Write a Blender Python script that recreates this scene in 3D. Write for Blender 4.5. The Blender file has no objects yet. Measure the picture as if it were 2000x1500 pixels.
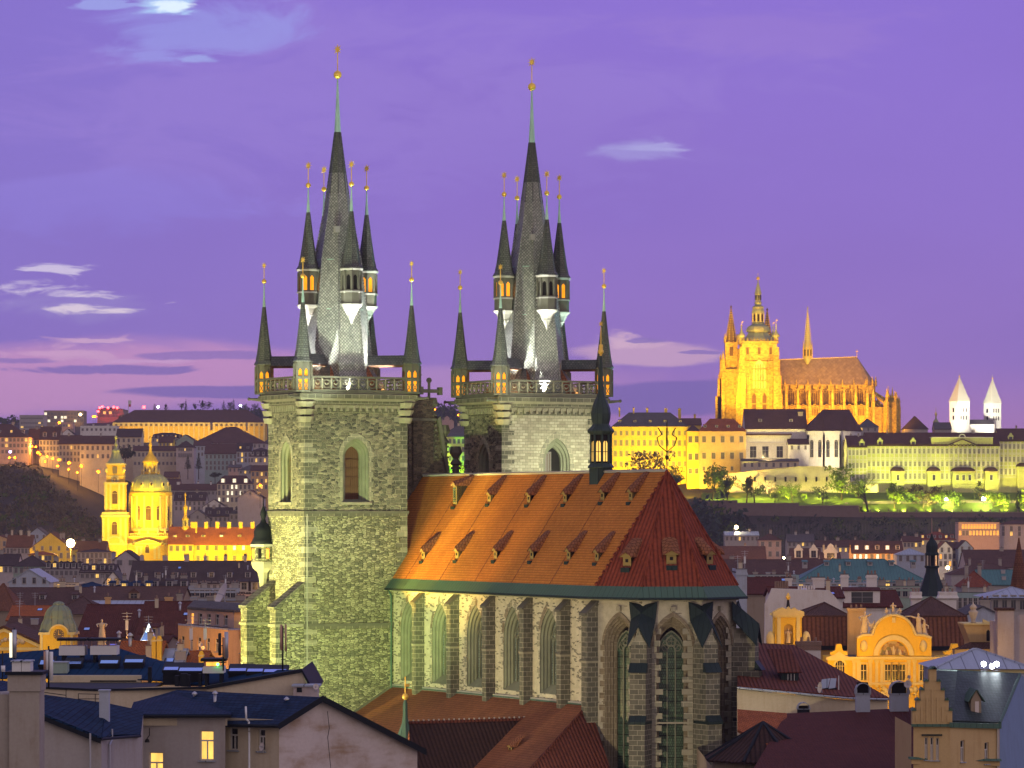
import bpy, math, random
from mathutils import Matrix, Vector
R = math.radians
random.seed(7)
SC = bpy.context.scene
COL = SC.collection
FPX, HY, EYE = 7000.0, 1000.0, 45.0          # focal length in photo pixels, horizon row, eye height
cam = bpy.data.cameras.new('camera')
co = bpy.data.objects.new('camera', cam); COL.objects.link(co)
cam.sensor_width = 36.0; cam.lens = 36.0 * FPX / 2000.0
cam.shift_y = (HY - 750.0) / 2000.0
cam.clip_start = 1.0; cam.clip_end = 30000.0
co.location = (0, 0, EYE); co.rotation_euler = (R(90), 0, 0)
SC.camera = co
SC.view_settings.view_transform = 'Standard'; SC.view_settings.look = 'None'
SC.view_settings.exposure = 0.0; SC.view_settings.gamma = 1.0
try:
    SC.cycles.use_denoising = True
    SC.cycles.max_bounces = 5; SC.cycles.diffuse_bounces = 3; SC.cycles.glossy_bounces = 2
    SC.cycles.transparent_max_bounces = 6; SC.cycles.volume_bounces = 0
    SC.cycles.caustics_reflective = False; SC.cycles.caustics_refractive = False
    SC.cycles.sample_clamp_indirect = 4.0
except Exception:
    pass

def s2l(c):
    return tuple(((x/255.0)/12.92 if x/255.0 <= .04045 else ((x/255.0+.055)/1.055)**2.4) for x in c)

W = bpy.data.worlds.new('World'); SC.world = W; W.use_nodes = True
wt = W.node_tree; wt.nodes.clear()
class NT:
    """tiny node-graph helper"""
    def __init__(s, nt): s.nt = nt
    def n(s, typ, ins=None, **kw):
        nd = s.nt.nodes.new(typ)
        for k, v in kw.items(): setattr(nd, k, v)
        for k, v in (ins or {}).items(): s.put(nd.inputs[k], v)
        return nd
    def put(s, sock, v):
        if isinstance(v, bpy.types.NodeSocket): s.nt.links.new(v, sock)
        else:
            if sock.type == 'RGBA' and len(v) == 3: v = (*v, 1)
            sock.default_value = v
    def m(s, op, a, b=0.0, c=0.0, clamp=False):
        nd = s.nt.nodes.new('ShaderNodeMath'); nd.operation = op; nd.use_clamp = clamp
        s.put(nd.inputs[0], a); s.put(nd.inputs[1], b); s.put(nd.inputs[2], c)
        return nd.outputs[0]
    def vm(s, op, a, b=(0, 0, 0)):
        nd = s.nt.nodes.new('ShaderNodeVectorMath'); nd.operation = op
        s.put(nd.inputs[0], a); s.put(nd.inputs[1], b)
        return nd.outputs['Value'] if op in ('LENGTH', 'DISTANCE', 'DOT_PRODUCT') else nd.outputs[0]
    def mix(s, f, a, b, blend='MIX'):
        nd = s.nt.nodes.new('ShaderNodeMix'); nd.data_type = 'RGBA'; nd.blend_type = blend
        s.put(nd.inputs[0], f); s.put(nd.inputs[6], a); s.put(nd.inputs[7], b)
        return nd.outputs[2]
    def ss(s, v, lo, hi):
        nd = s.nt.nodes.new('ShaderNodeMapRange'); nd.interpolation_type = 'SMOOTHSTEP'
        s.put(nd.inputs[0], v); nd.inputs[1].default_value = lo; nd.inputs[2].default_value = hi
        return nd.outputs[0]
    def ramp(s, v, stops, interp='LINEAR'):
        nd = s.nt.nodes.new('ShaderNodeValToRGB'); cr = nd.color_ramp; cr.interpolation = interp
        while len(cr.elements) < len(stops): cr.elements.new(.5)
        for e, (p, c) in zip(cr.elements, stops): e.position = p; e.color = (*c[:3], 1)
        s.put(nd.inputs[0], v)
        return nd.outputs[0]
    def noise(s, vec, scale, detail=4, rough=.55, dist=0.0):
        return s.n('ShaderNodeTexNoise', {'Vector': vec, 'Scale': scale, 'Detail': detail, 'Roughness': rough, 'Distortion': dist}).outputs[0]

g = NT(wt)
tc = g.n('ShaderNodeTexCoord').outputs['Generated']
sep = g.n('ShaderNodeSeparateXYZ', {0: tc})
sx, sy, sz = sep.outputs
yy = g.m('MAXIMUM', sy, .05)
ax = g.m('DIVIDE', sx, yy); el = g.m('DIVIDE', sz, yy)          # tangent azimuth / elevation toward the west
pv = g.n('ShaderNodeCombineXYZ', {0: ax, 1: el, 2: 0.0}).outputs[0]
n1 = g.noise(g.vm('MULTIPLY', pv, (14, 55, 1)), 1.0, 6, .55, .4)
n2 = g.noise(g.vm('MULTIPLY', pv, (40, 170, 1)), 1.0, 6, .6, .8)
n3 = g.noise(g.vm('MULTIPLY', pv, (6, 16, 1)), 1.0, 3, .5)
base = g.ramp(g.m('MULTIPLY', el, 1/.16), [(0.0, s2l((190, 132, 190))), (.13, s2l((176, 126, 190))), (.26, s2l((150, 118, 196))),
                                          (.5, s2l((142, 114, 201))), (1.0, s2l((137, 112, 209)))])
base = g.mix(g.m('MULTIPLY', g.ss(ax, .02, -.16), .55), base, s2l((128, 116, 200)))
base = g.mix(g.m('MULTIPLY', g.ss(n3, .42, .62), .25), base, s2l((128, 102, 186)))
def blob(cx, cy, rx, ry, soft=0.0):
    X, Y = (cx-1000)/FPX, (HY-cy)/FPX
    d = g.vm('LENGTH', g.vm('MULTIPLY', g.vm('SUBTRACT', pv, (X, Y, 0)), (FPX/rx, FPX/ry, 0)))
    return g.ss(d, 1.0, soft)
n4 = g.noise(g.vm('MULTIPLY', pv, (55, 260, 1)), 1.0, 9, .62, .7)
n5 = g.noise(g.vm('MULTIPLY', pv, (22, 70, 1)), 1.0, 8, .65, 1.0)
def cloud(col, cx, cy, rx, ry, nz, amt=1.0, w=.30, lo=.34, k=1.5):
    """ragged cloud: a soft patch whose edge and holes come from noise"""
    global base
    bl = blob(cx, cy, rx, ry)
    v = g.m('MULTIPLY_ADD', g.m('SUBTRACT', nz, .5), k, g.m('MULTIPLY', bl, .72))
    base = g.mix(g.m('MULTIPLY', g.m('MULTIPLY', g.ss(v, lo, lo+w), g.ss(bl, .0, .3)), amt), base, s2l(col))
cloud((152, 128, 210), 700, 200, 1900, 420, n5, .5, .4, .32)
cloud((138, 112, 200), 1300, 330, 1300, 300, n5, .45, .4, .40)
cloud((140, 124, 212), 200, 400, 700, 160, n5, .6, .35, .36)
cloud((150, 122, 206), 1500, 60, 800, 120, n5, .6, .35, .36)
cloud((196, 144, 196), 120, 740, 900, 120, n1, .95, .35, .12, 1.0)
cloud((190, 146, 200), 1000, 745, 700, 70, n1, .55, .4, .2)
cloud((126, 106, 182), 200, 722, 420, 26, n5, .85, .16, .40)
cloud((124, 104, 180), 430, 766, 420, 30, n1, .9, .15, .30, 1.2)
cloud((130, 110, 186), 20, 704, 230, 16, n2, .7, .16, .40)
cloud((132, 110, 186), 380, 694, 330, 20, n5, .7, .2, .40)
cloud((208, 162, 204), 110, 690, 250, 16, n2, .85, .3, .34, 2.0)
cloud((204, 162, 208), 280, 706, 200, 12, n2, .8, .3, .34, 2.0)
cloud((212, 172, 206), 190, 666, 100, 10, n4, .8, .42, .26, 2.7)
cloud((120, 102, 178), 1330, 778, 420, 70, n1, .85, .14, .22, 1.0)
cloud((200, 162, 198), 1275, 692, 300, 50, n1, .9, .2, .24, 1.4)
cloud((214, 178, 204), 1215, 664, 150, 28, n4, .85, .42, .26, 2.7)
cloud((138, 114, 188), 1262, 664, 90, 14, n4, .85, .14, .36)
cloud((138, 114, 188), 1370, 688, 110, 12, n4, .85, .14, .36)
cloud((150, 134, 202), 140, 600, 360, 80, n5, .6, .3, .36)
cloud((204, 190, 224), 120, 572, 330, 80, n4, .9, .5, .52, 2.7)
cloud((222, 206, 224), 170, 596, 240, 44, n4, .95, .45, .52, 3.0)
cloud((210, 198, 228), 100, 522, 210, 34, n4, .9, .45, .56, 3.0)
cloud((190, 190, 234), 1250, 288, 150, 40, n4, .8, .5, .56, 2.7)
cloud((204, 160, 202), 150, 690, 330, 60, n4, .8, .4, .56, 2.7)
cloud((150, 152, 226), 360, 60, 420, 140, n5, .7, .3, .34)
cloud((160, 172, 232), 390, 112, 130, 22, n4, .7, .25, .36)
cloud((176, 206, 246), 335, 16, 150, 44, n2, .9, .3, .32)
cloud((226, 242, 255), 330, 10, 80, 24, n4, .95, .3, .30)
cloud((156, 164, 230), 200, 8, 150, 26, n4, .8, .25, .36)
cloud((160, 152, 216), 1240, 292, 190, 50, n5, .7, .3, .34)
up = g.ss(sz, .16, .6)
dome = g.mix(up, base, (.37, .35, .55))
east = g.ss(sy, .35, -.45)
dome = g.mix(g.m('MULTIPLY', east, g.ss(sz, 1.0, .2)), dome, (.80, .63, .60))
sidef = g.m('MULTIPLY_ADD', g.ss(sx, -.6, .6), .55, .62)
dome = g.mix(g.ss(sy, .3, .0), dome, g.mix(1.0, dome, g.n('ShaderNodeCombineColor', {0: sidef, 1: sidef, 2: sidef}).outputs[0], 'MULTIPLY'))
dome = g.mix(g.ss(sz, -.02, -.12), dome, (.05, .035, .04))
bg = g.n('ShaderNodeBackground', {'Color': dome, 'Strength': 1.09})
wo = g.n('ShaderNodeOutputWorld', {'Surface': bg.outputs[0]})
def wx(px, D): return (px - 1000.0) / FPX * D
def wz(py, D): return EYE + (HY - py) / FPX * D
def P(px, py, D): return Vector((wx(px, D), D, wz(py, D)))

def tag(o, label=None, cat=None, group=None, kind=None):
    if label: o['label'] = label
    if cat: o['category'] = cat
    if group: o['group'] = group
    if kind: o['kind'] = kind
    return o
def thing(name, label, cat, loc=(0, 0, 0), rotz=0.0, group=None):
    o = bpy.data.objects.new(name, None); COL.objects.link(o)
    o.empty_display_size = .5
    o.location = loc; o.rotation_euler = (0, 0, rotz)
    return tag(o, label, cat, group)
def inst(name, data, parent, loc, rotz=0.0, scale=None, rotx=0.0):
    o = bpy.data.objects.new(name, data); COL.objects.link(o)
    o.parent = parent; o.location = loc; o.rotation_euler = (rotx, 0, rotz)
    if scale: o.scale = scale
    return o
def copy_tree(o, parent=None):
    c = o.copy(); COL.objects.link(c); c.parent = parent
    for ch in list(o.children): copy_tree(ch, c)
    return c

class MB:
    def __init__(s): s.v = []; s.f = []; s.m = []; s.sm = []; s.M = None
    def add(s, pts):
        i = len(s.v)
        if s.M is not None: s.v += [s.M @ Vector(p) for p in pts]
        else: s.v += [Vector(p) for p in pts]
        return i
    def poly(s, pts, m, sm=False):
        i = s.add(pts); s.f.append(tuple(range(i, i+len(pts)))); s.m.append(m); s.sm.append(sm)
    def faces(s, i, fs, m, sm=False):
        for f in fs: s.f.append(tuple(i+k for k in f)); s.m.append(m); s.sm.append(sm)
    def box(s, x0, x1, y0, y1, z0, z1, m):
        i = s.add([(x0,y0,z0),(x1,y0,z0),(x1,y1,z0),(x0,y1,z0),(x0,y0,z1),(x1,y0,z1),(x1,y1,z1),(x0,y1,z1)])
        s.faces(i, [(0,3,2,1),(4,5,6,7),(0,1,5,4),(1,2,6,5),(2,3,7,6),(3,0,4,7)], m)
    def prism(s, pts, vec, m, m2=None):
        """closed extrusion of a planar outline (counter-clockwise seen from the side opposite vec)"""
        n = len(pts); vec = Vector(vec)
        i = s.add([Vector(p) for p in pts] + [Vector(p)+vec for p in pts])
        s.faces(i, [tuple(range(n-1, -1, -1))[::-1], tuple(range(2*n-1, n-1, -1))], m)
        s.faces(i, [(k, k+n, (k+1) % n + n, (k+1) % n) for k in range(n)], m2 or m)
    def lathe(s, prof, n, c, m, rot=0.0, sm=False, sx=1.0, sy=1.0):
        """prof: (radius, z) from bottom to top"""
        cx, cy, cz = c; pts = []
        for r, z in prof:
            for k in range(n):
                a = rot + 2*math.pi*k/n
                pts.append((cx+r*sx*math.cos(a), cy+r*sy*math.sin(a), cz+z))
        i = s.add(pts)
        for j in range(len(prof)-1):
            mm = m[j] if isinstance(m, list) else m
            s.faces(i, [(j*n+k, j*n+(k+1) % n, (j+1)*n+(k+1) % n, (j+1)*n+k) for k in range(n)], mm, sm)
        m0 = m[0] if isinstance(m, list) else m; m1 = m[-1] if isinstance(m, list) else m
        s.faces(i, [tuple(range(n-1, -1, -1))], m0); L = (len(prof)-1)*n
        s.faces(i, [tuple(range(L, L+n))], m1)
    def tube(s, p, q, r, m, n=6, r2=None):
        p, q = Vector(p), Vector(q); d = (q-p)
        if d.length < 1e-6: return
        d.normalize(); a = d.orthogonal().normalized(); b = d.cross(a)
        r2 = r if r2 is None else r2; pts = []
        for o, rr in ((p, r), (q, r2)):
            for k in range(n):
                t = 2*math.pi*k/n; pts.append(o+a*(rr*math.cos(t))+b*(rr*math.sin(t)))
        i = s.add(pts)
        s.faces(i, [(k, (k+1) % n, n+(k+1) % n, n+k) for k in range(n)], m, n > 6)
        s.faces(i, [tuple(range(n-1, -1, -1)), tuple(range(n, 2*n))], m)
    def sphere(s, c, r, m, n=10, k=6, sz=1.0):
        s.lathe([(max(r*math.sin(math.pi*j/k), .001), -r*sz*math.cos(math.pi*j/k)) for j in range(k+1)], n, c, m, sm=True)
    def path(s, pts, r, m, n=5):
        for a, b in zip(pts[:-1], pts[1:]): s.tube(a, b, r, m, n)
    def ring(s, c, ax, ay, rad, t, m, n=12, a0=0.0, a1=2*math.pi):
        """flat-section ring in the plane (ax, ay)"""
        c, ax, ay = Vector(c), Vector(ax), Vector(ay); nz = ax.cross(ay).normalized()
        pts = []
        for k in range(n+1):
            a = a0+(a1-a0)*k/n; d = ax*math.cos(a)+ay*math.sin(a)
            for rr, h in ((rad-t/2, -t/2), (rad+t/2, -t/2), (rad+t/2, t/2), (rad-t/2, t/2)): pts.append(c+d*rr+nz*h)
        i = s.add(pts)
        for k in range(n):
            o = 4*k; s.faces(i, [(o+j, o+(j+1) % 4, o+4+(j+1) % 4, o+4+j) for j in range(4)], m)
    def build(s, name, parent=None, loc=None, rotz=0.0, uvo=None):
        me = bpy.data.meshes.new(name)
        me.from_pydata([tuple(v) for v in s.v], [], s.f)
        names = []
        for m in s.m:
            if m not in names: names.append(m)
        for m in names: me.materials.append(MATS[m]())
        idx = {m: k for k, m in enumerate(names)}
        me.polygons.foreach_set('material_index', [idx[m] for m in s.m])
        me.polygons.foreach_set('use_smooth', s.sm)
        uv = me.uv_layers.new(name='UVMap'); data = [0.0]*(2*len(me.loops))
        vs = me.vertices
        for p in me.polygons:
            nr = p.normal
            if abs(nr.z) > .985: t = Vector((1, 0, 0)); b = Vector((0, 1, 0))
            else:
                t = Vector((-nr.y, nr.x, 0)).normalized(); b = nr.cross(t)
            for li in p.loop_indices:
                q = vs[me.loops[li].vertex_index].co
                data[2*li] = q.dot(t); data[2*li+1] = q.dot(b)
        uv.data.foreach_set('uv', data)
        me.update()
        o = bpy.data.objects.new(name, me); COL.objects.link(o)
        if parent is not None: o.parent = parent
        if loc is not None: o.location = loc
        if rotz: o.rotation_euler = (0, 0, rotz)
        return o
def frame(o, xd, yd):
    """matrix whose local x,y are xd,yd (z stays up), origin o"""
    xd, yd = Vector(xd).normalized(), Vector(yd).normalized()
    zd = xd.cross(yd)
    m = Matrix.Identity(4)
    for r in range(3):
        m[r][0], m[r][1], m[r][2], m[r][3] = xd[r], yd[r], zd[r], o[r]
    return m

def arch_pts(xc, hw, zs, kind='pointed', n=8, k=1.0):
    """outline points over an opening, left springing -> right springing"""
    pts = []
    if kind == 'round':
        for j in range(2*n+1):
            a = math.pi*(1-j/(2*n)); pts.append((xc+hw*math.cos(a), zs+hw*math.sin(a)))
    elif kind == 'flat':
        pts = [(xc-hw, zs), (xc+hw, zs)]
    else:
        rr = 2*hw*k; c = xc-hw+rr; am = math.acos((rr-hw)/rr)
        left = [(c-rr*math.cos(am*j/n), zs+rr*math.sin(am*j/n)) for j in range(n+1)]
        pts = left+[(2*xc-x, z) for x, z in reversed(left[:-1])]
    return pts
def wall_arch(mb, x0, x1, z0, z1, ops, m):
    """wall in local plane y=0 facing -y with arched openings ops=[(xc,hw,zsill,zspring,kind,k)]"""
    x = x0
    for (xc, hw, zb, zs, kind, k) in sorted(ops):
        if xc-hw > x: mb.poly([(x,0,z0),(xc-hw,0,z0),(xc-hw,0,z1),(x,0,z1)], m)
        if zb > z0: mb.poly([(xc-hw,0,z0),(xc+hw,0,z0),(xc+hw,0,zb),(xc-hw,0,zb)], m)
        ap = arch_pts(xc, hw, zs, kind, 8, k)
        for (xa, za), (xb, zb2) in zip(ap[:-1], ap[1:]):
            mb.poly([(xa,0,za),(xb,0,zb2),(xb,0,z1),(xa,0,z1)], m)
        x = xc+hw
    if x < x1: mb.poly([(x,0,z0),(x1,0,z0),(x1,0,z1),(x,0,z1)], m)
def reveal(mb, xc, zb, zs, kind, k, steps, m, slope=0.0):
    """stepped jambs: steps=[(half width, depth y)], first at the wall face"""
    outs = []
    for hw, y in steps:
        r = steps[0][0]-hw
        outs.append([(xc-hw, y, zb+slope*y)]+[(x, y, z) for x, z in arch_pts(xc, hw, zs, kind, 8, k)]+[(xc+hw, y, zb+slope*y)])
    for a, b in zip(outs[:-1], outs[1:]):
        for j in range(len(a)-1): mb.poly([a[j], a[j+1], b[j+1], b[j]], m)
        mb.poly([a[-1], a[0], b[0], b[-1]], m)
def pane(mb, xc, hw, zb, zs, kind, k, y, m):
    pts = [(xc-hw, y, zb), (xc+hw, y, zb)]+[(x, y, z) for x, z in reversed(arch_pts(xc, hw, zs, kind, 8, k))]
    mb.poly(pts, m)

def spot(loc, target, col, power, ang=60, blend=.6, size=.3, name='floodlight'):
    L = bpy.data.lights.new(name, 'SPOT'); L.energy = power; L.color = col
    L.spot_size = R(ang); L.spot_blend = blend; L.shadow_soft_size = size
    o = bpy.data.objects.new(name, L); COL.objects.link(o); o.location = loc
    d = Vector(target)-Vector(loc); o.rotation_euler = d.to_track_quat('-Z', 'Y').to_euler()
    return o
def bulb(loc, col, power, size=.2, name='lamp_light', parent=None):
    L = bpy.data.lights.new(name, 'POINT'); L.energy = power; L.color = col; L.shadow_soft_size = size
    o = bpy.data.objects.new(name, L); COL.objects.link(o); o.location = loc
    if parent: o.parent = parent
    return o

class Lazy(dict):
    def __missing__(s, k): raise KeyError('material '+k)
MATS = Lazy(); _made = {}
def reg(name, fn):
    def get():
        if name not in _made: _made[name] = fn(name)
        return _made[name]
    MATS[name] = get
def newmat(name):
    m = bpy.data.materials.new(name); m.use_nodes = True
    nt = m.node_tree; nt.nodes.clear(); g = NT(nt)
    bs = g.n('ShaderNodeBsdfPrincipled', {'Specular IOR Level': .5 if name.startswith(('glass', 'slate', 'lead', 'gold', 'steel')) else .0 if name in ('mt_navy', 'mt_blue') else .10 if name.startswith(('mt_', 'copper')) else .07}); out = g.n('ShaderNodeOutputMaterial', {'Surface': bs.outputs[0]})
    uv = g.n('ShaderNodeTexCoord').outputs['UV']
    return m, g, bs, uv
def bump(g, bs, h, st=.4, dist=.05):
    b = g.n('ShaderNodeBump', {'Height': h, 'Strength': st, 'Distance': dist}); g.put(bs.inputs['Normal'], b.outputs[0])
def mul(g, col, f): return g.mix(1.0, col, g.n('ShaderNodeCombineColor', {0: f, 1: f, 2: f}).outputs[0], 'MULTIPLY')
def sc(c, k): return tuple(x*k for x in c)

def m_plain(col, rough=.7, metal=0.0, var=.15, scale=1.5):
    def fn(name):
        m, g, bs, uv = newmat(name)
        oc = g.n('ShaderNodeTexCoord').outputs['Object']
        f = g.m('MULTIPLY_ADD', g.noise(oc, scale, 5), 2*var, 1-var)
        g.put(bs.inputs['Base Color'], mul(g, col, f)); bs.inputs['Roughness'].default_value = rough
        bs.inputs['Metallic'].default_value = metal
        return m
    return fn
def m_plaster(col, stain=(.35, .3, .24), amt=.55, sc_=.35, sv=(2.2, .22, 1)):
    def fn(name):
        m, g, bs, uv = newmat(name)
        big = g.noise(uv, sc_, 5, .6); fine = g.noise(uv, 6.0, 4, .6)
        st = g.noise(g.vm('MULTIPLY', uv, sv), 1.0, 5, .6, .5)
        f = g.m('MULTIPLY', g.ss(g.m('ADD', g.m('MULTIPLY', big, .6), g.m('MULTIPLY', st, .5)), .5, .78), amt)
        c = g.mix(f, col, (col[0]*stain[0]*2, col[1]*stain[1]*2, col[2]*stain[2]*2))
        c = mul(g, c, g.m('MULTIPLY_ADD', fine, .26, .87))
        g.put(bs.inputs['Base Color'], c); bs.inputs['Roughness'].default_value = .9
        bump(g, bs, fine, .25, .02)
        return m
    return fn
def m_tile(c1, c2, row=.36, wid=.26, rough=.75, patch=.35, bst=.7):
    def fn(name):
        m, g, bs, uv = newmat(name)
        wob = g.vm('ADD', uv, g.vm('SCALE', g.n('ShaderNodeTexNoise', {'Vector': uv, 'Scale': .8}).outputs[1], (0, 0, 0)))
        b = g.n('ShaderNodeTexBrick', {'Vector': uv, 'Color1': c1, 'Color2': c2, 'Mortar': sc(c1, .35), 'Scale': 1.0,
            'Mortar Size': .035, 'Mortar Smooth': .6, 'Bias': 0.0, 'Brick Width': wid, 'Row Height': row})
        big = g.noise(uv, .25, 5, .6); mid = g.noise(uv, 1.7, 4, .6)
        c = mul(g, b.outputs[0], g.m('MULTIPLY_ADD', big, 2*patch, 1-patch))
        c = mul(g, c, g.m('MULTIPLY_ADD', mid, .5, .75))
        g.put(bs.inputs['Base Color'], c); bs.inputs['Roughness'].default_value = rough
        sepn = g.n('ShaderNodeSeparateXYZ', {0: uv})
        saw = g.m('FRACT', g.m('DIVIDE', sepn.outputs[1], row))
        rnd = g.m('ABSOLUTE', g.m('SINE', g.m('MULTIPLY', sepn.outputs[0], math.pi/wid)))
        bump(g, bs, g.m('ADD', g.m('MULTIPLY', saw, -.6), g.m('MULTIPLY', rnd, .6)), bst, .08)
        return m
    return fn
def m_ribtile(c1, c2, wid=.42):
    """pantiles read as ribs running down the slope"""
    def fn(name):
        m, g, bs, uv = newmat(name)
        sepn = g.n('ShaderNodeSeparateXYZ', {0: uv})
        rnd = g.m('ABSOLUTE', g.m('SINE', g.m('MULTIPLY', sepn.outputs[0], math.pi/wid)))
        saw = g.m('FRACT', g.m('DIVIDE', sepn.outputs[1], .38))
        big = g.noise(uv, .3, 5, .6); mid = g.noise(uv, 3.0, 3, .6)
        c = g.mix(g.ss(mid, .35, .65), c1, c2)
        c = mul(g, c, g.m('MULTIPLY_ADD', big, .7, .65)); c = mul(g, c, g.m('MULTIPLY_ADD', g.m('POWER', rnd, .6), .65, .35))
        g.put(bs.inputs['Base Color'], c); bs.inputs['Roughness'].default_value = .75
        bump(g, bs, g.m('ADD', rnd, g.m('MULTIPLY', saw, -.25)), .8, .09)
        return m
    return fn
def m_slate(c1, c2, row=.24, wid=.30, rough=.45, metal=.0, diag=True):
    def fn(name):
        m, g, bs, uv = newmat(name)
        v = uv
        if diag:
            mp = g.n('ShaderNodeMapping', {'Vector': uv, 'Rotation': (0, 0, R(45))}); v = mp.outputs[0]
        b = g.n('ShaderNodeTexBrick', {'Vector': v, 'Color1': c1, 'Color2': c2, 'Mortar': sc(c1, .3), 'Scale': 1.0,
            'Mortar Size': .03, 'Mortar Smooth': .5, 'Bias': 0.0, 'Brick Width': wid, 'Row Height': row})
        if diag: b.offset = 0.0
        big = g.noise(uv, .5, 5, .6)
        c = mul(g, b.outputs[0], g.m('MULTIPLY_ADD', big, .8, .6))
        g.put(bs.inputs['Base Color'], c); bs.inputs['Metallic'].default_value = metal
        g.put(bs.inputs['Roughness'], g.m('MULTIPLY_ADD', g.noise(uv, 2.0), .3, rough-.15))
        sepn = g.n('ShaderNodeSeparateXYZ', {0: v})
        saw = g.m('ADD', g.m('FRACT', g.m('DIVIDE', sepn.outputs[1], row)), g.m('FRACT', g.m('DIVIDE', sepn.outputs[0], wid)))
        bump(g, bs, saw, .75, .06)
        return m
    return fn
def m_seam(col, gap=.6, rough=.45, metal=.3, var=.35, cross=0.0, stain=None):
    """sheet metal with standing seams"""
    def fn(name):
        m, g, bs, uv = newmat(name)
        sepn = g.n('ShaderNodeSeparateXYZ', {0: uv})
        fr = g.m('FRACT', g.m('DIVIDE', sepn.outputs[0], gap))
        line = g.ss(g.m('ABSOLUTE', g.m('SUBTRACT', fr, .5)), .44, .5)
        big = g.noise(uv, .35, 5, .6); st = g.noise(g.vm('MULTIPLY', uv, (3, .35, 1)), 1.0, 4)
        c = mul(g, col, g.m('MULTIPLY_ADD', g.m('ADD', g.m('MULTIPLY', big, .5), g.m('MULTIPLY', st, .5)), 2*var, 1-var))
        if stain: c = g.mix(g.m('MULTIPLY', g.ss(st, .5, .7), .6), c, stain)
        c = mul(g, c, g.m('MULTIPLY_ADD', line, -.65, 1.0))
        g.put(bs.inputs['Base Color'], c); bs.inputs['Metallic'].default_value = metal
        g.put(bs.inputs['Roughness'], g.m('MULTIPLY_ADD', big, .3, rough-.15))
        bump(g, bs, line, .6, .05)
        return m
    return fn
def m_rubble(cols, mortar, sx=.62, sz=.30, edge=.07, bst=.8, patch=.3):
    def fn(name):
        m, g, bs, uv = newmat(name)
        nz = g.n('ShaderNodeTexNoise', {'Vector': uv, 'Scale': 1.4, 'Detail': 3.0}).outputs[1]
        off = g.n('ShaderNodeVectorMath', {0: g.vm('SUBTRACT', nz, (.5, .5, .5)), 3: .35}, operation='SCALE').outputs[0]
        v = g.vm('MULTIPLY', g.vm('ADD', uv, off), (1/sx, 1/sz, 0))
        cell = g.n('ShaderNodeTexVoronoi', {'Vector': v, 'Scale': 1.0, 'Randomness': .85}, voronoi_dimensions='2D')
        ed = g.n('ShaderNodeTexVoronoi', {'Vector': v, 'Scale': 1.0, 'Randomness': .85}, voronoi_dimensions='2D', feature='DISTANCE_TO_EDGE')
        rnd = g.n('ShaderNodeSeparateColor', {0: cell.outputs['Color']}).outputs[0]
        k = len(cols); c = g.ramp(rnd, [(j/k, cc) for j, cc in enumerate(cols)], 'CONSTANT')
        fine = g.noise(uv, 5.0, 5, .65); big = g.m('ADD', g.m('MULTIPLY', g.noise(uv, .22, 4, .6), .5), g.m('MULTIPLY', g.noise(g.vm('MULTIPLY', uv, (.9, .09, 1)), 1.0, 5, .65), .5))
        c = mul(g, c, g.m('MULTIPLY_ADD', fine, .8, .6))
        mk = g.ss(g.m('ADD', ed.outputs[0], g.m('MULTIPLY', g.m('SUBTRACT', fine, .5), .08)), edge, edge*.4)
        c = g.mix(mk, c, mortar); c = mul(g, c, g.m('MULTIPLY_ADD', big, 2*patch, 1-patch))
        g.put(bs.inputs['Base Color'], c); bs.inputs['Roughness'].default_value = .92
        h = g.m('ADD', g.ss(ed.outputs[0], 0.0, .16), g.m('MULTIPLY', fine, .6))
        bump(g, bs, h, bst, .12)
        return m
    return fn
def m_ashlar(c1, c2, mortar, wid=.9, row=.42, patch=.3, bst=.4):
    def fn(name):
        m, g, bs, uv = newmat(name)
        b = g.n('ShaderNodeTexBrick', {'Vector': uv, 'Color1': c1, 'Color2': c2, 'Mortar': mortar, 'Scale': 1.0,
            'Mortar Size': .025, 'Mortar Smooth': .3, 'Bias': -.1, 'Brick Width': wid, 'Row Height': row})
        fine = g.noise(uv, 4.0, 5, .65); big = g.noise(uv, .3, 5, .6)
        st = g.noise(g.vm('MULTIPLY', uv, (1.5, .2, 1)), 1.0, 4)
        c = mul(g, b.outputs[0], g.m('MULTIPLY_ADD', fine, .6, .7))
        c = mul(g, c, g.m('MULTIPLY_ADD', g.m('ADD', g.m('MULTIPLY', big, .5), g.m('MULTIPLY', st, .5)), 2*patch, 1-patch))
        g.put(bs.inputs['Base Color'], c); bs.inputs['Roughness'].default_value = .9
        bump(g, bs, g.m('ADD', g.m('MULTIPLY', fine, .6), g.m('MULTIPLY', b.outputs[1], -1.0)), bst, .06)
        return m
    return fn
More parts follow.
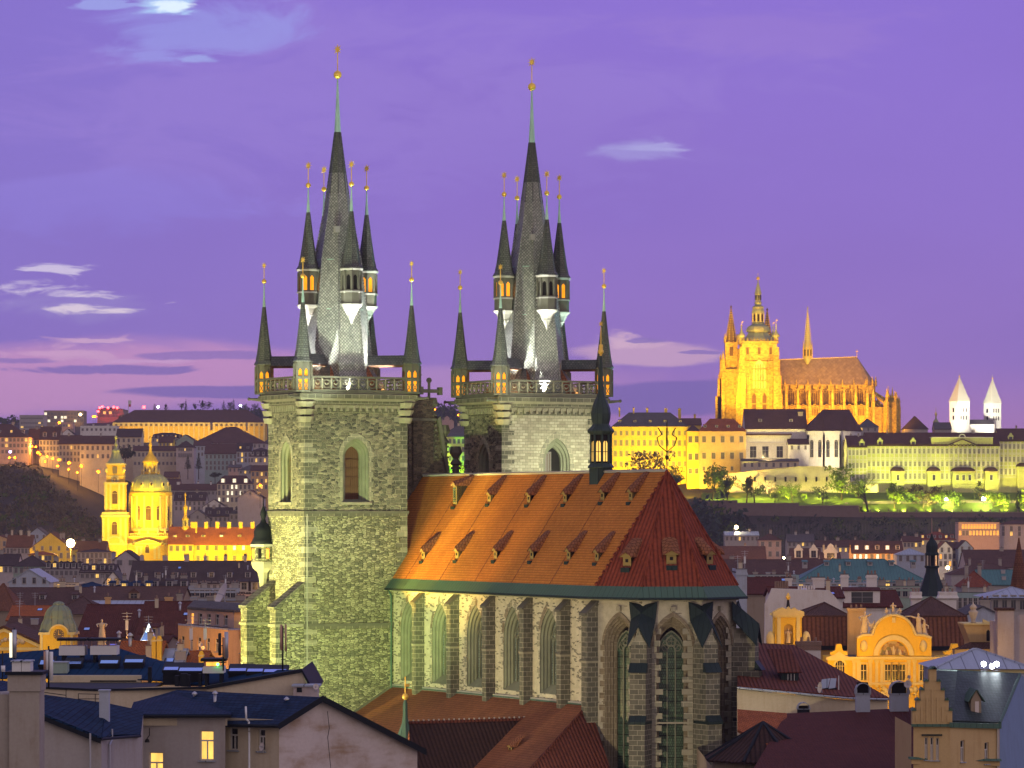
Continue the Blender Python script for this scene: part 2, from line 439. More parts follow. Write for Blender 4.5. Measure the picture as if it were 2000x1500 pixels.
def m_patched(base, dark, thr=.80):
    """worn render over coursed masonry: dark bed stones show through in dashes"""
    def fn(name):
        m, g, bs, uv = newmat(name)
        nz = g.n('ShaderNodeTexNoise', {'Vector': uv, 'Scale': 1.1, 'Detail': 3.0}).outputs[1]
        off = g.n('ShaderNodeVectorMath', {0: g.vm('SUBTRACT', nz, (.5, .5, .5)), 3: .25}, operation='SCALE').outputs[0]
        v = g.vm('MULTIPLY', g.vm('ADD', uv, off), (1/.45, 1/.14, 0))
        cell = g.n('ShaderNodeTexVoronoi', {'Vector': v, 'Scale': 1.0, 'Randomness': .9}, voronoi_dimensions='2D')
        rnd = g.n('ShaderNodeSeparateColor', {0: cell.outputs['Color']}).outputs[0]
        big = g.noise(uv, .45, 5, .6); fine = g.noise(uv, 7.0, 4, .65); md = g.noise(uv, 1.8, 4)
        k = g.ss(g.m('ADD', rnd, g.m('MULTIPLY', g.m('SUBTRACT', big, .5), 1.1)), thr, thr+.06)
        c = g.mix(g.m('MULTIPLY', k, g.ss(fine, .3, .55)), base, dark)
        c = mul(g, c, g.m('MULTIPLY_ADD', md, .5, .75)); c = mul(g, c, g.m('MULTIPLY_ADD', fine, .3, .85))
        c = mul(g, c, g.m('MULTIPLY_ADD', big, .5, .75))
        g.put(bs.inputs['Base Color'], c); bs.inputs['Roughness'].default_value = .92
        bump(g, bs, g.m('SUBTRACT', g.m('MULTIPLY', fine, .5), k), .5, .06)
        return m
    return fn
def m_emit(col, st):
    def fn(name):
        m, g, bs, uv = newmat(name)
        bs.inputs['Base Color'].default_value = (*col, 1)
        bs.inputs['Emission Color'].default_value = (*col, 1); bs.inputs['Emission Strength'].default_value = st
        return m
    return fn
def m_litwin(col, st):
    """lit room behind a window: curtains and furniture vary the glow"""
    def fn(name):
        m, g, bs, uv = newmat(name)
        n = g.noise(g.vm('MULTIPLY', uv, (2.5, .8, 1)), 1.0, 3)
        g.put(bs.inputs['Emission Color'], mul(g, col, g.m('MULTIPLY_ADD', n, 1.2, .4)))
        bs.inputs['Emission Strength'].default_value = st; bs.inputs['Base Color'].default_value = (*sc(col, .4), 1)
        return m
    return fn
def m_glass(col, rough=.12, var=.4):
    def fn(name):
        m, g, bs, uv = newmat(name)
        n = g.noise(uv, 1.2, 3)
        g.put(bs.inputs['Base Color'], mul(g, col, g.m('MULTIPLY_ADD', n, 2*var, 1-var)))
        bs.inputs['Roughness'].default_value = rough
        return m
    return fn
def m_leaded(col):
    def fn(name):
        m, g, bs, uv = newmat(name)
        b = g.n('ShaderNodeTexBrick', {'Vector': uv, 'Color1': col, 'Color2': sc(col, 1.7), 'Mortar': sc(col, .25), 'Scale': 1.0,
            'Mortar Size': .02, 'Brick Width': .2, 'Row Height': .24})
        b2 = g.n('ShaderNodeTexBrick', {'Vector': uv, 'Color1': (1,1,1), 'Color2': (.8,.8,.8), 'Mortar': (.3,.3,.3), 'Scale': 1.0,
            'Mortar Size': .03, 'Brick Width': 9.0, 'Row Height': 1.0})
        n = g.noise(uv, .5, 4)
        c = g.mix(1.0, b.outputs[0], b2.outputs[0], 'MULTIPLY')
        g.put(bs.inputs['Base Color'], mul(g, c, g.m('MULTIPLY_ADD', n, 1.0, .5)))
        bs.inputs['Roughness'].default_value = .3
        bump(g, bs, b.outputs[1], .3, .02)
        return m
    return fn
def m_leaf(c1, c2):
    def fn(name):
        m, g, bs, uv = newmat(name)
        oc = g.n('ShaderNodeTexCoord').outputs['Object']
        n = g.noise(oc, .9, 4, .6); n2 = g.noise(oc, 6.0, 2)
        c = g.mix(g.ss(n, .35, .65), c1, c2); c = mul(g, c, g.m('MULTIPLY_ADD', n2, .9, .55))
        g.put(bs.inputs['Base Color'], c); bs.inputs['Roughness'].default_value = .8
        return m
    return fn
reg('rubble', m_rubble([(.15,.15,.115), (.22,.21,.155), (.09,.09,.075), (.27,.25,.18), (.17,.16,.12), (.34,.31,.22)], (.33,.31,.23), .48, .23, .065, .85, .7))
reg('rubble_low', m_rubble([(.36,.35,.22), (.28,.275,.175), (.42,.405,.26), (.17,.17,.12), (.46,.44,.29), (.23,.225,.15)], (.11,.11,.08), .46, .18, .08, 1.0, .65))
reg('ashlar', m_ashlar((.22,.215,.165), (.33,.31,.23), (.45,.42,.32), .85, .5))
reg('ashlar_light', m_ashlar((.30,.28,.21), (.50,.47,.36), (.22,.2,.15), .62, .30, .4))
reg('ashlar_dark', m_ashlar((.10,.10,.078), (.17,.16,.12), (.34,.32,.24), .8, .45))
reg('ashlar_brown', m_ashlar((.17,.14,.095), (.24,.20,.14), (.29,.25,.18), .9, .5))
reg('dressed', m_plain((.30,.28,.21), .9, 0, .3, 1.2))
reg('dressed_dark', m_plain((.13,.125,.10), .9, 0, .35, 1.2))
reg('opuka', m_patched((.50,.46,.34), (.13,.125,.10), .76))
reg('opuka_plain', m_patched((.43,.40,.31), (.13,.115,.09), .96))
reg('gable_stone', m_rubble([(.10,.085,.065), (.14,.115,.085), (.08,.07,.055)], (.17,.14,.1), .5, .26, .06))
reg('tile_orange', m_tile((.60,.235,.045), (.53,.19,.04), .28, .22, .75, .30, .35))
reg('tile_red', m_ribtile((.28,.064,.032), (.21,.05,.028)))
reg('tile_aisle', m_tile((.30,.12,.055), (.24,.10,.05), .34, .28))
reg('tile_dark', m_ribtile((.06,.032,.024), (.045,.026,.022)))
reg('copper', m_seam((.075,.135,.10), .55, .5, .15, .35, 0, (.06,.13,.10)))
reg('copper_turret', m_seam((.045,.066,.06), .5, .45, .15, .3))
reg('copper_dark', m_seam((.022,.036,.036), .5, .5, .2, .3))
reg('spike', m_plain((.40,.62,.50), .45, .1, .2, .8))
reg('slate', m_slate((.21,.22,.20), (.38,.38,.34), .24, .24, .32))
reg('slate_fine', m_slate((.075,.085,.078), (.13,.135,.12), .22, .3, .5, 0, False))
reg('corbel', m_plain((.36,.35,.32), .6, 0, .15))
reg('gold', m_plain((.95,.62,.10), .35, .35, .2, 3))
reg('shutter_lit', m_seam((.55,.22,.03), .24, .7, 0, .2))  # light from inside the bell window painted in as orange
reg('cheek_shade', m_plain((.05,.035,.025), .85))  # dark boards of the dormer cheeks, unlit shade painted into the colour
reg('glow', m_litwin((1.0,.36,.015), 1.25))
reg('lead_glass', m_leaded((.05,.09,.055)))
reg('lead_glass_grey', m_leaded((.14,.17,.15)))
reg('louvre', m_seam((.12,.065,.04), .24, .8, 0, .3))
reg('louvre_grey', m_seam((.22,.2,.19), .24, .8, 0, .3))
reg('void', m_plain((.02,.018,.018), .95))
reg('wood_dormer', m_plain((.30,.22,.08), .8, 0, .2))
reg('iron', m_plain((.03,.03,.032), .6, .3))
reg('steel', m_plain((.42,.43,.46), .4, .6))
reg('white_metal', m_plain((.66,.66,.66), .5, 0, .1))
reg('rust_panel', m_plain((.45,.27,.2), .7, 0, .1))
for k, c in {'cream': (.58,.50,.36), 'grey': (.38,.35,.34), 'mauve': (.46,.40,.40), 'white': (.70,.67,.64), 'pink': (.52,.36,.30), 'green': (.30,.38,.32),
             'yellow': (.68,.50,.07), 'ochre': (.50,.36,.18), 'slateblue': (.20,.27,.40), 'blue': (.40,.44,.52), 'orange': (.66,.42,.20), 'palace': (.60,.62,.22), 'sand': (.54,.47,.35),
             'stonewhite': (.74,.71,.64), 'umber': (.30,.24,.18), 'teal': (.30,.40,.40), 'gold_plaster': (.74,.48,.06)}.items():
    reg('pl_'+k, m_plaster(c))
reg('pl_worn', m_plaster((.56,.49,.47), (.27,.20,.12), 1.0, .5, (.35, 1.1, 1)))
reg('pl_chim', m_plaster((.36,.32,.28), (.3,.25,.2), .9, .5))
for k, c in {'brown': (.125,.068,.054), 'dark': (.085,.06,.058), 'red': (.26,.075,.04), 'orange': (.40,.12,.04), 'maroon': (.12,.036,.026), 'rust': (.20,.085,.045), 'grey': (.13,.12,.125)}.items():
    reg('rf_'+k, m_tile(c, sc(c, .72), .4, .3, .8, .4))
reg('rf_wine', m_tile((.115,.032,.024), (.085,.025,.022), .3, .24, .75, .3, .5))
reg('rf_rib', m_ribtile((.17,.055,.032), (.12,.04,.028), .36))
reg('rf_mansard', m_ribtile((.20,.085,.05), (.15,.065,.045), .5))
reg('mt_blue', m_seam((.010,.036,.085), .55, .5, .1, .3))
reg('mt_navy', m_slate((.008,.022,.050), (.014,.036,.085), .3, .4, .5, .25, False))
reg('mt_slate', m_slate((.055,.078,.075), (.04,.055,.055), .3, .3, .5, .1, False))
reg('mt_light', m_seam((.34,.38,.45), 1.1, .5, .3, .2))
reg('mt_teal', m_seam((.075,.18,.175), .8, .55, .15, .35, 0, (.04,.10,.11)))
reg('mt_black', m_plain((.015,.018,.024), .6, .2))
reg('mt_verdigris', m_seam((.20,.26,.20), .7, .6, .1, .3, 0, (.28,.22,.12)))
reg('glass', m_glass((.02,.022,.028)))
reg('glass_sky', m_plain((.30,.55,1.0), .15, .9, .05))
reg('win_frame', m_plain((.58,.56,.54), .6, 0, .1))
reg('win_frame_dark', m_plain((.16,.12,.09), .7, 0, .1))
reg('trim', m_plain((.66,.55,.26), .8, 0, .15))
reg('trim_white', m_plain((.72,.69,.6), .8, 0, .12))
reg('lit', m_litwin((1.0,.60,.13), 1.25))
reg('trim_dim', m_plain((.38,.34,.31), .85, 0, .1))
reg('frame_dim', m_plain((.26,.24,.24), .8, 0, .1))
reg('win_stone', m_plain((.19,.20,.145), .9, 0, .35, 1.0))
reg('lit_warm', m_litwin((1.0,.40,.06), 1.6))
reg('lit_white', m_litwin((1.0,.90,.62), 1.5))
reg('lamp_orange', m_emit((1.0,.24,.01), 3.2))
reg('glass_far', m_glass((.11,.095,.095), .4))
reg('lamp_yellow', m_emit((1.0,.72,.30), 40))
reg('lamp_white', m_emit((.85,.95,1.0), 60))
reg('lamp_red', m_emit((1.0,.03,.03), 25))
reg('lamp_green', m_emit((.05,1.0,.12), 12))
reg('lamp_blue', m_emit((.5,.4,1.0), 10))
reg('pyramid_light', m_emit((.75,.95,1.0), 2.2))
reg('brick', m_ashlar((.26,.12,.085), (.20,.10,.075), (.3,.25,.2), .3, .1))
reg('dish', m_plain((.62,.56,.54), .5, 0, .05))
reg('mosaic', m_rubble([(.30,.20,.10), (.42,.28,.12), (.22,.20,.10), (.45,.36,.22), (.28,.12,.08)], (.30,.22,.12), .35, .4, .02, .2))
reg('statue', m_plain((.55,.46,.34), .85, 0, .25, 2))
reg('statue_dark', m_plain((.22,.17,.13), .85, 0, .3, 2))
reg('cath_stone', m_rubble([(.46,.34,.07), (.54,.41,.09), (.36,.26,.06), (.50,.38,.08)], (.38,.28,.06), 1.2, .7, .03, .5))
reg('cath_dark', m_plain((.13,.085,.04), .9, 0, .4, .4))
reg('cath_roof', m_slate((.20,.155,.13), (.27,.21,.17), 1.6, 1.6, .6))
reg('green_copper', m_plain((.32,.34,.20), .5, .1, .3, .3))
reg('earth', m_plain((.05,.045,.035), .95, 0, .3, .05))
reg('grass', m_plain((.13,.18,.03), .9, 0, .35, .2))
reg('grass_path', m_plain((.30,.26,.16), .9, 0, .2, .2))
reg('leaf_dark', m_leaf((.022,.035,.018), (.05,.065,.025)))
reg('leaf_mid', m_leaf((.05,.09,.015), (.10,.14,.025)))
reg('leaf_light', m_leaf((.10,.17,.015), (.20,.26,.03)))
reg('leaf_blossom', m_leaf((.32,.22,.20), (.45,.33,.30)))
reg('vine_post', m_plain((.13,.125,.13), .9))
reg('leaf_wood', m_leaf((.095,.08,.042), (.15,.12,.06)))
reg('glass_pale', m_glass((.22,.21,.15), .4))
reg('leaf_brown', m_leaf((.07,.055,.03), (.12,.09,.045)))
reg('leaf_blue', m_leaf((.02,.035,.03), (.035,.055,.045)))
reg('bark', m_plain((.06,.045,.032), .9, 0, .3))
reg('dome_green', m_seam((.46,.48,.22), 1.2, .5, .1, .25))
reg('spire_pale', m_plain((.60,.58,.46), .7, 0, .15))
reg('wall_dark', m_plaster((.17,.13,.12)))
reg('lamp_red_cloth', m_plain((.5,.03,.03), .8))
def lerp(tab, x):
    if x <= tab[0][0]: return tab[0][1]
    for (a, va), (b, vb) in zip(tab[:-1], tab[1:]):
        if x <= b: return va+(vb-va)*(x-a)/(b-a)
    return tab[-1][1]
PROF = [  # photo column -> (distance, ground height)
 (-400, [(1450, 0), (1600, 3), (1750, 18), (1900, 60), (2000, 74), (2150, 78), (2600, 100), (3200, 122), (9000, 110)]),
 (60,   [(1450, 0), (1600, 3), (1750, 18), (1880, 52), (1960, 68), (2100, 74), (2500, 92), (3200, 124), (9000, 110)]),
 (180,  [(1450, 0), (1600, 3), (1760, 12), (1880, 34), (1990, 58), (2100, 70), (2500, 90), (3200, 124), (9000, 110)]),
 (290,  [(1450, 0), (1650, 4), (1800, 14), (2000, 42), (2200, 66), (2500, 88), (3200, 128), (9000, 115)]),
 (520,  [(1450, 0), (1650, 4), (1800, 18), (2000, 42), (2200, 62), (2500, 88), (3200, 132), (9000, 120)]),
 (880,  [(1450, 0), (1650, 4), (1800, 22), (2000, 60), (2300, 80), (3200, 138), (9000, 120)]),
 (1180, [(1450, 0), (1650, 4), (1750, 24), (1800, 46), (1860, 54), (2100, 70), (3000, 80), (9000, 80)]),
 (1400, [(1450, 0), (1600, 4), (1680, 14), (1770, 36), (1792, 40), (1808, 49), (1840, 52), (1900, 70), (2100, 74), (3000, 78), (9000, 80)]),
 (1700, [(1450, 0), (1600, 4), (1680, 14), (1770, 37), (1792, 40), (1808, 46), (1840, 48), (1900, 66), (2100, 72), (3000, 74), (9000, 78)]),
 (2400, [(1450, 0), (1600, 4), (1680, 14), (1770, 37), (1792, 40), (1808, 46), (1840, 48), (1900, 64), (2100, 70), (3000, 72), (9000, 78)]),
]
def terr(X, D):
    px = 1000+X/max(D, 1)*FPX
    px = max(-400, min(2400, px))
    for (a, ta), (b, tb) in zip(PROF[:-1], PROF[1:]):
        if px <= b:
            t = (px-a)/(b-a); return lerp(ta, D)*(1-t)+lerp(tb, D)*t
    return lerp(PROF[-1][1], D)
mb = MB()
ds = [-400, -150, 0, 60, 120, 250, 400, 600, 800, 1000, 1200, 1350, 1450]+list(range(1500, 2300, 20))+[2300, 2350, 2400, 2500, 2600, 2700, 2800, 2900, 3000, 3100, 3200, 3300, 3500, 4000, 5000, 7000, 12000]
cols = [-16000, -6000, -2500]+list(range(-1000, 3001, 40))+[4500, 8000, 18000]
for D in ds:
    mb.add([((px-1000)/FPX*max(D, 300), D, terr((px-1000)/FPX*max(D, 300), D)) for px in cols])
n = len(cols)
mb.faces(0, [(j*n+k, j*n+k+1, (j+1)*n+k+1, (j+1)*n+k) for j in range(len(ds)-1) for k in range(n-1)], 'earth', True)
tag(mb.build('ground'), kind='structure')
church = thing('gothic_church', 'floodlit gothic stone church with twin spired towers and steep orange tiled roof', 'church', (wx(595, 355), 355.0, 0), R(-62.0))
def C3(u, v, z=0): # local -> world
    a = R(-62.0); return Vector((wx(595, 355)+u*math.cos(a)-v*math.sin(a), 355+u*math.sin(a)+v*math.cos(a), z))

def quoins(mb, u, v, su, sv, z0, z1, m='ashlar_dark', h=.52, a=1.35, b=.75, pr=.035):
    """corner blocks; su,sv = direction from the corner into the body along u and v"""
    z = z0; k = 0
    while z < z1-.1:
        zz = min(z+h*random.uniform(.85, 1.15), z1)
        la, lb = (a, b) if k % 2 == 0 else (b, a)
        la *= random.uniform(.85, 1.15); lb *= random.uniform(.85, 1.15)
        ua, ub = sorted((u-su*pr, u+su*la)); va, vb = sorted((v-sv*pr, v+sv*lb))
        mb.box(ua, ub, va, vb, z, zz-.02, m if random.random() < .75 else 'ashlar'); z = zz; k += 1

def star(mb, c, r, m='gold', d=(.47, -.88)):
    """eight-pointed star facing the direction d"""
    dx, dy = d; ax = Vector((-dy, dx, 0)); az = Vector((0, 0, 1)); n = Vector((dx, dy, 0))*.04
    pts = []
    for k in range(16):
        a = math.pi*k/8; rr = r if k % 2 == 0 else r*.38
        pts.append(Vector(c)+ax*(rr*math.cos(a))+az*(rr*math.sin(a))-n)
    mb.prism(pts, n*2, m)

def spirelet(mb, u, v, z0, r, h, hs, star_r=.3, ball=.28, m='slate_fine', rot=R(22.5), mast=1.6):
    """eight-sided pointed roof with bell-cast eave, copper spike, gilded ball, mast and star"""
    prof = [(r*1.18, 0), (r*1.2, .08), (r*.96, h*.08), (r*.80, h*.2), (r*.50, h*.55), (r*.17, h)]
    mb.lathe(prof, 8, (u, v, z0), m, rot)
    mb.lathe([(r*.19, 0), (r*.19, .15), (r*.10, hs*.5), (.05, hs)], 8, (u, v, z0+h-.02), 'spike')
    mb.sphere((u, v, z0+h+hs+ball*.8), ball, 'gold', 10, 6)
    zt = z0+h+hs+ball*1.6
    mb.tube((u, v, zt), (u, v, zt+mast), .045, 'gold', 5)
    star(mb, (u, v, zt+mast+star_r*.6), star_r)
    for k in range(8):   # hip ribs
        a = rot+2*math.pi*k/8
        pts = [(u+q*1.01*math.cos(a), v+q*1.01*math.sin(a), z0+zz) for q, zz in prof[2:]]
        mb.path(pts, .035, m, 4)

def lantern(mb, u, v, z0, r, h, lit=True, split=True, rot=R(22.5), stone='dressed'):
    """open eight-sided lantern with posts, glowing core and cross bracing"""
    mb.lathe([(r*1.12, 0), (r*1.12, .16), (r*1.0, .2)], 8, (u, v, z0), stone, rot)
    mb.lathe([(r*.80, .2), (r*.80, h-.1)], 8, (u, v, z0), 'glow' if lit else 'void', rot)
    mb.lathe([(r*.95, h*.76), (r*1.0, h*.78), (r*1.02, h-.08), (r*1.14, h)], 8, (u, v, z0), stone, rot)
    if split: mb.lathe([(r*.96, h*.41), (r*1.05, h*.44), (r*1.05, h*.5), (r*.96, h*.53)], 8, (u, v, z0), stone, rot)
    for k in range(8):
        a = rot+2*math.pi*k/8; b = rot+2*math.pi*(k+1)/8
        p = Vector((u+r*.97*math.cos(a), v+r*.97*math.sin(a), z0+.15)); q = Vector((u+r*.97*math.cos(b), v+r*.97*math.sin(b), z0+.15))
        mb.tube(p, p+Vector((0, 0, h-.35)), .14*r/.85, stone, 5)
        if lit and split:
            i1 = p.lerp(q, .12); i2 = p.lerp(q, .88); hh = h*.3
            mb.tube(i1, i2+Vector((0, 0, hh)), .035, stone, 4); mb.tube(i2, i1+Vector((0, 0, hh)), .035, stone, 4)
        mid = (p+q)/2
        ww = (q-p).length*.5
        d = (q-p).normalized()
        zt = z0+h*.76-.3
        for s in (-1, 1): # pointed heads of the openings
            mb.poly([mid+d*(s*ww)+Vector((0,0,zt-p.z)), mid+d*(s*ww)+Vector((0,0,zt-p.z+.35)), mid+Vector((0,0,zt-p.z+.35)), mid+d*(s*ww*.45)+Vector((0,0,zt-p.z+.12))], stone)

def tower(v0, wS, wE, zlow, north=False):
    """square stone tower: its south-east corner stands at (u=0, v=v0)"""
    u0, u1, va, vb = -wS, 0.0, v0, v0+wE
    mb = MB(); zc = 56.2
    lowm, upm = 'rubble_low', 'rubble'
    S = lambda z: frame((u0, va, 0), (1, 0, 0), (0, 1, 0))      # south face: local x runs east
    E = lambda z: frame((0, va, 0), (0, 1, 0), (-1, 0, 0))      # east face: local x runs north
    if not north:
        ws = (4.25, 1.25, 46.0, 50.4, 'pointed', .72); we = (5.6, 1.42, 46.0, 50.6, 'pointed', .62)
    else:
        ws = (4.3, 1.15, 45.0, 50.2, 'pointed', .9); we = (6.35, 1.55, 45.0, 50.2, 'pointed', .85)
    mb.M = S(0); wall_arch(mb, 0, wS, zlow, 45.0, [], lowm); wall_arch(mb, 0, wS, 45.0, zc, [ws], 'rubble' if not north else 'rubble')
    st = [(ws[1], 0), (ws[1], .12), (ws[1]-.22, .22), (ws[1]-.22, .42), (ws[1]-.45, .55), (ws[1]-.45, 1.0)]
    reveal(mb, ws[0], ws[2], ws[3], ws[4], ws[5], st, 'win_stone', .25)
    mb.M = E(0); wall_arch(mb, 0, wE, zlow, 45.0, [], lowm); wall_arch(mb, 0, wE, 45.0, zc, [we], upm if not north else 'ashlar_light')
    st = [(we[1], 0), (we[1], .12), (we[1]-.22, .22), (we[1]-.22, .42), (we[1]-.45, .55), (we[1]-.45, .7), (we[1]-.62, .8), (we[1]-.62, 1.2)]
    reveal(mb, we[0], we[2], we[3], we[4], we[5], st, 'win_stone', .25)
    mb.M = None
    mb.poly([(u0, va, zlow), (u0, vb, zlow), (u0, vb, zc), (u0, va, zc)], upm)
    mb.poly([(u0, vb, zlow), (0, vb, zlow), (0, vb, zc), (u0, vb, zc)], upm)
    for M, w in ((S(0), ws), (E(0), we)):
        mb.M = M; xc, hw, zb, zs, kd, k = w
        a = arch_pts(xc, hw+.02, zs, kd, 8, k); b = arch_pts(xc, hw+.45, zs, kd, 8, k)
        for j in range(len(a)-1):
            i = mb.add([(a[j][0], -.045, a[j][1]), (b[j][0], -.045, b[j][1]), (b[j+1][0], -.045, b[j+1][1]), (a[j+1][0], -.045, a[j+1][1]),
                        (b[j][0], .02, b[j][1]), (b[j+1][0], .02, b[j+1][1])])
            mb.faces(i, [(0, 1, 2, 3), (1, 4, 5, 2)], 'ashlar')
        z = zb
        kk = 0
        while z < zs:
            zz = min(z+.5, zs); ex = .5 if kk % 2 else .3
            for s in (-1, 1):
                xa, xb = sorted((xc+s*(hw+.02), xc+s*(hw+ex))); mb.box(xa, xb, -.045, .02, z, zz-.02, 'ashlar')
            z = zz; kk += 1
        mb.box(xc-hw-.3, xc+hw+.3, -.16, .05, zb-.28, zb-.02, 'dressed')
        mb.M = None
    if not north:
        for z in (45.0, 33.8):
            mb.box(u0-.16, .16, va-.16, vb+.16, z-.16, z+.12, 'dressed_dark'); mb.box(u0-.09, .09, va-.09, vb+.09, z-.42, z-.16, 'ashlar_dark')
    for k, (z, o) in enumerate(((54.9, .10), (55.35, .22), (55.7, .40), (56.05, .62), (56.3, .80))):
        mb.box(u0-o, o, va-o, vb+o, z, z+(.34 if k < 4 else .42), 'dressed' if k % 2 else 'ashlar_dark')
    for k in range(16): # small corbel arches under the cornice
        y = va+(k+.5)*wE/16; mb.box(.05, .34, y-.12, y+.12, 55.05, 55.6, 'dressed')
        x = u0+(k+.5)*wS/16
        mb.box(x-.10, x+.10, va-.34, va-.05, 55.05, 55.6, 'dressed')
    for (u, v, su, sv) in ((0, va, -1, 1), (u0, va, 1, 1), (0, vb, -1, -1)):
        quoins(mb, u, v, su, sv, zlow if not north else 40.0, 44.7); quoins(mb, u, v, su, sv, 45.2, 54.85)
        for k, o in enumerate((.25, .45, .7)): # corner corbel tables that carry the turrets
            mb.lathe([(.55+o*.4, 0), (.75+o*.5, .55)], 8, (u+su*.2, v+sv*.2, 53.9+k*.75), 'dressed', R(22.5))
    mb.box(u0-.7, .7, va-.7, vb+.7, 56.72, 56.95, 'dressed_dark')
    for (u, v, du, dv) in ((u0, va, -.75, -.65), (0, vb, .65, .75), (0, va, .3, -.9)):
        p = Vector((u+du*.7, v+dv*.7, 56.35)); q = p+Vector((du*1.5, dv*1.5, .1))
        mb.tube(p, q, .2, 'dressed_dark', 6, .1); mb.sphere(q, .18, 'dressed_dark', 6, 4)
        mb.box(p.x-.05, p.x+.05, p.y-.05, p.y+.05, p.z, p.z+.3, 'dressed_dark')
    t = mb.build('tower', church)
    if north: t['label'] = 'tower farther right with brightly lit pale east face'
    else: t['label'] = 'tower nearer left with rough greenish lit masonry'
    m2 = MB(); m2.M = S(0); pane(m2, ws[0], ws[1]-.4, ws[2], ws[3], ws[4], ws[5], .9, 'shutter_lit' if not north else 'void')
    if not north:
        for j in range(9): m2.box(ws[0]-.8, ws[0]+.8, .78, .86, 46.3+j*.55, 46.36+j*.55, 'louvre')
    else: m2.box(ws[0]-.06, ws[0]+.06, .75, .85, 45.2, 51, 'louvre')
    m2.build('bell_window', t)
    m2 = MB(); m2.M = E(0); pane(m2, we[0], we[1]-.55, we[2], we[3], we[4], we[5], 1.1, 'louvre' if not north else 'void')
    if north:
        m2.box(we[0]-.95, we[0]-.1, .95, 1.02, 45.0, 51.2, 'louvre_grey')
        for j in range(3): m2.box(we[0]-.92+.3*j, we[0]-.88+.3*j, .9, .95, 45, 51, 'louvre')
    else:
        m2.box(we[0]-.05, we[0]+.05, 1.0, 1.08, 46.2, 50.2, 'louvre')
        for j in range(5): m2.box(we[0]-.85, we[0]+.85, 1.0, 1.06, 46.6+j*.9, 46.68+j*.9, 'louvre')
    m2.build('bell_window', t)
    m2 = MB(); g0, g1 = 56.95, 58.5; o = .52
    sides = [((u0-o, va-o), (o, va-o)), ((o, va-o), (o, vb+o)), ((o, vb+o), (u0-o, vb+o)), ((u0-o, vb+o), (u0-o, va-o))]
    for (p, q) in sides:
        p = Vector((*p, 0)); q = Vector((*q, 0)); L = (q-p).length; d = (q-p)/L; nrm = Vector((d.y, -d.x, 0))
        m2.M = frame(p, d, -nrm)
        m2.box(0, L, -.14, .14, g0, g0+.22, 'dressed_dark'); m2.box(0, L, -.15, .15, g1-.2, g1, 'dressed_dark')
        nn = max(4, int((L-2.4)/.95)); st = (L-2.4)/nn
        for k in range(nn):
            xc = 1.2+st*(k+.5); zc_ = (g0+g1)/2+.01
            m2.ring((xc, 0, zc_), (1, 0, 0), (0, 0, 1), .40, .11, 'dressed_dark', 12)
            for a in range(4):
                t_ = math.pi/4+math.pi/2*a
                m2.tube((xc+.30*math.cos(t_), 0, zc_+.30*math.sin(t_)), (xc+.62*math.cos(t_), 0, zc_+.62*math.sin(t_)), .06, 'dressed_dark', 4)
            m2.ring((xc, 0, zc_+.1), (1, 0, 0), (0, 0, 1), .17, .08, 'dressed', 8, math.pi, 2*math.pi)
            m2.box(xc-st/2-.05, xc-st/2+.05, -.07, .07, g0+.2, g1-.18, 'dressed')
    m2.M = None; m2.build('gallery_parapet', t)
    uc, vc = (u0+u1)/2, (va+vb)/2
    for (u, v) in ((0, va), (u0, va), (0, vb), (u0, vb)):
        m2 = MB(); uu = u+(.35 if u > u0+1 else -.35); vv = v+(.35 if v > va+1 else -.35)
        lantern(m2, uu, vv, 56.9, .86, 3.0, stone='dressed_dark'); spirelet(m2, uu, vv, 59.85, .86, 5.9, 2.4, .32, .25, mast=1.2)
        m2.build('corner_turret', t)
        m2 = MB(); a = Vector((uu, vv, 0)); b = Vector((uc, vc, 0)); d = (b-a).normalized()
        s0 = a+d*.8; L = (b-a).length-3.0
        m2.M = frame(s0, d, (-d.y, d.x, 0))
        m2.box(0, L, -.42, .42, 59.55, 59.75, 'louvre'); m2.prism([(0, -.55, 59.75), (0, .55, 59.75), (0, .1, 60.75), (0, -.1, 60.75)], (L, 0, 0), 'slate_fine')
        m2.build('covered_bridge', t)
    m2 = MB(); zb = 56.95
    prof = [(4.5, 0), (4.0, .8), (3.62, 2.0), (3.34, 4.2), (3.08, 6.6), (2.8, 9.0), (2.34, 13.4), (1.36, 18.4), (.84, 22.2), (.30, 26.4)]
    m2.lathe(prof, 8, (uc, vc, zb), ['slate']*8+['slate_fine'], R(22.5))
    for k in range(8):
        a = R(22.5)+2*math.pi*k/8
        pts = [(uc+q*1.005*math.cos(a), vc+q*1.005*math.sin(a), zb+z) for q, z in prof]
        for p, q in zip(pts[:-1], pts[1:]):
            nn = max(1, int((Vector(q)-Vector(p)).length/.34))
            for j in range(nn): # overlapping hip caps
                s_ = Vector(p).lerp(Vector(q), j/nn); e_ = Vector(p).lerp(Vector(q), (j+.9)/nn)
                m2.tube(s_, e_, .13 if s_.z < 74 else .07, 'slate' if s_.z < 77 else 'slate_fine', 4, .08 if s_.z < 74 else .05)
    m2.lathe([(.34, 0), (.34, .2), (.20, 2.5), (.07, 5.4)], 8, (uc, vc, zb+26.35), 'spike')
    m2.lathe([(4.7, -.02), (4.65, .12), (4.5, .2)], 8, (uc, vc, zb), 'copper_dark', R(22.5))
    m2.sphere((uc, vc, zb+32.15), .42, 'gold', 14, 8); m2.tube((uc, vc, zb+32.4), (uc, vc, zb+34.3), .05, 'gold', 5); star(m2, (uc, vc, zb+34.7), .52)
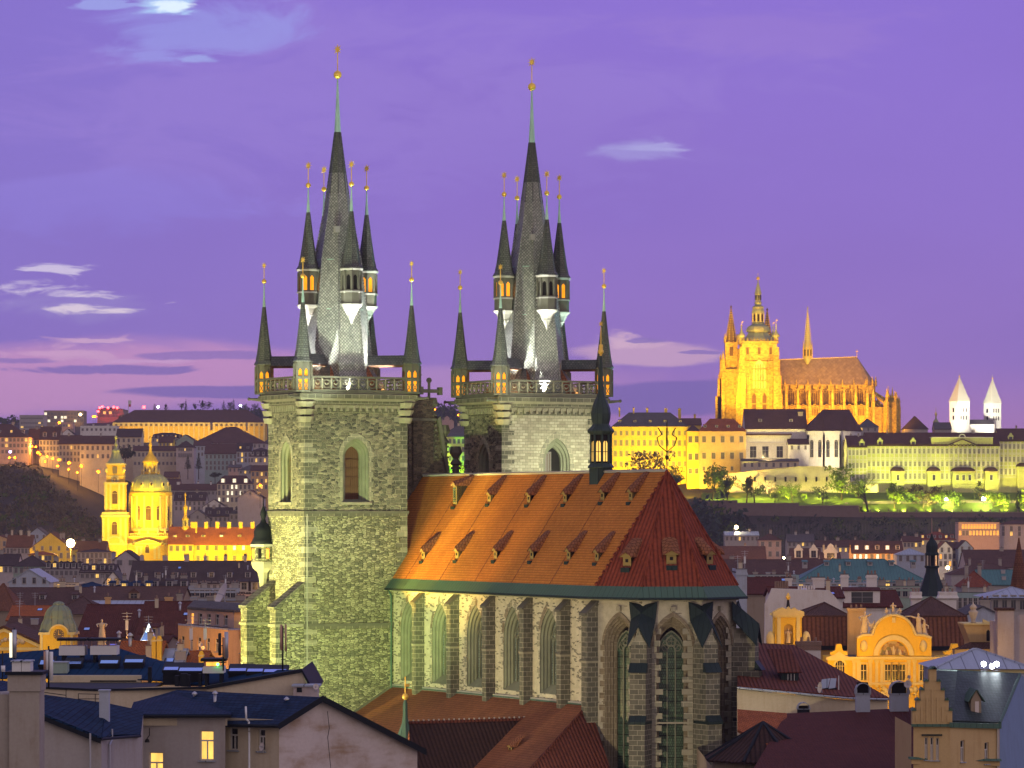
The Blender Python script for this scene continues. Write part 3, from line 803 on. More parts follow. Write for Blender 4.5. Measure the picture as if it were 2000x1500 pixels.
    for k in range(4):
        a = R(45+90*k); b = Vector((math.cos(a), math.sin(a), 0)); s_ = Vector((-b.y, b.x, 0)); c = Vector((uc, vc, zb))
        m2.poly([c+b*5.2+s_*1.1, c+b*5.2-s_*1.1, c+b*2.9-s_*.25+Vector((0,0,3.3)), c+b*2.9+s_*.25+Vector((0,0,3.3))], 'slate_fine')
        m2.poly([c+b*5.2+s_*1.1, c+b*2.9+s_*.25+Vector((0,0,3.3)), c+b*2.6+s_*2.0], 'tile_aisle')
        m2.poly([c+b*5.2-s_*1.1, c+b*2.6-s_*2.0, c+b*2.9-s_*.25+Vector((0,0,3.3))], 'tile_aisle')
    a = R(-22.5+22.5)
    m2.box(uc+1.5, uc+1.95, vc-1.15, vc-.65, zb+16.1, zb+16.7, 'corbel')
    m2.build('spire', t)
    for k, (du, dv, lit) in enumerate(((1, 0, False), (0, -1, True), (0, 1, True), (-1, 0, True))):
        m2 = MB(); u, v = uc+3.25*du, vc+3.25*dv; z = 63.9
        m2.lathe([(.03, -.2), (.22, .35), (.46, .80), (.56, .86), (.56, 1.0), (.64, 1.15), (.82, 1.5), (1.12, 1.8), (1.16, 1.9)], 8, (u, v, z), 'corbel', R(22.5))
        m2.lathe([(1.02, 0), (1.02, 1.25)], 8, (u, v, z+1.88), 'dressed_dark', R(22.5))
        m2.lathe([(1.16, 0), (1.16, .14), (1.0, .2)], 8, (u, v, z+3.05), 'corbel', R(22.5))
        lantern(m2, u, v, z+3.15, .98, 2.2, lit, False, stone='dressed_dark')
        m2.lathe([(1.12, 0), (1.2, .18), (1.1, .25)], 8, (u, v, z+5.25), 'corbel', R(22.5))
        spirelet(m2, u, v, z+5.45, .98, 5.75, 2.5, .42, .27, 'slate_fine' , mast=1.5)
        m2.build('spire_turret', t)
    m2 = MB()
    for zr, rr in ((8.4, 2.66), (13.4, 2.2)):
        m2.ring((uc, vc, zb+zr), (1, 0, 0), (0, 1, 0), rr, .07, 'spike', 16)
    m2.build('spire_band', t)
    return t
T1 = tower(0.0, 8.7, 11.3, 12.0)
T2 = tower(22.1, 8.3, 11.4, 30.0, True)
mb = MB()
for (ua, ub) in ((-1.55, -.06), (-8.64, -7.1)):
    pts = [(ua, .05, 12), (ua, -3.1, 12), (ua, -3.1, 35.5), (ua, .05, 37.9)]
    mb.prism(pts, (ub-ua, 0, 0), 'rubble_low')
    mb.prism([(ua-.12, .06, 38.15), (ua-.12, .06, 37.85), (ua-.12, -3.3, 35.3), (ua-.12, -3.3, 35.6)], (ub-ua+.24, 0, 0), 'ashlar_dark')
    quoins(mb, ub, -3.1, -1, 1, 12, 35.2, 'ashlar_dark', .5, .7, .95)
    mb.box(ua-.12, ub+.12, -3.25, .1, 33.64, 33.92, 'dressed')
mb.build('tower_buttress', church)
mb = MB(); mb.path([(.1, .12, 12), (.1, .12, 29.5), (.16, .2, 30), (.16, .2, 44.8)], .05, 'corbel', 5)
mb.path([(.1, 9.5, 16), (.1, 9.5, 36.6), (-.1, 9.2, 37.2)], .1, 'copper', 6); mb.build('rain_pipe', church)
mb = MB(); ou, ov = -8.9, -.5
mb.lathe([(.35, 37.2), (.45, 38.3), (.6, 38.9), (1.05, 39.3), (1.2, 39.7), (1.22, 40.0)], 8, (ou, ov, 0), 'dressed', R(22.5))
mb.lathe([(1.1, 40.0), (1.1, 41.6)], 8, (ou, ov, 0), 'rubble_low', R(22.5)); mb.lathe([(1.3, 41.5), (1.35, 41.75)], 8, (ou, ov, 0), 'corbel', R(22.5))
mb.lathe([(1.3, 41.75), (1.1, 42.2), (.95, 42.5), (.98, 43.0), (.8, 43.5), (.35, 43.9), (.2, 44.3), (.32, 44.7), (.3, 45.0), (.06, 45.6), (.03, 46.6)], 10, (ou, ov, 0), 'mt_black', 0, True)
for k in range(8):
    a = R(45*k); mb.box(ou+1.06*math.cos(a)-.12, ou+1.06*math.cos(a)+.12, ov+1.06*math.sin(a)-.12, ov+1.06*math.sin(a)+.12, 40.3, 41.3, 'void' if k % 2 else 'lit_warm')
mb.build('stair_oriel', church)

VS, VN, VC, UE = 9.8, 23.6, 16.7, 41.5
ZE, ZB = 37.5, 12.0
zs_sill = 27.7
def apse(r, k):   # vertices of the half octagon, k = -2..2
    a = R(45*k); return (UE+r*math.cos(a), VC+r*math.sin(a))
RA = VC-VS
mb = MB(); mb.M = frame((0, VS, 0), (1, 0, 0), (0, 1, 0))
bw = [3.35, 10.35, 17.85, 25.35, 32.6]
ops = [(x, 1.75, 28.2, 33.1, 'pointed', 1.0) for x in bw]
wall_arch(mb, 0, UE, ZB, ZE, ops, 'opuka')
for o in ops:
    st = [(1.75, 0), (1.75, .1), (1.55, .22), (1.55, .36), (1.38, .5), (1.38, .62), (1.22, .75), (1.22, 1.0)]
    reveal(mb, o[0], o[2]+.0, o[3], 'pointed', 1.0, st, 'win_stone', .9)
    a = arch_pts(o[0], 1.77, o[3], 'pointed'); b = arch_pts(o[0], 2.15, o[3], 'pointed')
    for j in range(len(a)-1):
        if random.random() < .7: mb.poly([(a[j][0], -.03, a[j][1]), (b[j][0], -.03, b[j][1]), (b[j+1][0], -.03, b[j+1][1]), (a[j+1][0], -.03, a[j+1][1])], 'ashlar_brown' if random.random() < .5 else 'ashlar')
    for s in (-1, 1):
        z = 28.4
        while z < 33:
            e = random.choice((.25, .5)); xa, xb = sorted((o[0]+s*1.77, o[0]+s*(1.77+e)));
            if random.random() < .6: mb.box(xa, xb, -.035, .02, z, z+.38, 'ashlar')
            z += .42
mb.M = None
def apse_frame(k):
    a = Vector((*apse(RA, k), 0)); b = Vector((*apse(RA, k+1), 0)); d = (b-a).normalized()
    return frame(a, d, (-d.y, d.x, 0)), (b-a).length
for k in (-2, -1, 0, 1):
    M, L = apse_frame(k); mb.M = M
    o = (L/2+.05, 1.72, 14.0, 33.0, 'pointed', .85)
    wall_arch(mb, 0, L, ZB, ZE, [o], 'opuka_plain')
    st = [(1.72, 0), (1.72, .08), (1.58, .2), (1.58, .3), (1.45, .42), (1.45, .52), (1.3, .68), (1.3, .8), (1.12, .98), (1.12, 1.3)]
    reveal(mb, o[0], o[2], o[3], 'pointed', .85, st, 'ashlar_brown', .3)
    a = arch_pts(o[0], 1.74, o[3], 'pointed', 8, .85); b = arch_pts(o[0], 1.98, o[3], 'pointed', 8, .85)
    for j in range(len(a)-1):
        i = mb.add([(a[j][0], -.12, a[j][1]), (b[j][0], -.12, b[j][1]), (b[j+1][0], -.12, b[j+1][1]), (a[j+1][0], -.12, a[j+1][1]), (b[j][0], .02, b[j][1]), (b[j+1][0], .02, b[j+1][1]), (a[j][0], .02, a[j][1]), (a[j+1][0], .02, a[j+1][1])])
        mb.faces(i, [(0, 1, 2, 3), (1, 4, 5, 2), (6, 0, 3, 7)], 'ashlar_brown')
    mb.box(o[0]-.22, o[0]+.22, -.3, .02, 36.15, 36.55, 'dressed')
    for s in (-1, 1): # flush jamb stones of uneven length
        z = 14.2; kk = 0
        while z < 33:
            e = .18 if kk % 2 else .5; e *= random.uniform(.8, 1.2); xa, xb = sorted((o[0]+s*1.74, o[0]+s*(1.74+e)))
            mb.box(xa, xb, -.03, .02, z, z+.50, 'ashlar_brown'); z += .54; kk += 1
    mb.box(0, L, -.05, .02, 26.1, 26.26, 'dressed') if k in (-1,) else None
mb.M = None
mb.poly([(0, VN, ZB), (UE, VN, ZB), (UE, VN, ZE), (0, VN, ZE)], 'opuka')
mb.box(-8, 0, VS+.1, VN-.1, ZB, ZE, 'gable_stone')
cor = [(-.2, VS-.25)]+[apse(RA+.25, k) for k in (-2, -1, 0, 1, 2)]+[(-.2, VN+.25)]
i = mb.add([(u, v, ZE-.45) for u, v in cor]+[(u, v, ZE-.02) for u, v in cor]+[((u if n_ in (0, 6) else UE+(u-UE)*.96), VC+(v-VC)*.965, ZE-.47) for n_, (u, v) in enumerate(cor)])
mb.faces(i, [(k, k+1, 8+k, 7+k) for k in range(6)]+[(14+k, 15+k, k+1, k) for k in range(6)], 'dressed')
nave = mb.build('nave_wall', church)
def tracery(mb, xc, hw, zb, zs, k, y, lights, m='win_stone', glass='lead_glass_grey'):
    pane(mb, xc, hw, zb, zs, 'pointed', k, y+.1, glass)
    w = 2*hw/lights
    for j in range(1, lights): mb.box(xc-hw+j*w-.055, xc-hw+j*w+.055, y-.06, y+.08, zb, zs+.25, m)
    for j in range(lights):
        c = xc-hw+(j+.5)*w
        for s in (-1, 1):
            ap = arch_pts(c, w*.46, zs-.1, 'pointed', 4, 1.0)
        for p, q in zip(ap[:-1], ap[1:]): mb.tube((p[0], y, p[1]), (q[0], y, q[1]), .055, m, 4)
    zt = zs+hw*.72
    mb.ring((xc, y, zt), (1, 0, 0), (0, 0, 1), hw*.40, .10, m, 14)
    for j in range(4):
        a = math.pi/4+j*math.pi/2; mb.ring((xc+hw*.2*math.cos(a), y, zt+hw*.2*math.sin(a)), (1, 0, 0), (0, 0, 1), hw*.16, .06, m, 8)
    for s in (-1, 1):
        mb.ring((xc+s*hw*.5, y, zs+hw*.22), (1, 0, 0), (0, 0, 1), hw*.26, .08, m, 10)
        mb.path([(xc+s*hw*.95, y, zs+.1), (xc+s*hw*.55, y, zs+hw*.75), (xc, y, zs+hw*1.25)], .05, m, 4)
    ap = arch_pts(xc, hw, zs, 'pointed', 8, k)
    for p, q in zip(ap[:-1], ap[1:]): mb.tube((p[0], y, p[1]), (q[0], y, q[1]), .08, m, 4)
for x in bw:
    m2 = MB(); m2.M = frame((0, VS, 0), (1, 0, 0), (0, 1, 0)); tracery(m2, x, 1.22, 29.0, 33.1, 1.0, .85, 4); m2.build('nave_window', church)
for k in (-2, -1, 0):
    M, L = apse_frame(k); m2 = MB(); m2.M = M
    tracery(m2, L/2+.05, 1.12, 14.2, 32.6, .85, 1.05, 3, 'win_stone', 'lead_glass')
    for z in range(15, 33): m2.box(L/2-1.05, L/2+1.15, 1.02, 1.06, z-.02, z+.02, 'iron')
    m2.build('apse_window', church)
def buttress(M, w, dep, z0, z1, cap=1.3, m='ashlar_dark', offs=()):
    b = MB(); b.M = M  # local x along the wall (centred), -y outward
    zt = z1
    b.prism([(-w/2, .05, z0), (-w/2, -dep, z0), (-w/2, -dep, zt-cap), (-w/2, .05, zt)], (w, 0, 0), m)
    b.prism([(-w/2-.1, .06, zt+.2), (-w/2-.1, .06, zt-.05), (-w/2-.1, -dep-.2, zt-cap-.12), (-w/2-.1, -dep-.2, zt-cap+.1)], (w+.2, 0, 0), 'dressed_dark')
    for z in offs: b.box(-w/2-.08, w/2+.08, -dep-.12, .03, z, z+.16, 'dressed_dark'); b.box(-w/2-.04, w/2+.04, -dep-.06, .03, z-.2, z, 'dressed')
    return b
for uE in (6.9, 14.4, 21.9, 29.4, 36.6):
    b = buttress(frame((uE-.42, VS, 0), (1, 0, 0), (0, 1, 0)), .85, .95, 26.6, 37.0, 1.0, 'ashlar_dark', (32.0,)); b.build('nave_buttress', church)
b = buttress(frame((41.2, VS, 0), (1, 0, 0), (0, 1, 0)), 1.0, 1.1, 12, 36.9, 1.1, 'ashlar_dark', (31.6,)); b.build('nave_buttress', church)
for k, dep in ((-1, 2.1), (0, 2.3), (1, 2.6)):
    a = R(45*k); d = Vector((math.cos(a), math.sin(a), 0)); o = Vector((*apse(RA, k), 0)); w = 1.45
    b = MB(); b.M = frame(o, (-d.y, d.x, 0), -d)
    b.box(-w/2, w/2, -dep, .3, 12, 26.2, 'ashlar_dark'); b.box(-w/2, w/2, -dep+.35, .3, 26.2, 31.0, 'ashlar_dark')
    b.box(-w/2-.07, w/2+.07, -dep-.15, .1, 26.15, 26.4, 'copper_dark')
    b.prism([(-w/2-.05, -dep-.1, 26.4), (-w/2-.05, -dep+.37, 26.4), (-w/2-.05, -dep+.37, 26.95)], (w+.1, 0, 0), 'copper_dark')
    b.prism([(-w/2-.1, -dep+.05, 30.75), (-w/2-.1, -dep+.7, 30.75), (-w/2-.1, -dep+.7, 31.6)], (w+.2, 0, 0), 'copper_dark')
    b.box(-w/2, w/2, -dep+.7, .3, 31.0, 33.2, 'ashlar_dark')
    b.prism([(-w/2, -dep+.7, 33.2), (w/2, -dep+.7, 33.2), (0, -dep+.7, 34.5)], (0, dep-.6, 0), 'ashlar')
    e = w/2+.32; zr0, zr1 = 34.75, 36.6
    rl, rr = (0, -dep+.45, zr0), (0, .1, zr1)
    for s in (-1, 1):
        b.prism([(s*e, -dep+.45, 32.9), rl, rr, (s*(e+.1), .1, 36.9 if False else 35.3)], (0, 0, .16), 'copper_dark')
        b.poly([(s*(e+.1), .1, 35.3), rr, (s*(e+.25), .1, 36.75)], 'copper_dark')
        b.prism([rr, (s*(e+.25), .1, 36.9), (s*(e+.1), .05, 35.4), (0, -.6, 35.9)], (0, 0, .1), 'copper_dark')
    b.M = None
    for s in (-1, 1):
        t = Vector((-d.y, d.x, 0))*s; c = o+d*(dep)+t*(w/2)
    o2 = b.build('apse_buttress', church)
    for s in (-1, 1):
        q = MB(); kk = k if s > 0 else k-1
        if kk < -2 or kk > 1: continue
        M, L = apse_frame(kk); q.M = M; z = 12.5; j = 0
        while z < 35:
            e = (.45 if j % 2 else .9)*random.uniform(.8, 1.15); x0 = w*.55 if s > 0 else L-w*.55
            xa, xb = sorted((x0, x0+s*e)); q.box(xa, xb, -.04, .02, z, z+.5, 'ashlar' if random.random() < .5 else 'dressed'); z += .54; j += 1
        q.build('quoin_strip', church)

mb = MB(); ZR = 48.75; zt = 38.35; vt = VS-.15
uw = -7.5
def roofpoint(k, zf):  # on apse hip k at fraction zf between peak (0) and tile foot (1)
    u, v = apse(RA+.15, k); return Vector((42.3+(u-42.3)*zf, VC+(v-VC)*zf, ZR+(zt-ZR)*zf))
pk = Vector((42.3, VC, ZR))
mb.poly([(uw, vt, zt), (UE, vt, zt), pk, (uw, VC, ZR)], 'tile_orange')
mb.poly([(UE, VN+.15, zt), (uw, VN+.15, zt), (uw, VC, ZR), pk], 'tile_orange')
for k in (-2, -1, 0, 1):
    mb.poly([roofpoint(k, 1) if k > -2 else (UE, vt, zt), roofpoint(k+1, 1), pk], 'tile_red')
for k in (-1, 0, 1): mb.path([pk, roofpoint(k, 1)], .14, 'tile_red', 6)
prev = None
for j in range(40):
    t = j/39; p = pk.lerp(Vector((UE, vt, zt)), t)
    if j % 2 == 0: mb.tube(p, p+Vector((.25, -.25, -.15)), .13, 'tile_red', 5)
mb.tube((uw, VC, ZR+.02), pk+Vector((0, 0, .02)), .16, 'corbel', 6)
for u_ in (3.0, 10.5, 18.0, 25.5, 33.0): mb.tube((u_, vt, zt+.0), (u_, VC, ZR), .045, 'tile_aisle', 4)
ft = [(uw, vt, zt), (UE, vt, zt)]+[tuple(roofpoint(k, 1)) for k in (-1, 0, 1)]+[(UE, VN+.15, zt), (uw, VN+.15, zt)]
fo = [(uw, VS-.95, ZE-.12), (UE+.05, VS-.95, ZE-.12)]+[(*apse(RA+1.0, k), ZE-.12) for k in (-1, 0, 1)]+[(UE+.05, VN+.95, ZE-.12), (uw, VN+.95, ZE-.12)]
for j in range(len(ft)-1):
    mb.poly([fo[j], fo[j+1], ft[j+1], ft[j]], 'copper'); a, b = Vector(fo[j]), Vector(fo[j+1])
    mb.prism([a, b, b-Vector((0, 0, .18)), a-Vector((0, 0, .18))], (0, .05, 0), 'copper_dark')
    mb.tube(a-Vector((0, 0, .12)), b-Vector((0, 0, .12)), .1, 'copper_dark', 6)
fi = [(uw, VS, ZE-.05), (UE, VS, ZE-.05)]+[(*apse(RA, k), ZE-.05) for k in (-1, 0, 1)]+[(UE, VN, ZE-.05), (uw, VN, ZE-.05)]
for j in range(len(ft)-1): mb.poly([fi[j], fi[j+1], fo[j+1], fo[j]], 'dressed_dark')
mb.build('nave_roof', church)
mb = MB(); mb.tube(pk, pk+Vector((0, 0, 4.6)), .05, 'iron', 5)
for s in (-1, 1):
    for d in ((.47, .88), (.88, -.47)):
        v = Vector((d[0]*s, d[1]*s, 0))
        mb.path([pk+Vector((0, 0, 1.7)), pk+v*.7+Vector((0, 0, 2.3)), pk+v*.9+Vector((0, 0, 3.0)), pk+v*.45+Vector((0, 0, 3.3)), pk+v*.8+Vector((0, 0, 3.9))], .05, 'iron', 4)
mb.sphere(pk+Vector((0, 0, 1.2)), .18, 'iron', 8, 5); mb.build('roof_finial', church)
def dormer_mesh(name, w=.62, h=.72, big=False):
    """local: x along the roof, y up-slope horizontally, z up; origin at the foot of the front"""
    b = MB(); sl = (ZR-zt)/(VC-vt)
    hh = 1.9 if big else h; L = (hh+.55)/(sl-.55) if not big else (hh+.5)/(sl-.55)
    L = min(L, 3.2)
    b.box(-w/2, w/2, -.05, .5, -.25, hh, 'wood_dormer'); b.box(-w*.16, w*.16, -.09, .0, hh*.35, hh*.72, 'void')
    if big:
        for j in range(7): b.box(-w*.36, w*.36, -.12, .0, .2+j*.22, .32+j*.22, 'copper')
    b.box(-w/2-.03, w/2+.03, -.35, .2, -.62, -.2, 'copper_dark')
    e = w/2+.22; zf = hh-.02; top = hh+.34
    tip = (0, 2.0/(sl)*1.25, 0); ty = tip[1]
    yb = (top+.15)/(1.2 if big else sl-.78); zb_ = sl*yb
    yc = (zf)/sl
    for s in (-1, 1):
        b.prism([(s*e, -.28, zf-.05), (0, -.28, top), (0, yb, zb_+.03), (s*e*.9, yb*.98, zb_-.05), (s*e, yc, zf-.02)], (0, 0, .06), 'tile_aisle')
        b.poly([(s*w/2, 0, -.2), (s*w/2, 0, zf), (s*w/2, yb*.95, zb_-.06), (s*w/2, yc, zf-.3)], 'cheek_shade')
    b.poly([(-e, -.2, zf), (e, -.2, zf), (0, -.2, top)], 'wood_dormer')
    return b.build(name, church)
def on_south_roof(px, py):
    """point of the south roof plane seen at a photo pixel"""
    best = None
    for j in range(600):
        f = j/599; v = vt+(VC-vt)*f; z = zt+(ZR-zt)*f
        A = C3(0, v, z); du = C3(1, v, z)-A
        p = (px-1000)/FPX; u = (p*A.y-A.x)/(du.x-p*du.y); q = A+du*u
        y = HY-(q.z-EYE)/q.y*FPX
        if best is None or abs(y-py) < best[0]: best = (abs(y-py), u, v, z)
    return best[1:]
dm = None
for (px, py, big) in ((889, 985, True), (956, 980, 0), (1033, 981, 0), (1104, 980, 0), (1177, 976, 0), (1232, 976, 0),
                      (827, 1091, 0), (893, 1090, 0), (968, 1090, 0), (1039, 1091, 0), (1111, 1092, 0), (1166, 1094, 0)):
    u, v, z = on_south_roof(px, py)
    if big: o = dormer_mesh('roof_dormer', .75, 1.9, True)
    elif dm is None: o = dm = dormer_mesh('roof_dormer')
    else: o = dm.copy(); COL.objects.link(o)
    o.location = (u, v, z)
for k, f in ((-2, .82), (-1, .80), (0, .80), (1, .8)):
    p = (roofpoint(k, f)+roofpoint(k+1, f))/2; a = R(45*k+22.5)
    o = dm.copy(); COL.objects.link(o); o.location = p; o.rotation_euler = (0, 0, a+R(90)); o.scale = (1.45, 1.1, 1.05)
mb = MB(); tu = 30.1; zr = ZR
mb.box(tu-.8, tu+.8, VC-.8, VC+.8, zr-2.8, zr+.5, 'copper_turret'); mb.lathe([(1.2, 0), (1.25, .12), (1.05, .4), (.95, .5)], 8, (tu, VC, zr+.35), 'copper_turret', R(22.5))
mb.lathe([(.84, .8), (.84, 3.6)], 8, (tu, VC, zr), 'void', R(22.5))
for k in range(8):
    a = R(22.5+45*k); b_ = R(45*(k+1)); mb.tube((tu+.92*math.cos(a), VC+.92*math.sin(a), zr+.8), (tu+.92*math.cos(a), VC+.92*math.sin(a), zr+3.6), .12, 'copper_turret', 5)
    m_ = Vector((tu+.80*math.cos(b_), VC+.80*math.sin(b_), 0)); t = Vector((-math.sin(b_), math.cos(b_), 0)); n_ = Vector((math.cos(b_), math.sin(b_), 0))*.04
    pts = [m_+n_+t*x+Vector((0, 0, z)) for x, z in ((-.22, zr+1.0), (.22, zr+1.0), (.22, zr+2.7), (.12, zr+2.9), (-.12, zr+2.9), (-.22, zr+2.7))]
    mb.poly(pts, 'lit'); mb.tube(m_+n_*1.6+Vector((0, 0, zr+1.0)), m_+n_*1.6+Vector((0, 0, zr+2.9)), .04, 'iron', 4); mb.tube(m_+n_*1.6-t*.22+Vector((0, 0, zr+1.9)), m_+n_*1.6+t*.22+Vector((0, 0, zr+1.9)), .04, 'iron', 4)
mb.lathe([(1.0, 3.5), (1.2, 3.7), (1.28, 3.85), (1.2, 4.0), (.9, 4.3), (.78, 4.5), (.9, 5.0), (.94, 5.5), (.86, 6.0), (.68, 6.5), (.42, 7.0), (.28, 7.6), (.22, 8.6), (.14, 10.2), (.1, 11.0)], 8, (tu, VC, zr), 'copper_turret', R(22.5))
mb.lathe([(.12, 10.9), (.12, 11.4), (.2, 11.5), (.2, 11.9), (.1, 12.0)], 8, (tu, VC, zr), 'gold'); mb.sphere((tu, VC, zr+11.3), .28, 'gold', 10, 6)
mb.tube((tu, VC, zr+11.9), (tu, VC, zr+13.6), .05, 'gold', 5); star(mb, (tu, VC, zr+13.9), .27); mb.build('ridge_turret', church)
mb = MB(); gu = -7.3
mb.prism([(gu, VC-3.7, 44), (gu, VC+3.7, 44), (gu, VC+1.8, 54.5), (gu, VC+1.3, 55.6), (gu, VC-1.3, 55.6), (gu, VC-1.8, 54.5)], (-1.2, 0, 0), 'gable_stone')
mb.box(gu-1.3, gu+.25, VC-1.25, VC+1.25, 54.2, 56.6, 'gable_stone'); mb.box(gu-1.4, gu+.35, VC-1.4, VC+1.4, 54.4, 54.65, 'dressed_dark')
mb.box(gu-1.2, gu+.2, VC-1.15, VC+1.15, 46, 54.4, 'gable_stone')
for s in (-1, 1): mb.prism([(gu+.3, VC+s*3.6, 44), (gu+.3, VC+s*3.9, 44.2), (gu+.3, VC+s*1.95, 54.9), (gu+.3, VC+s*1.6, 54.6)], (-1.6, 0, 0), 'dressed_dark')
def crocket(mb, u, v, z0, z1, r):
    mb.lathe([(r, 0), (r*.85, (z1-z0)*.7), (r*1.5, (z1-z0)*.72), (r*.6, (z1-z0)*.8), (r*1.6, (z1-z0)*.9), (r*1.2, z1-z0)], 6, (u, v, z0), 'dressed_dark')
    z = z0+.3
    while z < z0+(z1-z0)*.68:
        for a in range(4):
            t = R(90*a+30); mb.box(u+r*math.cos(t)*1.15-.1, u+r*math.cos(t)*1.15+.1, v+r*math.sin(t)*1.15-.1, v+r*math.sin(t)*1.15+.1, z, z+.2, 'dressed_dark')
        z += .55
crocket(mb, gu-.5, VC-.35, 56.4, 59.4, .3)
c = Vector((gu-.5, VC-.35, 57.5)); mb.box(c.x-.45, c.x+.45, c.y-.45, c.y+.45, 57.2, 57.9, 'dressed')
for d, L in (((.0, 1, 0), 2.6), ((0, -1, 0), .9), ((1, 0, 0), .8)):
    d = Vector(d); mb.tube(c, c+d*L, .2, 'dressed_dark', 6); e = c+d*L; mb.box(e.x-.25, e.x+.25, e.y-.2, e.y+.2, e.z-.4, e.z+.4, 'dressed_dark')
e = c+Vector((0, 1.35, 0)); mb.tube(e-Vector((0, 0, 1.2)), e+Vector((0, 0, 1.3)), .15, 'dressed_dark', 6); mb.sphere(e+Vector((0, 0, 1.1)), .3, 'dressed_dark', 6, 4); mb.sphere(e-Vector((0, 0, 1.0)), .3, 'dressed_dark', 6, 4)
for v, zt_ in ((VC+1.2, 56.8), (VC-1.8, 56.0), (VC+2.6, 54.0), (VC+4.0, 51.8)):
    crocket(mb, gu-.3, v, zt_-6.5, zt_, .42)
mb.build('west_gable', church)
mb = MB(); sa = .60; zw = 27.55
def zaisle(v): return zw-sa*(VS-v)
ve = -1.2; ze = zaisle(ve)
A = Vector((.05, VS, zw)); B = Vector((40.2, VS, zw+.1)); Cc = Vector((46.5, ve, ze)); Dd = Vector((.05, ve, ze))
mb.poly([Dd, Cc, B, A], 'tile_aisle'); Ee = Vector((46.5, 8.9, ze)); mb.poly([Cc, Ee, B], 'rf_rib')
mb.path([B, Cc], .16, 'rf_rib', 6); mb.tube(Cc+Vector((0, 0, -.05)), Ee+Vector((0, 0, -.05)), .14, 'copper', 6)
mb.prism([A+Vector((-.35, 0, -.1)), Dd+Vector((-.35, 0, -.1)), Dd+Vector((-.35, 0, .25)), A+Vector((-.35, 0, .25))], (.35, 0, 0), 'dressed_dark')
mb.box(0, 41, VS-.25, VS+.05, zw-.1, zw+.22, 'corbel'); mb.box(0, 41, VS-.35, VS-.2, zw-.05, zw+.06, 'copper')
mb.build('aisle_roof', church)
mb = MB(); mb.poly([(.05, ve+.5, 0), (46, ve+.5, 0), (46, ve+.5, ze), (.05, ve+.5, ze)], 'opuka_plain'); mb.poly([(46, ve+.5, 0), (46, 9.5, 0), (46, 9.5, ze), (46, ve+.5, ze)], 'opuka_plain')
mb.box(-8.7, 0, .3, 33, 0, 12.5, 'rubble_low'); mb.box(0.1, 41.5, VS+.2, VN-.2, 0, 12.2, 'opuka_plain')
for k in (-2, -1, 0, 1):
    M, L = apse_frame(k); mb.M = M; mb.poly([(0, .02, 0), (L, .02, 0), (L, .02, 12.1), (0, .02, 12.1)], 'opuka_plain')
mb.M = None
mb.build('aisle_wall', church)
mb = MB(); tr = 32.4; vz = 25.9; pit = 1.2
va_, vb_ = -4.6, 7.3
def zt2(du): return vz-pit*abs(du)
mb.poly([(tr, vb_, vz), (tr, va_, vz), (tr+8, va_-3, vz-9.6), (tr+8, -6, vz-9.6), (tr+4.2, -1.2+.2, zt2(4.2))], 'tile_dark')  # slopes turned from the floodlights, their shade painted in as darker tile
mb.poly([(tr, va_, vz), (tr, vb_, vz), (tr-4.2, -1, zt2(4.2)), (tr-8, -6, vz-9.6), (tr-8, va_-3, vz-9.6)], 'tile_dark')
mb.poly([(tr, va_, vz), (tr-8, va_-3, vz-9.6), (tr+8, va_-3, vz-9.6)], 'tile_aisle')
mb.tube((tr, va_, vz+.03), (tr, vb_, vz+.03), .16, 'rf_rib', 6)
for j in range(24):
    t = j/23; mb.box(tr-.06, tr+.06, va_+(vb_-va_)*t-.06, va_+(vb_-va_)*t+.06, vz+.1, vz+.3, 'corbel')
mb.build('chapel_roof', church)
mb = MB(); mb.lathe([(.85, -1.6), (.6, -.8), (.3, .0), (.22, .6), (.2, 1.8), (.1, 2.1)], 8, (tr, va_-.3, vz), 'copper', R(22.5)); mb.sphere((tr, va_-.3, vz+2.4), .3, 'gold', 10, 6)
mb.tube((tr, va_-.3, vz+2.6), (tr, va_-.3, vz+4.2), .05, 'gold', 5); mb.box(tr, tr+.03, va_-.3, va_+.1, vz+3.3, vz+3.55, 'gold'); mb.build('chapel_finial', church)
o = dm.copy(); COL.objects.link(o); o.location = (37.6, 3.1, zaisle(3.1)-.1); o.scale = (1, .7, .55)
GRN = (1.0, .93, .45); WHT = (.96, .97, .90); YEL = (1.0, .72, .30)
def cspot(a, b, col, pw, ang=60, blend=.7, size=.3): return spot(C3(*a), C3(*b), col, pw, ang, blend, size)
cspot((-7, -25, 20), (-5, 0, 33), (1.0, .90, .25), 120000, 56)              # lower south tower
cspot((32, -18, 23), (-.5, 6, 41), (.74, 1.0, .30), 78000, 50)     # its east face
cspot((-4, -24, 24), (-4, 0, 50), (1.0, .92, .46), 80000, 50)
cspot((26, -8, 26), (0, 6, 51), (.92, .95, .60), 26000, 40)
cspot((30, -18, 22.5), (20, 9.8, 33), (1.0, .92, .60), 9500, 110)
cspot((10, -14, 22.5), (4, 9.8, 33), (.86, 1.0, .55), 3000, 100); cspot((20, -16, 22.5), (13, 9.8, 33), (.95, .95, .45), 7500, 110)
cspot((3.5, -3, 31), (7, 13.5, 44.5), (1.0, .60, .09), 44000, 44)        # roof glow
cspot((12, -12, 28), (15, 14, 45), (1.0, .64, .14), 42000, 44)
cspot((34, -22, 24), (30, 12, 42), (1.0, .74, .32), 8000, 80)
cspot((70, -18, 16), (44, 10.5, 29), (1.0, .84, .54), 27000, 60)     # apse
cspot((84, 20, 14), (47, 18, 28), (.9, .8, .66), 7000, 60)
cspot((6, 30, 49.3), (0, 29, 52), (.97, 1.0, .62), 2000, 120)     # right tower's face, from the nave roof
cspot((9, 26, 45), (0, 28, 53), (.97, 1.0, .66), 4500, 100)
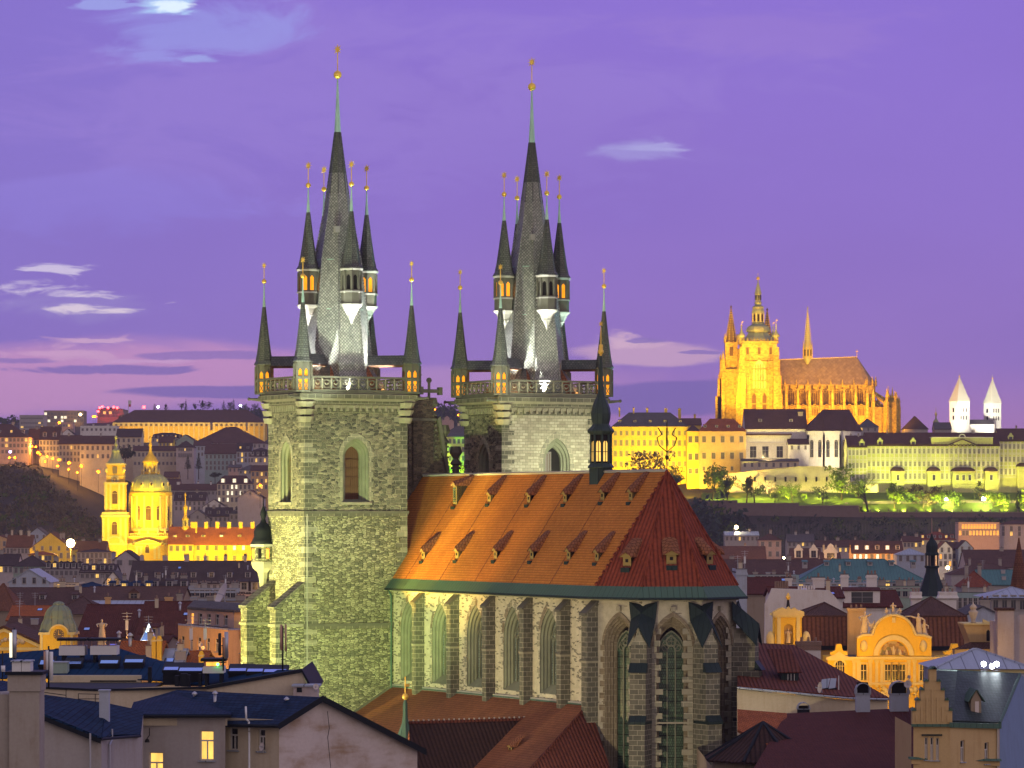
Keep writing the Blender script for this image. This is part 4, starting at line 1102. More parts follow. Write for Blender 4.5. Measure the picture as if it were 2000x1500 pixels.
for (ub, vb2) in ((-4.35, 5.65), (-4.15, 27.8)):
    for (a, b, c_, pw) in ((5.0, -1.2, 67, 16000), (4.6, 3.6, 67, 16000), (3.4, -4.4, 67, 11000), (-.6, -5.2, 67, 9000), (-1.0, 5.4, 67, 9000)):
        cspot((ub+a, vb2+b, 57.12), (ub+a*.45, vb2+b*.45, c_), WHT, pw, 64, .9, .05)
    cspot((ub+40, -22, 34), (ub+2, vb2-.5, 64.0), WHT, 110000, 10.5, 1.0)
    cspot((ub+14, vb2-10, 47), (ub+2, vb2, 74), (.86, 1.0, .70), 36000, 46)
    cspot((ub+4, vb2+16, 47), (ub+1, vb2+2, 76), (.30, 1.0, .75), 30000, 44)
    for du, dv in ((3.4, -4.4), (3.4, 4.4), (-3.4, -4.4), (-3.4, 4.4)): bulb(C3(ub+du*.95, vb2+dv*.95, 58.0), (1.0, .40, .06), 75, .15)
_cache = {}
def window_data(w, h, pane_m='glass', style='cross', trim='trim', frm='win_frame'):
    key = (round(w, 2), round(h, 2), pane_m, style, trim, frm)
    if key in _cache: return _cache[key]
    b = MB(); t = min(.14, w*.14)
    b.poly([(-w/2, -.03, 0), (w/2, -.03, 0), (w/2, -.03, h), (-w/2, -.03, h)], pane_m)
    f = min(.07, w*.07)
    if trim:
        b.box(-w/2-t, -w/2, -.09, .02, -t*.3, h+t, trim); b.box(w/2, w/2+t, -.09, .02, -t*.3, h+t, trim); b.box(-w/2-.001, w/2+.001, -.089, .02, h, h+t, trim)
        b.box(-w/2-t*1.3, w/2+t*1.3, -.17, .02, -t*1.2, -t*.3, trim)
    if style == 'cross':
        b.box(-f/2, f/2, -.075, -.035, 0, h, frm); b.box(-w/2, w/2, -.07, -.035, h*.62, h*.62+f, frm)
        b.box(-w/2, -w/2+f, -.07, -.035, 0, h, frm); b.box(w/2-f, w/2, -.07, -.035, 0, h, frm); b.box(-w/2, w/2, -.068, -.035, h-f, h, frm); b.box(-w/2, w/2, -.068, -.035, 0, f, frm)
    elif style == 'arch':
        pts = arch_pts(0, w/2+.02, h, 'round', 5); q = arch_pts(0, w/2+t, h, 'round', 5)
        b.poly([(-w/2, -.03, h)]+[(x, -.03, z) for x, z in arch_pts(0, w/2, h, 'round', 5)][1:-1]+[(w/2, -.03, h)], pane_m)
        for j in range(len(pts)-1): b.poly([(pts[j][0], -.09, pts[j][1]), (q[j][0], -.09, q[j][1]), (q[j+1][0], -.09, q[j+1][1]), (pts[j+1][0], -.09, pts[j+1][1])], trim or 'trim')
        b.box(-f/2, f/2, -.075, -.035, 0, h+w*.45, frm); b.box(-w/2, w/2, -.07, -.035, h*.5, h*.5+f, frm)
    o = b.build('window'); me = o.data; bpy.data.objects.remove(o); _cache[key] = me
    return me
def chimney_data(w, d, h, m='pl_chim', pots=2):
    key = ('ch', w, d, h, m, pots)
    if key in _cache: return _cache[key]
    b = MB(); b.box(-w/2, w/2, -d/2, d/2, -2.2, h, m); b.box(-w/2-.1, w/2+.1, -d/2-.1, d/2+.1, h*.82, h*.82+.22, m); b.box(-w/2-.06, w/2+.06, -d/2-.06, d/2+.06, h, h+.1, 'rf_grey')
    for k in range(pots): b.lathe([(.14, 0), (.12, .5)], 6, (-w/2+(k+.5)*w/pots, 0, h+.08), 'brick')
    o = b.build('chimney'); me = o.data; bpy.data.objects.remove(o); _cache[key] = me
    return me
def dormer_data(w, h, dep, wall, roof, pane_m, kind='gable'):
    key = ('dm', w, h, dep, wall, roof, pane_m, kind)
    if key in _cache: return _cache[key]
    b = MB(); b.box(-w/2, w/2, 0, dep, -.8, h, wall)
    b.poly([(-w*.3, -.03, .15), (w*.3, -.03, .15), (w*.3, -.03, h-.15), (-w*.3, -.03, h-.15)], pane_m)
    b.box(-.04, .04, -.07, -.03, .15, h-.15, 'frame_dim'); b.box(-w*.3, w*.3, -.06, -.03, h*.5, h*.5+.07, 'frame_dim')
    if kind == 'gable': b.prism([(-w/2-.15, -.2, h), (w/2+.15, -.2, h), (0, -.2, h+w*.45)], (0, dep+.2, 0), roof, roof)
    elif kind == 'baroque':
        pts = [(-w*.62, -.12, h), (w*.62, -.12, h), (w*.5, -.12, h+w*.22), (w*.3, -.12, h+w*.34), (w*.22, -.12, h+w*.6), (0, -.12, h+w*.78), (-w*.22, -.12, h+w*.6), (-w*.3, -.12, h+w*.34), (-w*.5, -.12, h+w*.22)]
        b.prism(pts, (0, .3, 0), wall); b.prism([(-w/2, .15, h), (w/2, .15, h), (0, .15, h+w*.4)], (0, dep, 0), roof)
    else: b.prism([(-w/2-.12, -.2, h), (-w/2-.12, -.2, h+.12), (-w/2-.12, dep, h+.5), (-w/2-.12, dep, h)], (w+.24, 0, 0), roof)
    o = b.build('dormer'); me = o.data; bpy.data.objects.remove(o); _cache[key] = me
    return me

def roofwin(sl):
    key = ('rw', round(sl, 1))
    if key not in _cache:
        b = MB(); a = math.atan(sl); b.M = Matrix.Rotation(a, 4, 'X'); b.box(-.45, .45, -.6, .6, -.1, .06, 'mt_black'); b.poly([(-.38, -.52, .07), (.38, -.52, .07), (.38, .52, .07), (-.38, .52, .07)], 'glass_sky'); o = b.build('roof_window'); _cache[key] = o.data; bpy.data.objects.remove(o)
    return _cache[key]
def ventpipe(k):
    key = ('vp', k)
    if key not in _cache:
        b = MB()
        if k == 0: b.tube((0, 0, -.5), (0, 0, 1.2), .16, 'steel', 8); b.lathe([(.3, 1.2), (.28, 1.3), (.05, 1.5)], 8, (0, 0, 0), 'steel')
        elif k == 1: b.box(-.5, .5, -.4, .4, -1, .9, 'pl_grey'); b.box(-.56, .56, -.46, .46, .9, 1.0, 'mt_light')
        else: b.box(-.25, .25, -.25, .25, -1, 1.5, 'pl_cream'); b.box(-.3, .3, -.3, .3, 1.5, 1.6, 'brick'); b.lathe([(.14, 1.6), (.11, 2.0)], 6, (0, 0, 0), 'brick')
        o = b.build('vent_pipe'); _cache[key] = o.data; bpy.data.objects.remove(o)
    return _cache[key]
def aerial_data(k):
    key = ('ae', k)
    if key not in _cache:
        b = MB(); h = 3.4 if k else 2.6; b.tube((0, 0, -.3), (0, 0, h), .045, 'steel', 5)
        for j in range(3): b.tube((-.6+.1*j, 0, h-.15-.35*j), (.6-.1*j, 0, h-.15-.35*j), .03, 'steel', 4)
        if k: b.box(-.16, .16, -.12, -.02, h*.4, h*.72, 'white_metal')
        o = b.build('aerial'); _cache[key] = o.data; bpy.data.objects.remove(o)
    return _cache[key]
def house(label, px0, px1, D, ev, rd, kind='side', dep=11.0, wall='pl_cream', roof='rf_brown', rot=0.0, rows=(), chim=0, dorm=(),
          cat='house', name='house', group=None, lit=.06, ov=.45, base=None, litm='lit', trim='trim', hipx=1.0, chm='pl_chim', chh=1.5, gable_rows=(), dormw='pl_grey', cornice=True, pane='glass'):
    a = R(rot); c, s = math.cos(a), math.sin(a); X0 = wx(px0, D); p1 = (px1-1000)/FPX
    w = (p1*D-X0)/(c-p1*s)
    zb = (min(terr(X0, D), terr(X0+w*c, D+w*s))-3.0) if base is None else base
    zbase = min(zb, wz(ev, D)-4)
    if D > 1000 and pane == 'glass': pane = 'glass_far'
    t = thing(name, label, cat, (X0, D, zbase), a, group)
    ze = wz(ev, D)-zbase
    dmid = D+dep/2*c+(w/2*s if abs(rot) < 60 else 0)
    zr = (wz(rd, D if kind == 'front' else dmid)-zbase) if rd is not None else ze
    if kind != 'flat' and zr < ze+.6: zr = ze+.6
    mb = MB()
    for (xa, ya, xb, yb) in ((0, 0, w, 0), (w, 0, w, dep), (w, dep, 0, dep), (0, dep, 0, 0)):
        mb.poly([(xa, ya, 0), (xb, yb, 0), (xb, yb, ze), (xa, ya, ze)], wall)
    if kind == 'side':
        for x in (0, w): mb.poly([(x, 0, ze), (x, dep, ze), (x, dep/2, zr)], wall)
    if kind == 'front':
        for y in (0, dep): mb.poly([(0, y, ze), (w, y, ze), (w/2, y, zr)], wall)
    if cornice and kind in ('side', 'hip', 'mansard', 'flat'):
        mb.box(-.12, w+.12, -.14, .0, ze-.45, ze-.06, trim if trim and D < 450 else wall)
    if kind == 'flat':
        mb.box(-.02, w+.02, -.02, .25, ze, ze+.5, wall); mb.box(-.02, .25, .25, dep, ze, ze+.5, wall); mb.box(w-.25, w+.02, .25, dep, ze, ze+.5, wall)
    mb.build('wall', t)
    mb = MB(); th = .22
    def slab(pts):
        n = (Vector(pts[1])-Vector(pts[0])).cross(Vector(pts[2])-Vector(pts[0])).normalized()
        if n.z < 0: n = -n
        mb.prism(pts, n*th, roof)
    sl = (zr-ze)/(dep/2) if kind != 'front' else (zr-ze)/(w/2)
    if kind == 'side':
        slab([(-ov*.6, -ov, ze-sl*ov), (w+ov*.6, -ov, ze-sl*ov), (w+ov*.6, dep/2, zr), (-ov*.6, dep/2, zr)])
        slab([(-ov*.6, dep+ov, ze-sl*ov), (-ov*.6, dep/2, zr), (w+ov*.6, dep/2, zr), (w+ov*.6, dep+ov, ze-sl*ov)])
        mb.tube((-ov*.6, dep/2, zr+th), (w+ov*.6, dep/2, zr+th), .13, roof, 5)
    elif kind == 'front':
        slab([(-ov, -ov*.5, ze-sl*ov), (w/2, -ov*.5, zr), (w/2, dep, zr), (-ov, dep, ze-sl*ov)])
        slab([(w+ov, -ov*.5, ze-sl*ov), (w+ov, dep, ze-sl*ov), (w/2, dep, zr), (w/2, -ov*.5, zr)])
    elif kind == 'hip':
        hx = min(dep/2*hipx, w*.48); e = ov
        A, B, Cq, Dq = (-e, -e, ze-.1), (w+e, -e, ze-.1), (w+e, dep+e, ze-.1), (-e, dep+e, ze-.1); P1, P2 = (hx, dep/2, zr), (w-hx, dep/2, zr)
        for q in ((A, B, P2, P1), (B, Cq, P2), (Cq, Dq, P1, P2), (Dq, A, P1)): mb.poly(q, roof)
        mb.poly([A, B, Cq, Dq], roof)
        for p, q in ((A, P1), (B, P2), (P1, P2)): mb.tube(p, q, .13, roof, 5)
    elif kind == 'mansard':
        i = min(1.6, dep*.2); zk = ze+(zr-ze)*.72; e = .2
        o4 = [(-e, -e, ze), (w+e, -e, ze), (w+e, dep+e, ze), (-e, dep+e, ze)]; i4 = [(i, i, zk), (w-i, i, zk), (w-i, dep-i, zk), (i, dep-i, zk)]
        for k in range(4): mb.poly([o4[k], o4[(k+1) % 4], i4[(k+1) % 4], i4[k]], roof)
        P1, P2 = (min(dep/2, w/2), dep/2, zr), (w-min(dep/2, w/2), dep/2, zr)
        for q in ((i4[0], i4[1], P2, P1), (i4[1], i4[2], P2), (i4[2], i4[3], P1, P2), (i4[3], i4[0], P1)): mb.poly(q, roof)
    else:
        mb.box(-.1, w+.1, .25, dep+.1, ze-.1, ze+.12, roof); mb.box(-.06, w+.06, -.08, .3, ze+.5, ze+.6, roof)
    mb.build('roof', t)
    for (py, n, h, ww) in rows:
        z = wz(py, D)-zbase-h/2
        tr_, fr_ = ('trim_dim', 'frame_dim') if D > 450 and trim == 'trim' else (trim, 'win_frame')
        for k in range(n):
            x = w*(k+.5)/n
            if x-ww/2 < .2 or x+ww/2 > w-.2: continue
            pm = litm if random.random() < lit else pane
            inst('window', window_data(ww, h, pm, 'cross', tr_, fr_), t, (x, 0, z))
    for (py, n, h, ww) in gable_rows:   # windows on the right-hand end wall
        z = wz(py, D)-zbase-h/2
        for k in range(n): inst('window', window_data(ww, h, litm if random.random() < lit else 'glass', 'cross', trim), t, (w, dep*(k+.5)/n, z), R(90))
    for k in range(chim):
        x = w*(k+.5+random.uniform(-.2, .2))/chim; yv = dep/2+random.uniform(-.8, .8)
        if kind == 'front': x = w/2+random.choice((-1, 1))*w*.2; yv = dep*(k+.6)/(chim+.2)
        zz = zr-(abs(yv-dep/2)*sl if kind in ('side', 'hip') else abs(x-w/2)*sl if kind == 'front' else 0)
        inst('chimney', chimney_data(random.choice((.8, 1.1, 1.5)), .7, chh, chm, random.choice((1, 2, 3))), t, (x, yv, zz))
    for (n, f, dw, dh, dk) in dorm:
        for k in range(n):
            x = w*(k+.5)/n; yv = dep/2*f; z = ze+(zr-ze)*f
            if kind == 'mansard': z = ze+(zr-ze)*.72*f; yv = 1.6*f-.1
            inst('dormer', dormer_data(dw, dh, 2.2, dormw, roof, litm if random.random() < lit*1.5 else 'glass', dk), t, (x, yv-.25, z+.05))
    if group == OT and D < 1100:
        for k in range(max(3, int(w/5))):
            x = random.uniform(.06, .94)*w; f = random.uniform(.15, .9); yv = dep/2*f if kind != 'flat' else random.uniform(.5, dep*.6)
            z = ze+(zr-ze)*f if kind in ('side', 'hip') else ze if kind == 'flat' else None
            if z is None or (kind == 'hip' and (x < dep*.5 or x > w-dep*.5)): continue
            q = random.random()
            if q < .25: inst('roof_window', roofwin(sl if kind != 'flat' else .3), t, (x, yv, z+th+.03))
            elif q < .8: inst('vent_pipe', ventpipe(random.choice((0, 1, 2))), t, (x, yv, z))
            else: inst('aerial', aerial_data(random.choice((0, 1))), t, (x, dep/2 if kind != 'flat' else yv, zr if kind != 'flat' else ze))
    t['_w'] = w; t['_ze'] = ze; t['_zr'] = zr; t['_zb'] = zbase
    return t
HS = 'houses on the castle hill slope'; LT = 'houses on the riverside quarter'; OT = 'roofs of the old town'
house('long low grey clinic block with stacked terraces on the skyline at far left', 38, 86, 2950, 812, None, 'flat', 20, 'pl_grey', 'rf_grey', rows=((817, 14, 1.6, 2.2), (826, 14, 1.6, 2.2), (834, 14, 1.6, 2.2)), cat='building', name='clinic_block', trim=None, lit=.05)
house('dark flat roofed block on the skyline with two bright stacked windows', 86, 163, 3080, 803, None, 'flat', 24, 'pl_umber', 'rf_grey', rows=((808, 12, 2.2, 2.2), (815, 12, 2.2, 2.2), (822, 12, 2.2, 2.2)), cat='building', name='office_block', trim=None, lit=.16, litm='lit_white')
house('low dark stadium roof ringed with red warning lights on the skyline', 190, 241, 3250, 799, 796, 'hip', 40, 'pl_umber', 'rf_dark', cat='stadium', name='stadium', rows=((806, 9, 2.4, 2.6), (812, 10, 2.4, 2.6)), trim=None, lit=.2)
house('pinkish low slab with one orange lamp under the skyline offices', 108, 142, 2800, 826, None, 'flat', 14, 'pl_pink', 'rf_grey', rows=((831, 7, 1.8, 1.6),), cat='building', name='town_block', trim=None, lit=.1)
palace_far = house('very long palace with brown hip roof and glowing cornice below the skyline', 222, 516, 2640, 825, 801, 'hip', 34, 'pl_gold_plaster', 'rf_brown', cat='palace', name='long_palace', rows=((829, 30, 2.2, 1.5),), lit=0, hipx=.8, chim=0, ov=1.2)
m2 = MB(); Lp = palace_far['_w']; zp = palace_far['_ze']
for k in range(31): m2.box(Lp*k/30-.5, Lp*k/30+.5, -.7, -.05, 0, zp-1.0, 'trim'); m2.box(Lp*k/30-.8, Lp*k/30+.8, -1.0, -.05, zp-2.4, zp-1.0, 'trim')
m2.box(-.6, Lp+.6, -1.15, -.05, zp-1.0, zp-.15, 'trim'); m2.build('pilaster_order', palace_far)
for k in range(8): spot((wx(240+34*k, 2640), 2622, wz(850, 2622)), (wx(240+34*k, 2640), 2640, wz(820, 2640)), (1.0, .62, .12), 9000, 140, .6, .5)
house('large pink building with dark hip roof and a lit upper window row at far left', -60, 55, 2060, 854, 829, 'hip', 22, 'pl_pink', 'rf_brown', rows=((859, 15, 2.0, 1.4), (870, 15, 2.0, 1.4), (882, 15, 2.0, 1.4)), dorm=((5, .35, 1.5, 1.5, 'shed'),), lit=.30, chim=2, group=HS)
house('ochre house front glowing orange beside the uphill street lamps', 55, 78, 2090, 857, 838, 'side', 12, 'pl_ochre', 'rf_rust', rows=((864, 4, 1.9, 1.1), (874, 4, 1.9, 1.1)), chim=1, group=HS)
house('tall narrow cream house with two gabled dormers above the lit street', 77, 116, 2060, 858, 834, 'side', 15, 'pl_cream', 'rf_brown', rows=((865, 6, 2.2, 1.1), (876, 6, 2.2, 1.1), (887, 6, 2.0, 1.1)), dorm=((2, .2, 2.2, 2.4, 'gable'),), chim=1, group=HS)
house('white house with stepped small roofs behind the lit uphill street', 117, 146, 2160, 850, 838, 'front', 14, 'pl_white', 'rf_dark', rows=((856, 3, 1.8, 1.0),), chim=2, group=HS)
house('pale house with gable end to the right above the orange street', 115, 157, 2010, 867, 851, 'side', 13, 'pl_sand', 'rf_brown', rows=((874, 6, 2.0, 1.0), (886, 6, 2.0, 1.0), (898, 6, 2.0, 1.0)), chim=1, group=HS)
house('broad plain beige house with few windows right of the street lamp row', 156, 226, 1990, 867, 852, 'side', 15, 'pl_cream', 'rf_brown', rows=((875, 7, 2.2, 1.2), (891, 7, 2.2, 1.2)), chim=1, group=HS)
house('long whitewashed wall building with a single chimney under the palace', 157, 228, 2300, 833, None, 'flat', 16, 'pl_white', 'rf_grey', rows=((839, 8, 1.4, 1.2),), chim=2, chm='pl_white', group=HS)
house('cream house with dark saddle roof left of the dome lantern', 227, 276, 2140, 853, 838, 'side', 14, 'pl_cream', 'rf_dark', rows=((860, 5, 2.0, 1.2), (872, 5, 2.0, 1.2)), chim=0, group=HS)
house('low mansard house with a row of roof windows below the glowing palace', 296, 356, 2330, 856, 845, 'mansard', 14, 'pl_grey', 'rf_dark', dorm=((7, .3, 1.2, 1.2, 'shed'),), rows=((860, 8, 1.6, 1.0),), lit=.2, group=HS)
house('greenish gable fronted house with eaves lit from below', 336, 388, 2240, 866, 849, 'front', 22, 'pl_green', 'rf_brown', rows=((866, 4, 1.6, 1.0), (873, 5, 1.6, 1.0)), group=HS)
house('yellowish wing under a brown roof left of the green gable', 310, 338, 2225, 864, 853, 'side', 12, 'pl_yellow', 'rf_brown', rows=((868, 4, 1.6, 1.0),), group=HS)
house('huge dark brown hip roof spreading below the palace by the stone tower', 376, 520, 2300, 866, 834, 'hip', 34, 'pl_mauve', 'rf_brown', rows=((871, 16, 2.0, 1.1),), chim=2, chh=3.0, group=HS, hipx=1.2)
house('long two storey beige house with evenly spaced windows behind the dome lantern', 260, 378, 2120, 880, 872, 'side', 13, 'pl_sand', 'rf_brown', rows=((888, 15, 2.2, 1.2), (905, 15, 1.7, 1.2)), group=HS, lit=.02)
house('pale lilac house with scalloped attic under a dark roof', 344, 379, 2105, 874, 861, 'hip', 13, 'pl_mauve', 'rf_dark', rows=((878, 9, 1.5, .8), (889, 9, 2.2, .8)), group=HS)
house('pale wall house with two rows of narrow windows beside the teal house', 378, 412, 2180, 870, 862, 'side', 12, 'pl_blue', 'rf_brown', rows=((876, 5, 1.9, 1.0), (887, 5, 1.9, 1.0)), group=HS)
house('white plastered gable rising behind the teal house', 408, 441, 2210, 873, 866, 'front', 15, 'pl_white', 'rf_brown', group=HS)
house('teal grey tall house with three tiny lit windows', 400, 463, 2070, 886, 868, 'side', 18, 'pl_teal', 'rf_brown', rows=((892, 8, 2.0, 1.0), (904, 8, 2.0, 1.0), (914, 8, 2.0, 1.0)), lit=.09, group=HS, cornice=False)
house('white house with one bright window near the stone tower', 462, 491, 2050, 881, 866, 'side', 13, 'pl_blue', 'rf_dark', rows=((888, 4, 2.4, 1.1), (899, 4, 2.2, 1.1)), lit=.15, dorm=((2, .3, 1.4, 1.4, 'gable'),), group=HS)
house('dark mansard house close to the stone tower edge', 488, 530, 2030, 892, 874, 'mansard', 13, 'pl_mauve', 'rf_dark', rows=((899, 5, 2.2, 1.1),), dorm=((4, .3, 1.4, 1.6, 'gable'),), lit=.08, group=HS)
house('small pink terrace house with white chimney below the teal house', 446, 470, 1990, 913, 908, 'side', 9, 'pl_pink', 'rf_grey', chim=1, chm='pl_white', chh=2.2, rows=((918, 3, 1.8, .9),), group=LT)
house('grey roofed house stepping down beside the orange lit front', 466, 510, 1960, 918, 908, 'hip', 12, 'pl_grey', 'rf_grey', rows=((922, 5, 1.6, 1.0),), group=LT)
house('orange floodlit house front beside the stone tower', 490, 524, 1890, 919, 910, 'side', 10, 'pl_orange', 'rf_brown', rows=((926, 4, 2.0, 1.1), (939, 4, 2.0, 1.1), (951, 4, 2.0, 1.1)), lit=.3, group=LT)
house('ochre house with rounded blind gable on the slope', 320, 348, 2000, 932, 922, 'side', 12, 'pl_ochre', 'rf_brown', rows=((937, 4, 1.8, 1.0),), group=LT)
house('low brown roof house between the dome and the rounded gable', 296, 350, 1950, 946, 936, 'side', 12, 'pl_pink', 'rf_brown', rows=((950, 7, 1.8, 1.0),), group=LT, lit=.1)
house('cream house with central pediment dormer and several lit windows', 424, 491, 1850, 945, 929, 'hip', 13, 'pl_cream', 'rf_brown', rows=((951, 8, 2.2, 1.1), (963, 8, 2.2, 1.1), (976, 8, 2.2, 1.1)), lit=.30, litm='lit_white', dorm=((3, .12, 2.4, 2.2, 'gable'),), group=LT, hipx=.5, dormw='pl_cream')
house('pale mauve gabled house in front of the cream pediment house', 464, 514, 1790, 972, 957, 'front', 18, 'pl_mauve', 'rf_dark', rows=((963, 3, 1.4, .9),), chim=1, group=LT)
house('long brown roof house right of the dome drum', 334, 428, 1880, 957, 946, 'side', 12, 'pl_grey', 'rf_brown', rows=((963, 12, 1.6, 1.0),), chim=3, chm='pl_white', group=LT)
house('grey house with skylights above the slender gilded turret', 340, 402, 1830, 977, 962, 'side', 13, 'pl_mauve', 'rf_dark', rows=((983, 7, 1.8, 1.0), (993, 7, 1.8, 1.0)), chim=2, dorm=((3, .3, 1.4, 1.4, 'gable'),), group=LT)
house('pale gable house over the yellow college wing', 362, 410, 1800, 1013, 996, 'front', 16, 'pl_grey', 'rf_grey', rows=((1010, 3, 1.6, 1.0),), group=LT)
house('mauve house with dark dormered roof above the row of lit chimneys', 400, 452, 1805, 1008, 992, 'side', 13, 'pl_mauve', 'rf_dark', rows=((1014, 6, 1.8, 1.0),), dorm=((3, .25, 1.6, 1.6, 'gable'),), chim=2, group=LT)
house('dark slate house against the stone tower over the lit chimneys', 448, 530, 1795, 1003, 985, 'hip', 14, 'pl_grey', 'rf_grey', rows=((1010, 9, 1.8, 1.0),), dorm=((3, .3, 1.6, 1.5, 'gable'),), chim=2, group=LT)
house('white gable with grey roof left of the tower among dark roofs', 396, 440, 1822, 990, 976, 'front', 15, 'pl_white', 'rf_dark', rows=((988, 2, 1.5, 1.0),), group=LT)
house('peach house at the left edge under the wooded hill', -30, 25, 1560, 1056, 1046, 'front', 14, 'pl_orange', 'rf_rust', rows=((1062, 5, 2.0, 1.0), (1075, 5, 2.0, 1.0)), chim=1, group=LT)
house('low house with long orange brown roof and three chimneys', 12, 62, 1520, 1068, 1046, 'side', 14, 'pl_mauve', 'rf_rust', rows=((1076, 7, 2.0, 1.0),), chim=3, chh=2.4, chm='pl_cream', group=LT)
house('grey gabled house pair at the foot of the wood', 54, 92, 1640, 1046, 1031, 'front', 14, 'pl_blue', 'rf_grey', rows=((1048, 3, 1.5, .9),), group=LT)
house('big gabled house washed yellow by the glaring lamp', 58, 140, 1460, 1072, 1041, 'front', 20, 'pl_yellow', 'rf_rust', rows=((1071, 5, 1.7, .9), (1085, 6, 2.0, 1.0)), chim=2, chh=2.4, group=LT)
house('low restaurant with glowing ground floor under the yellow gable', 56, 106, 1390, 1083, 1077, 'hip', 10, 'pl_gold_plaster', 'rf_orange', rows=((1089, 8, 2.0, 1.3),), lit=.7, name='restaurant', cat='restaurant')
house('brown roof house between the glaring lamp and the bell tower', 140, 206, 1500, 1076, 1058, 'side', 13, 'pl_ochre', 'rf_rust', rows=((1081, 8, 1.8, 1.0),), chim=2, group=LT, lit=.2)
house('grey corner house with lit windows left of the bell tower foot', 150, 218, 1330, 1078, 1072, 'hip', 14, 'pl_grey', 'rf_dark', rows=((1085, 8, 2.0, 1.0), (1096, 8, 2.2, 1.0), (1106, 8, 2.0, 1.0)), lit=.16, group=LT)
house('dark roofed house at the left edge below the peach house', -20, 34, 1250, 1104, 1083, 'side', 14, 'pl_mauve', 'rf_dark', chim=2, rows=((1112, 6, 2.0, 1.0),), group=LT)
house('steep dark roof house in the middle of the dark roofs at left', 26, 90, 1180, 1106, 1085, 'hip', 14, 'pl_green', 'rf_dark', chim=1, rows=((1113, 6, 2.0, 1.0),), group=LT)
house('grey mansard house below the glaring lamp', 88, 162, 1150, 1112, 1096, 'mansard', 15, 'pl_grey', 'rf_dark', dorm=((6, .3, 1.4, 1.5, 'gable'),), rows=((1118, 8, 1.8, 1.0),), chim=2, lit=.1, group=LT)
house('white gabled house with grey skirt roofs among the dark roofs', 18, 96, 980, 1137, 1113, 'front', 20, 'pl_blue', 'mt_light', rows=((1134, 4, 1.6, .9),), chim=1, group=OT)
house('brown house with twin arched gable openings and pyramid peak', 222, 268, 1120, 1094, 1076, 'front', 16, 'pl_mauve', 'rf_dark', rows=((1099, 2, 1.6, 1.6),), group=OT)
house('dark house with lit attic right of the glaring lamp', 156, 224, 1080, 1118, 1104, 'side', 15, 'pl_grey', 'rf_dark', rows=((1123, 7, 1.8, 1.0),), dorm=((4, .3, 1.4, 1.5, 'shed'),), chim=3, lit=.1, group=OT)
house('very long dark roof with a row of pale chimneys under the yellow college', 252, 500, 1050, 1139, 1097, 'side', 26, 'pl_mauve', 'rf_dark', chim=6, chh=2.0, chm='pl_mauve', dorm=((7, .25, 1.6, 1.6, 'shed'),), rows=((1143, 20, 1.8, 1.0),), group=OT, lit=.05)
house('cream terrace house with balustrade among the dark roofs', 105, 154, 860, 1142, None, 'flat', 12, 'pl_cream', 'rf_grey', rows=((1148, 7, 1.8, 1.0),), chim=2, group=OT)
house('white shop house with small gable left of the blue skylight roof', 205, 236, 880, 1136, 1117, 'front', 14, 'pl_white', 'rf_grey', rows=((1136, 2, 1.6, 1.0),), group=OT)
house('blue glazed factory roof pair behind the broad brown roof', 140, 206, 800, 1150, 1137, 'hip', 14, 'pl_blue', 'mt_blue', group=OT)
house('blue metal roofed house with bright skylights in the middle distance', 204, 300, 790, 1150, 1137, 'hip', 16, 'pl_grey', 'mt_blue', chim=2, dorm=((4, .3, 1.4, .8, 'shed'),), group=OT, lit=.2)
house('dark roofed house with aerials right of the blue skylight roofs', 286, 372, 810, 1152, 1135, 'side', 14, 'pl_mauve', 'rf_dark', chim=3, dorm=((3, .3, 1.6, 1.4, 'shed'),), group=OT)
house('grey blue flat roofed house carrying vents near the stone tower', 350, 470, 760, 1154, None, 'flat', 18, 'pl_blue', 'mt_light', rows=((1160, 12, 1.6, 1.0),), chim=4, group=OT)
house('pale house with lit attic beside the tower oriel', 466, 530, 700, 1160, 1128, 'mansard', 14, 'pl_pink', 'rf_dark', rows=((1166, 5, 2.0, 1.0),), dorm=((3, .3, 1.6, 1.6, 'shed'),), chim=1, group=OT)
house('broad brown roof with a pale chimney block in the left middle distance', -20, 172, 700, 1187, 1150, 'side', 26, 'pl_umber', 'rf_brown', chim=1, chm='pl_cream', chh=1.6, dorm=((3, .4, 1.2, 1.0, 'shed'),), group=OT)
house('broad brown roof with lunette dormer beside the pale blue roof', 165, 354, 690, 1176, 1148, 'side', 22, 'pl_umber', 'rf_brown', dorm=((1, .2, 2.0, 1.2, 'gable'),), dormw='pl_umber', group=OT)
house('low shed with pale blue sheet metal roof among brown roofs', 160, 292, 640, 1194, 1176, 'side', 18, 'pl_umber', 'mt_light', cat='shed', name='shed')
house('orange tiled roof strip at the left edge behind the copper dome', 14, 104, 620, 1212, 1186, 'side', 16, 'pl_grey', 'rf_orange', group=OT)
house('brown steep pyramid roof at the left edge of the middle distance', -40, 30, 660, 1192, 1140, 'hip', 16, 'pl_umber', 'rf_rust', group=OT)
house('grey low parapet house carrying vents and the big white dish', 358, 478, 600, 1180, None, 'flat', 14, 'pl_umber', 'rf_grey', rows=((1186, 9, 1.4, 1.0),), chim=4, chh=1.2, group=OT)
house('dark maroon hip roof behind the copper domed clock house', 100, 200, 560, 1198, 1166, 'hip', 16, 'pl_umber', 'rf_brown', group=OT, hipx=.9)
house('wide plain maroon roof behind the stone saint with an orange lit chimney pair', 150, 372, 520, 1245, 1184, 'side', 30, 'pl_umber', 'rf_maroon', chim=2, chm='pl_orange', group=OT, lit=.3)
house('maroon roof slope with thin skylights left of the orange corner house', 262, 372, 505, 1260, 1178, 'side', 34, 'pl_sand', 'rf_maroon', chim=1, group=OT, rows=((1266, 6, 1.8, 1.0),))
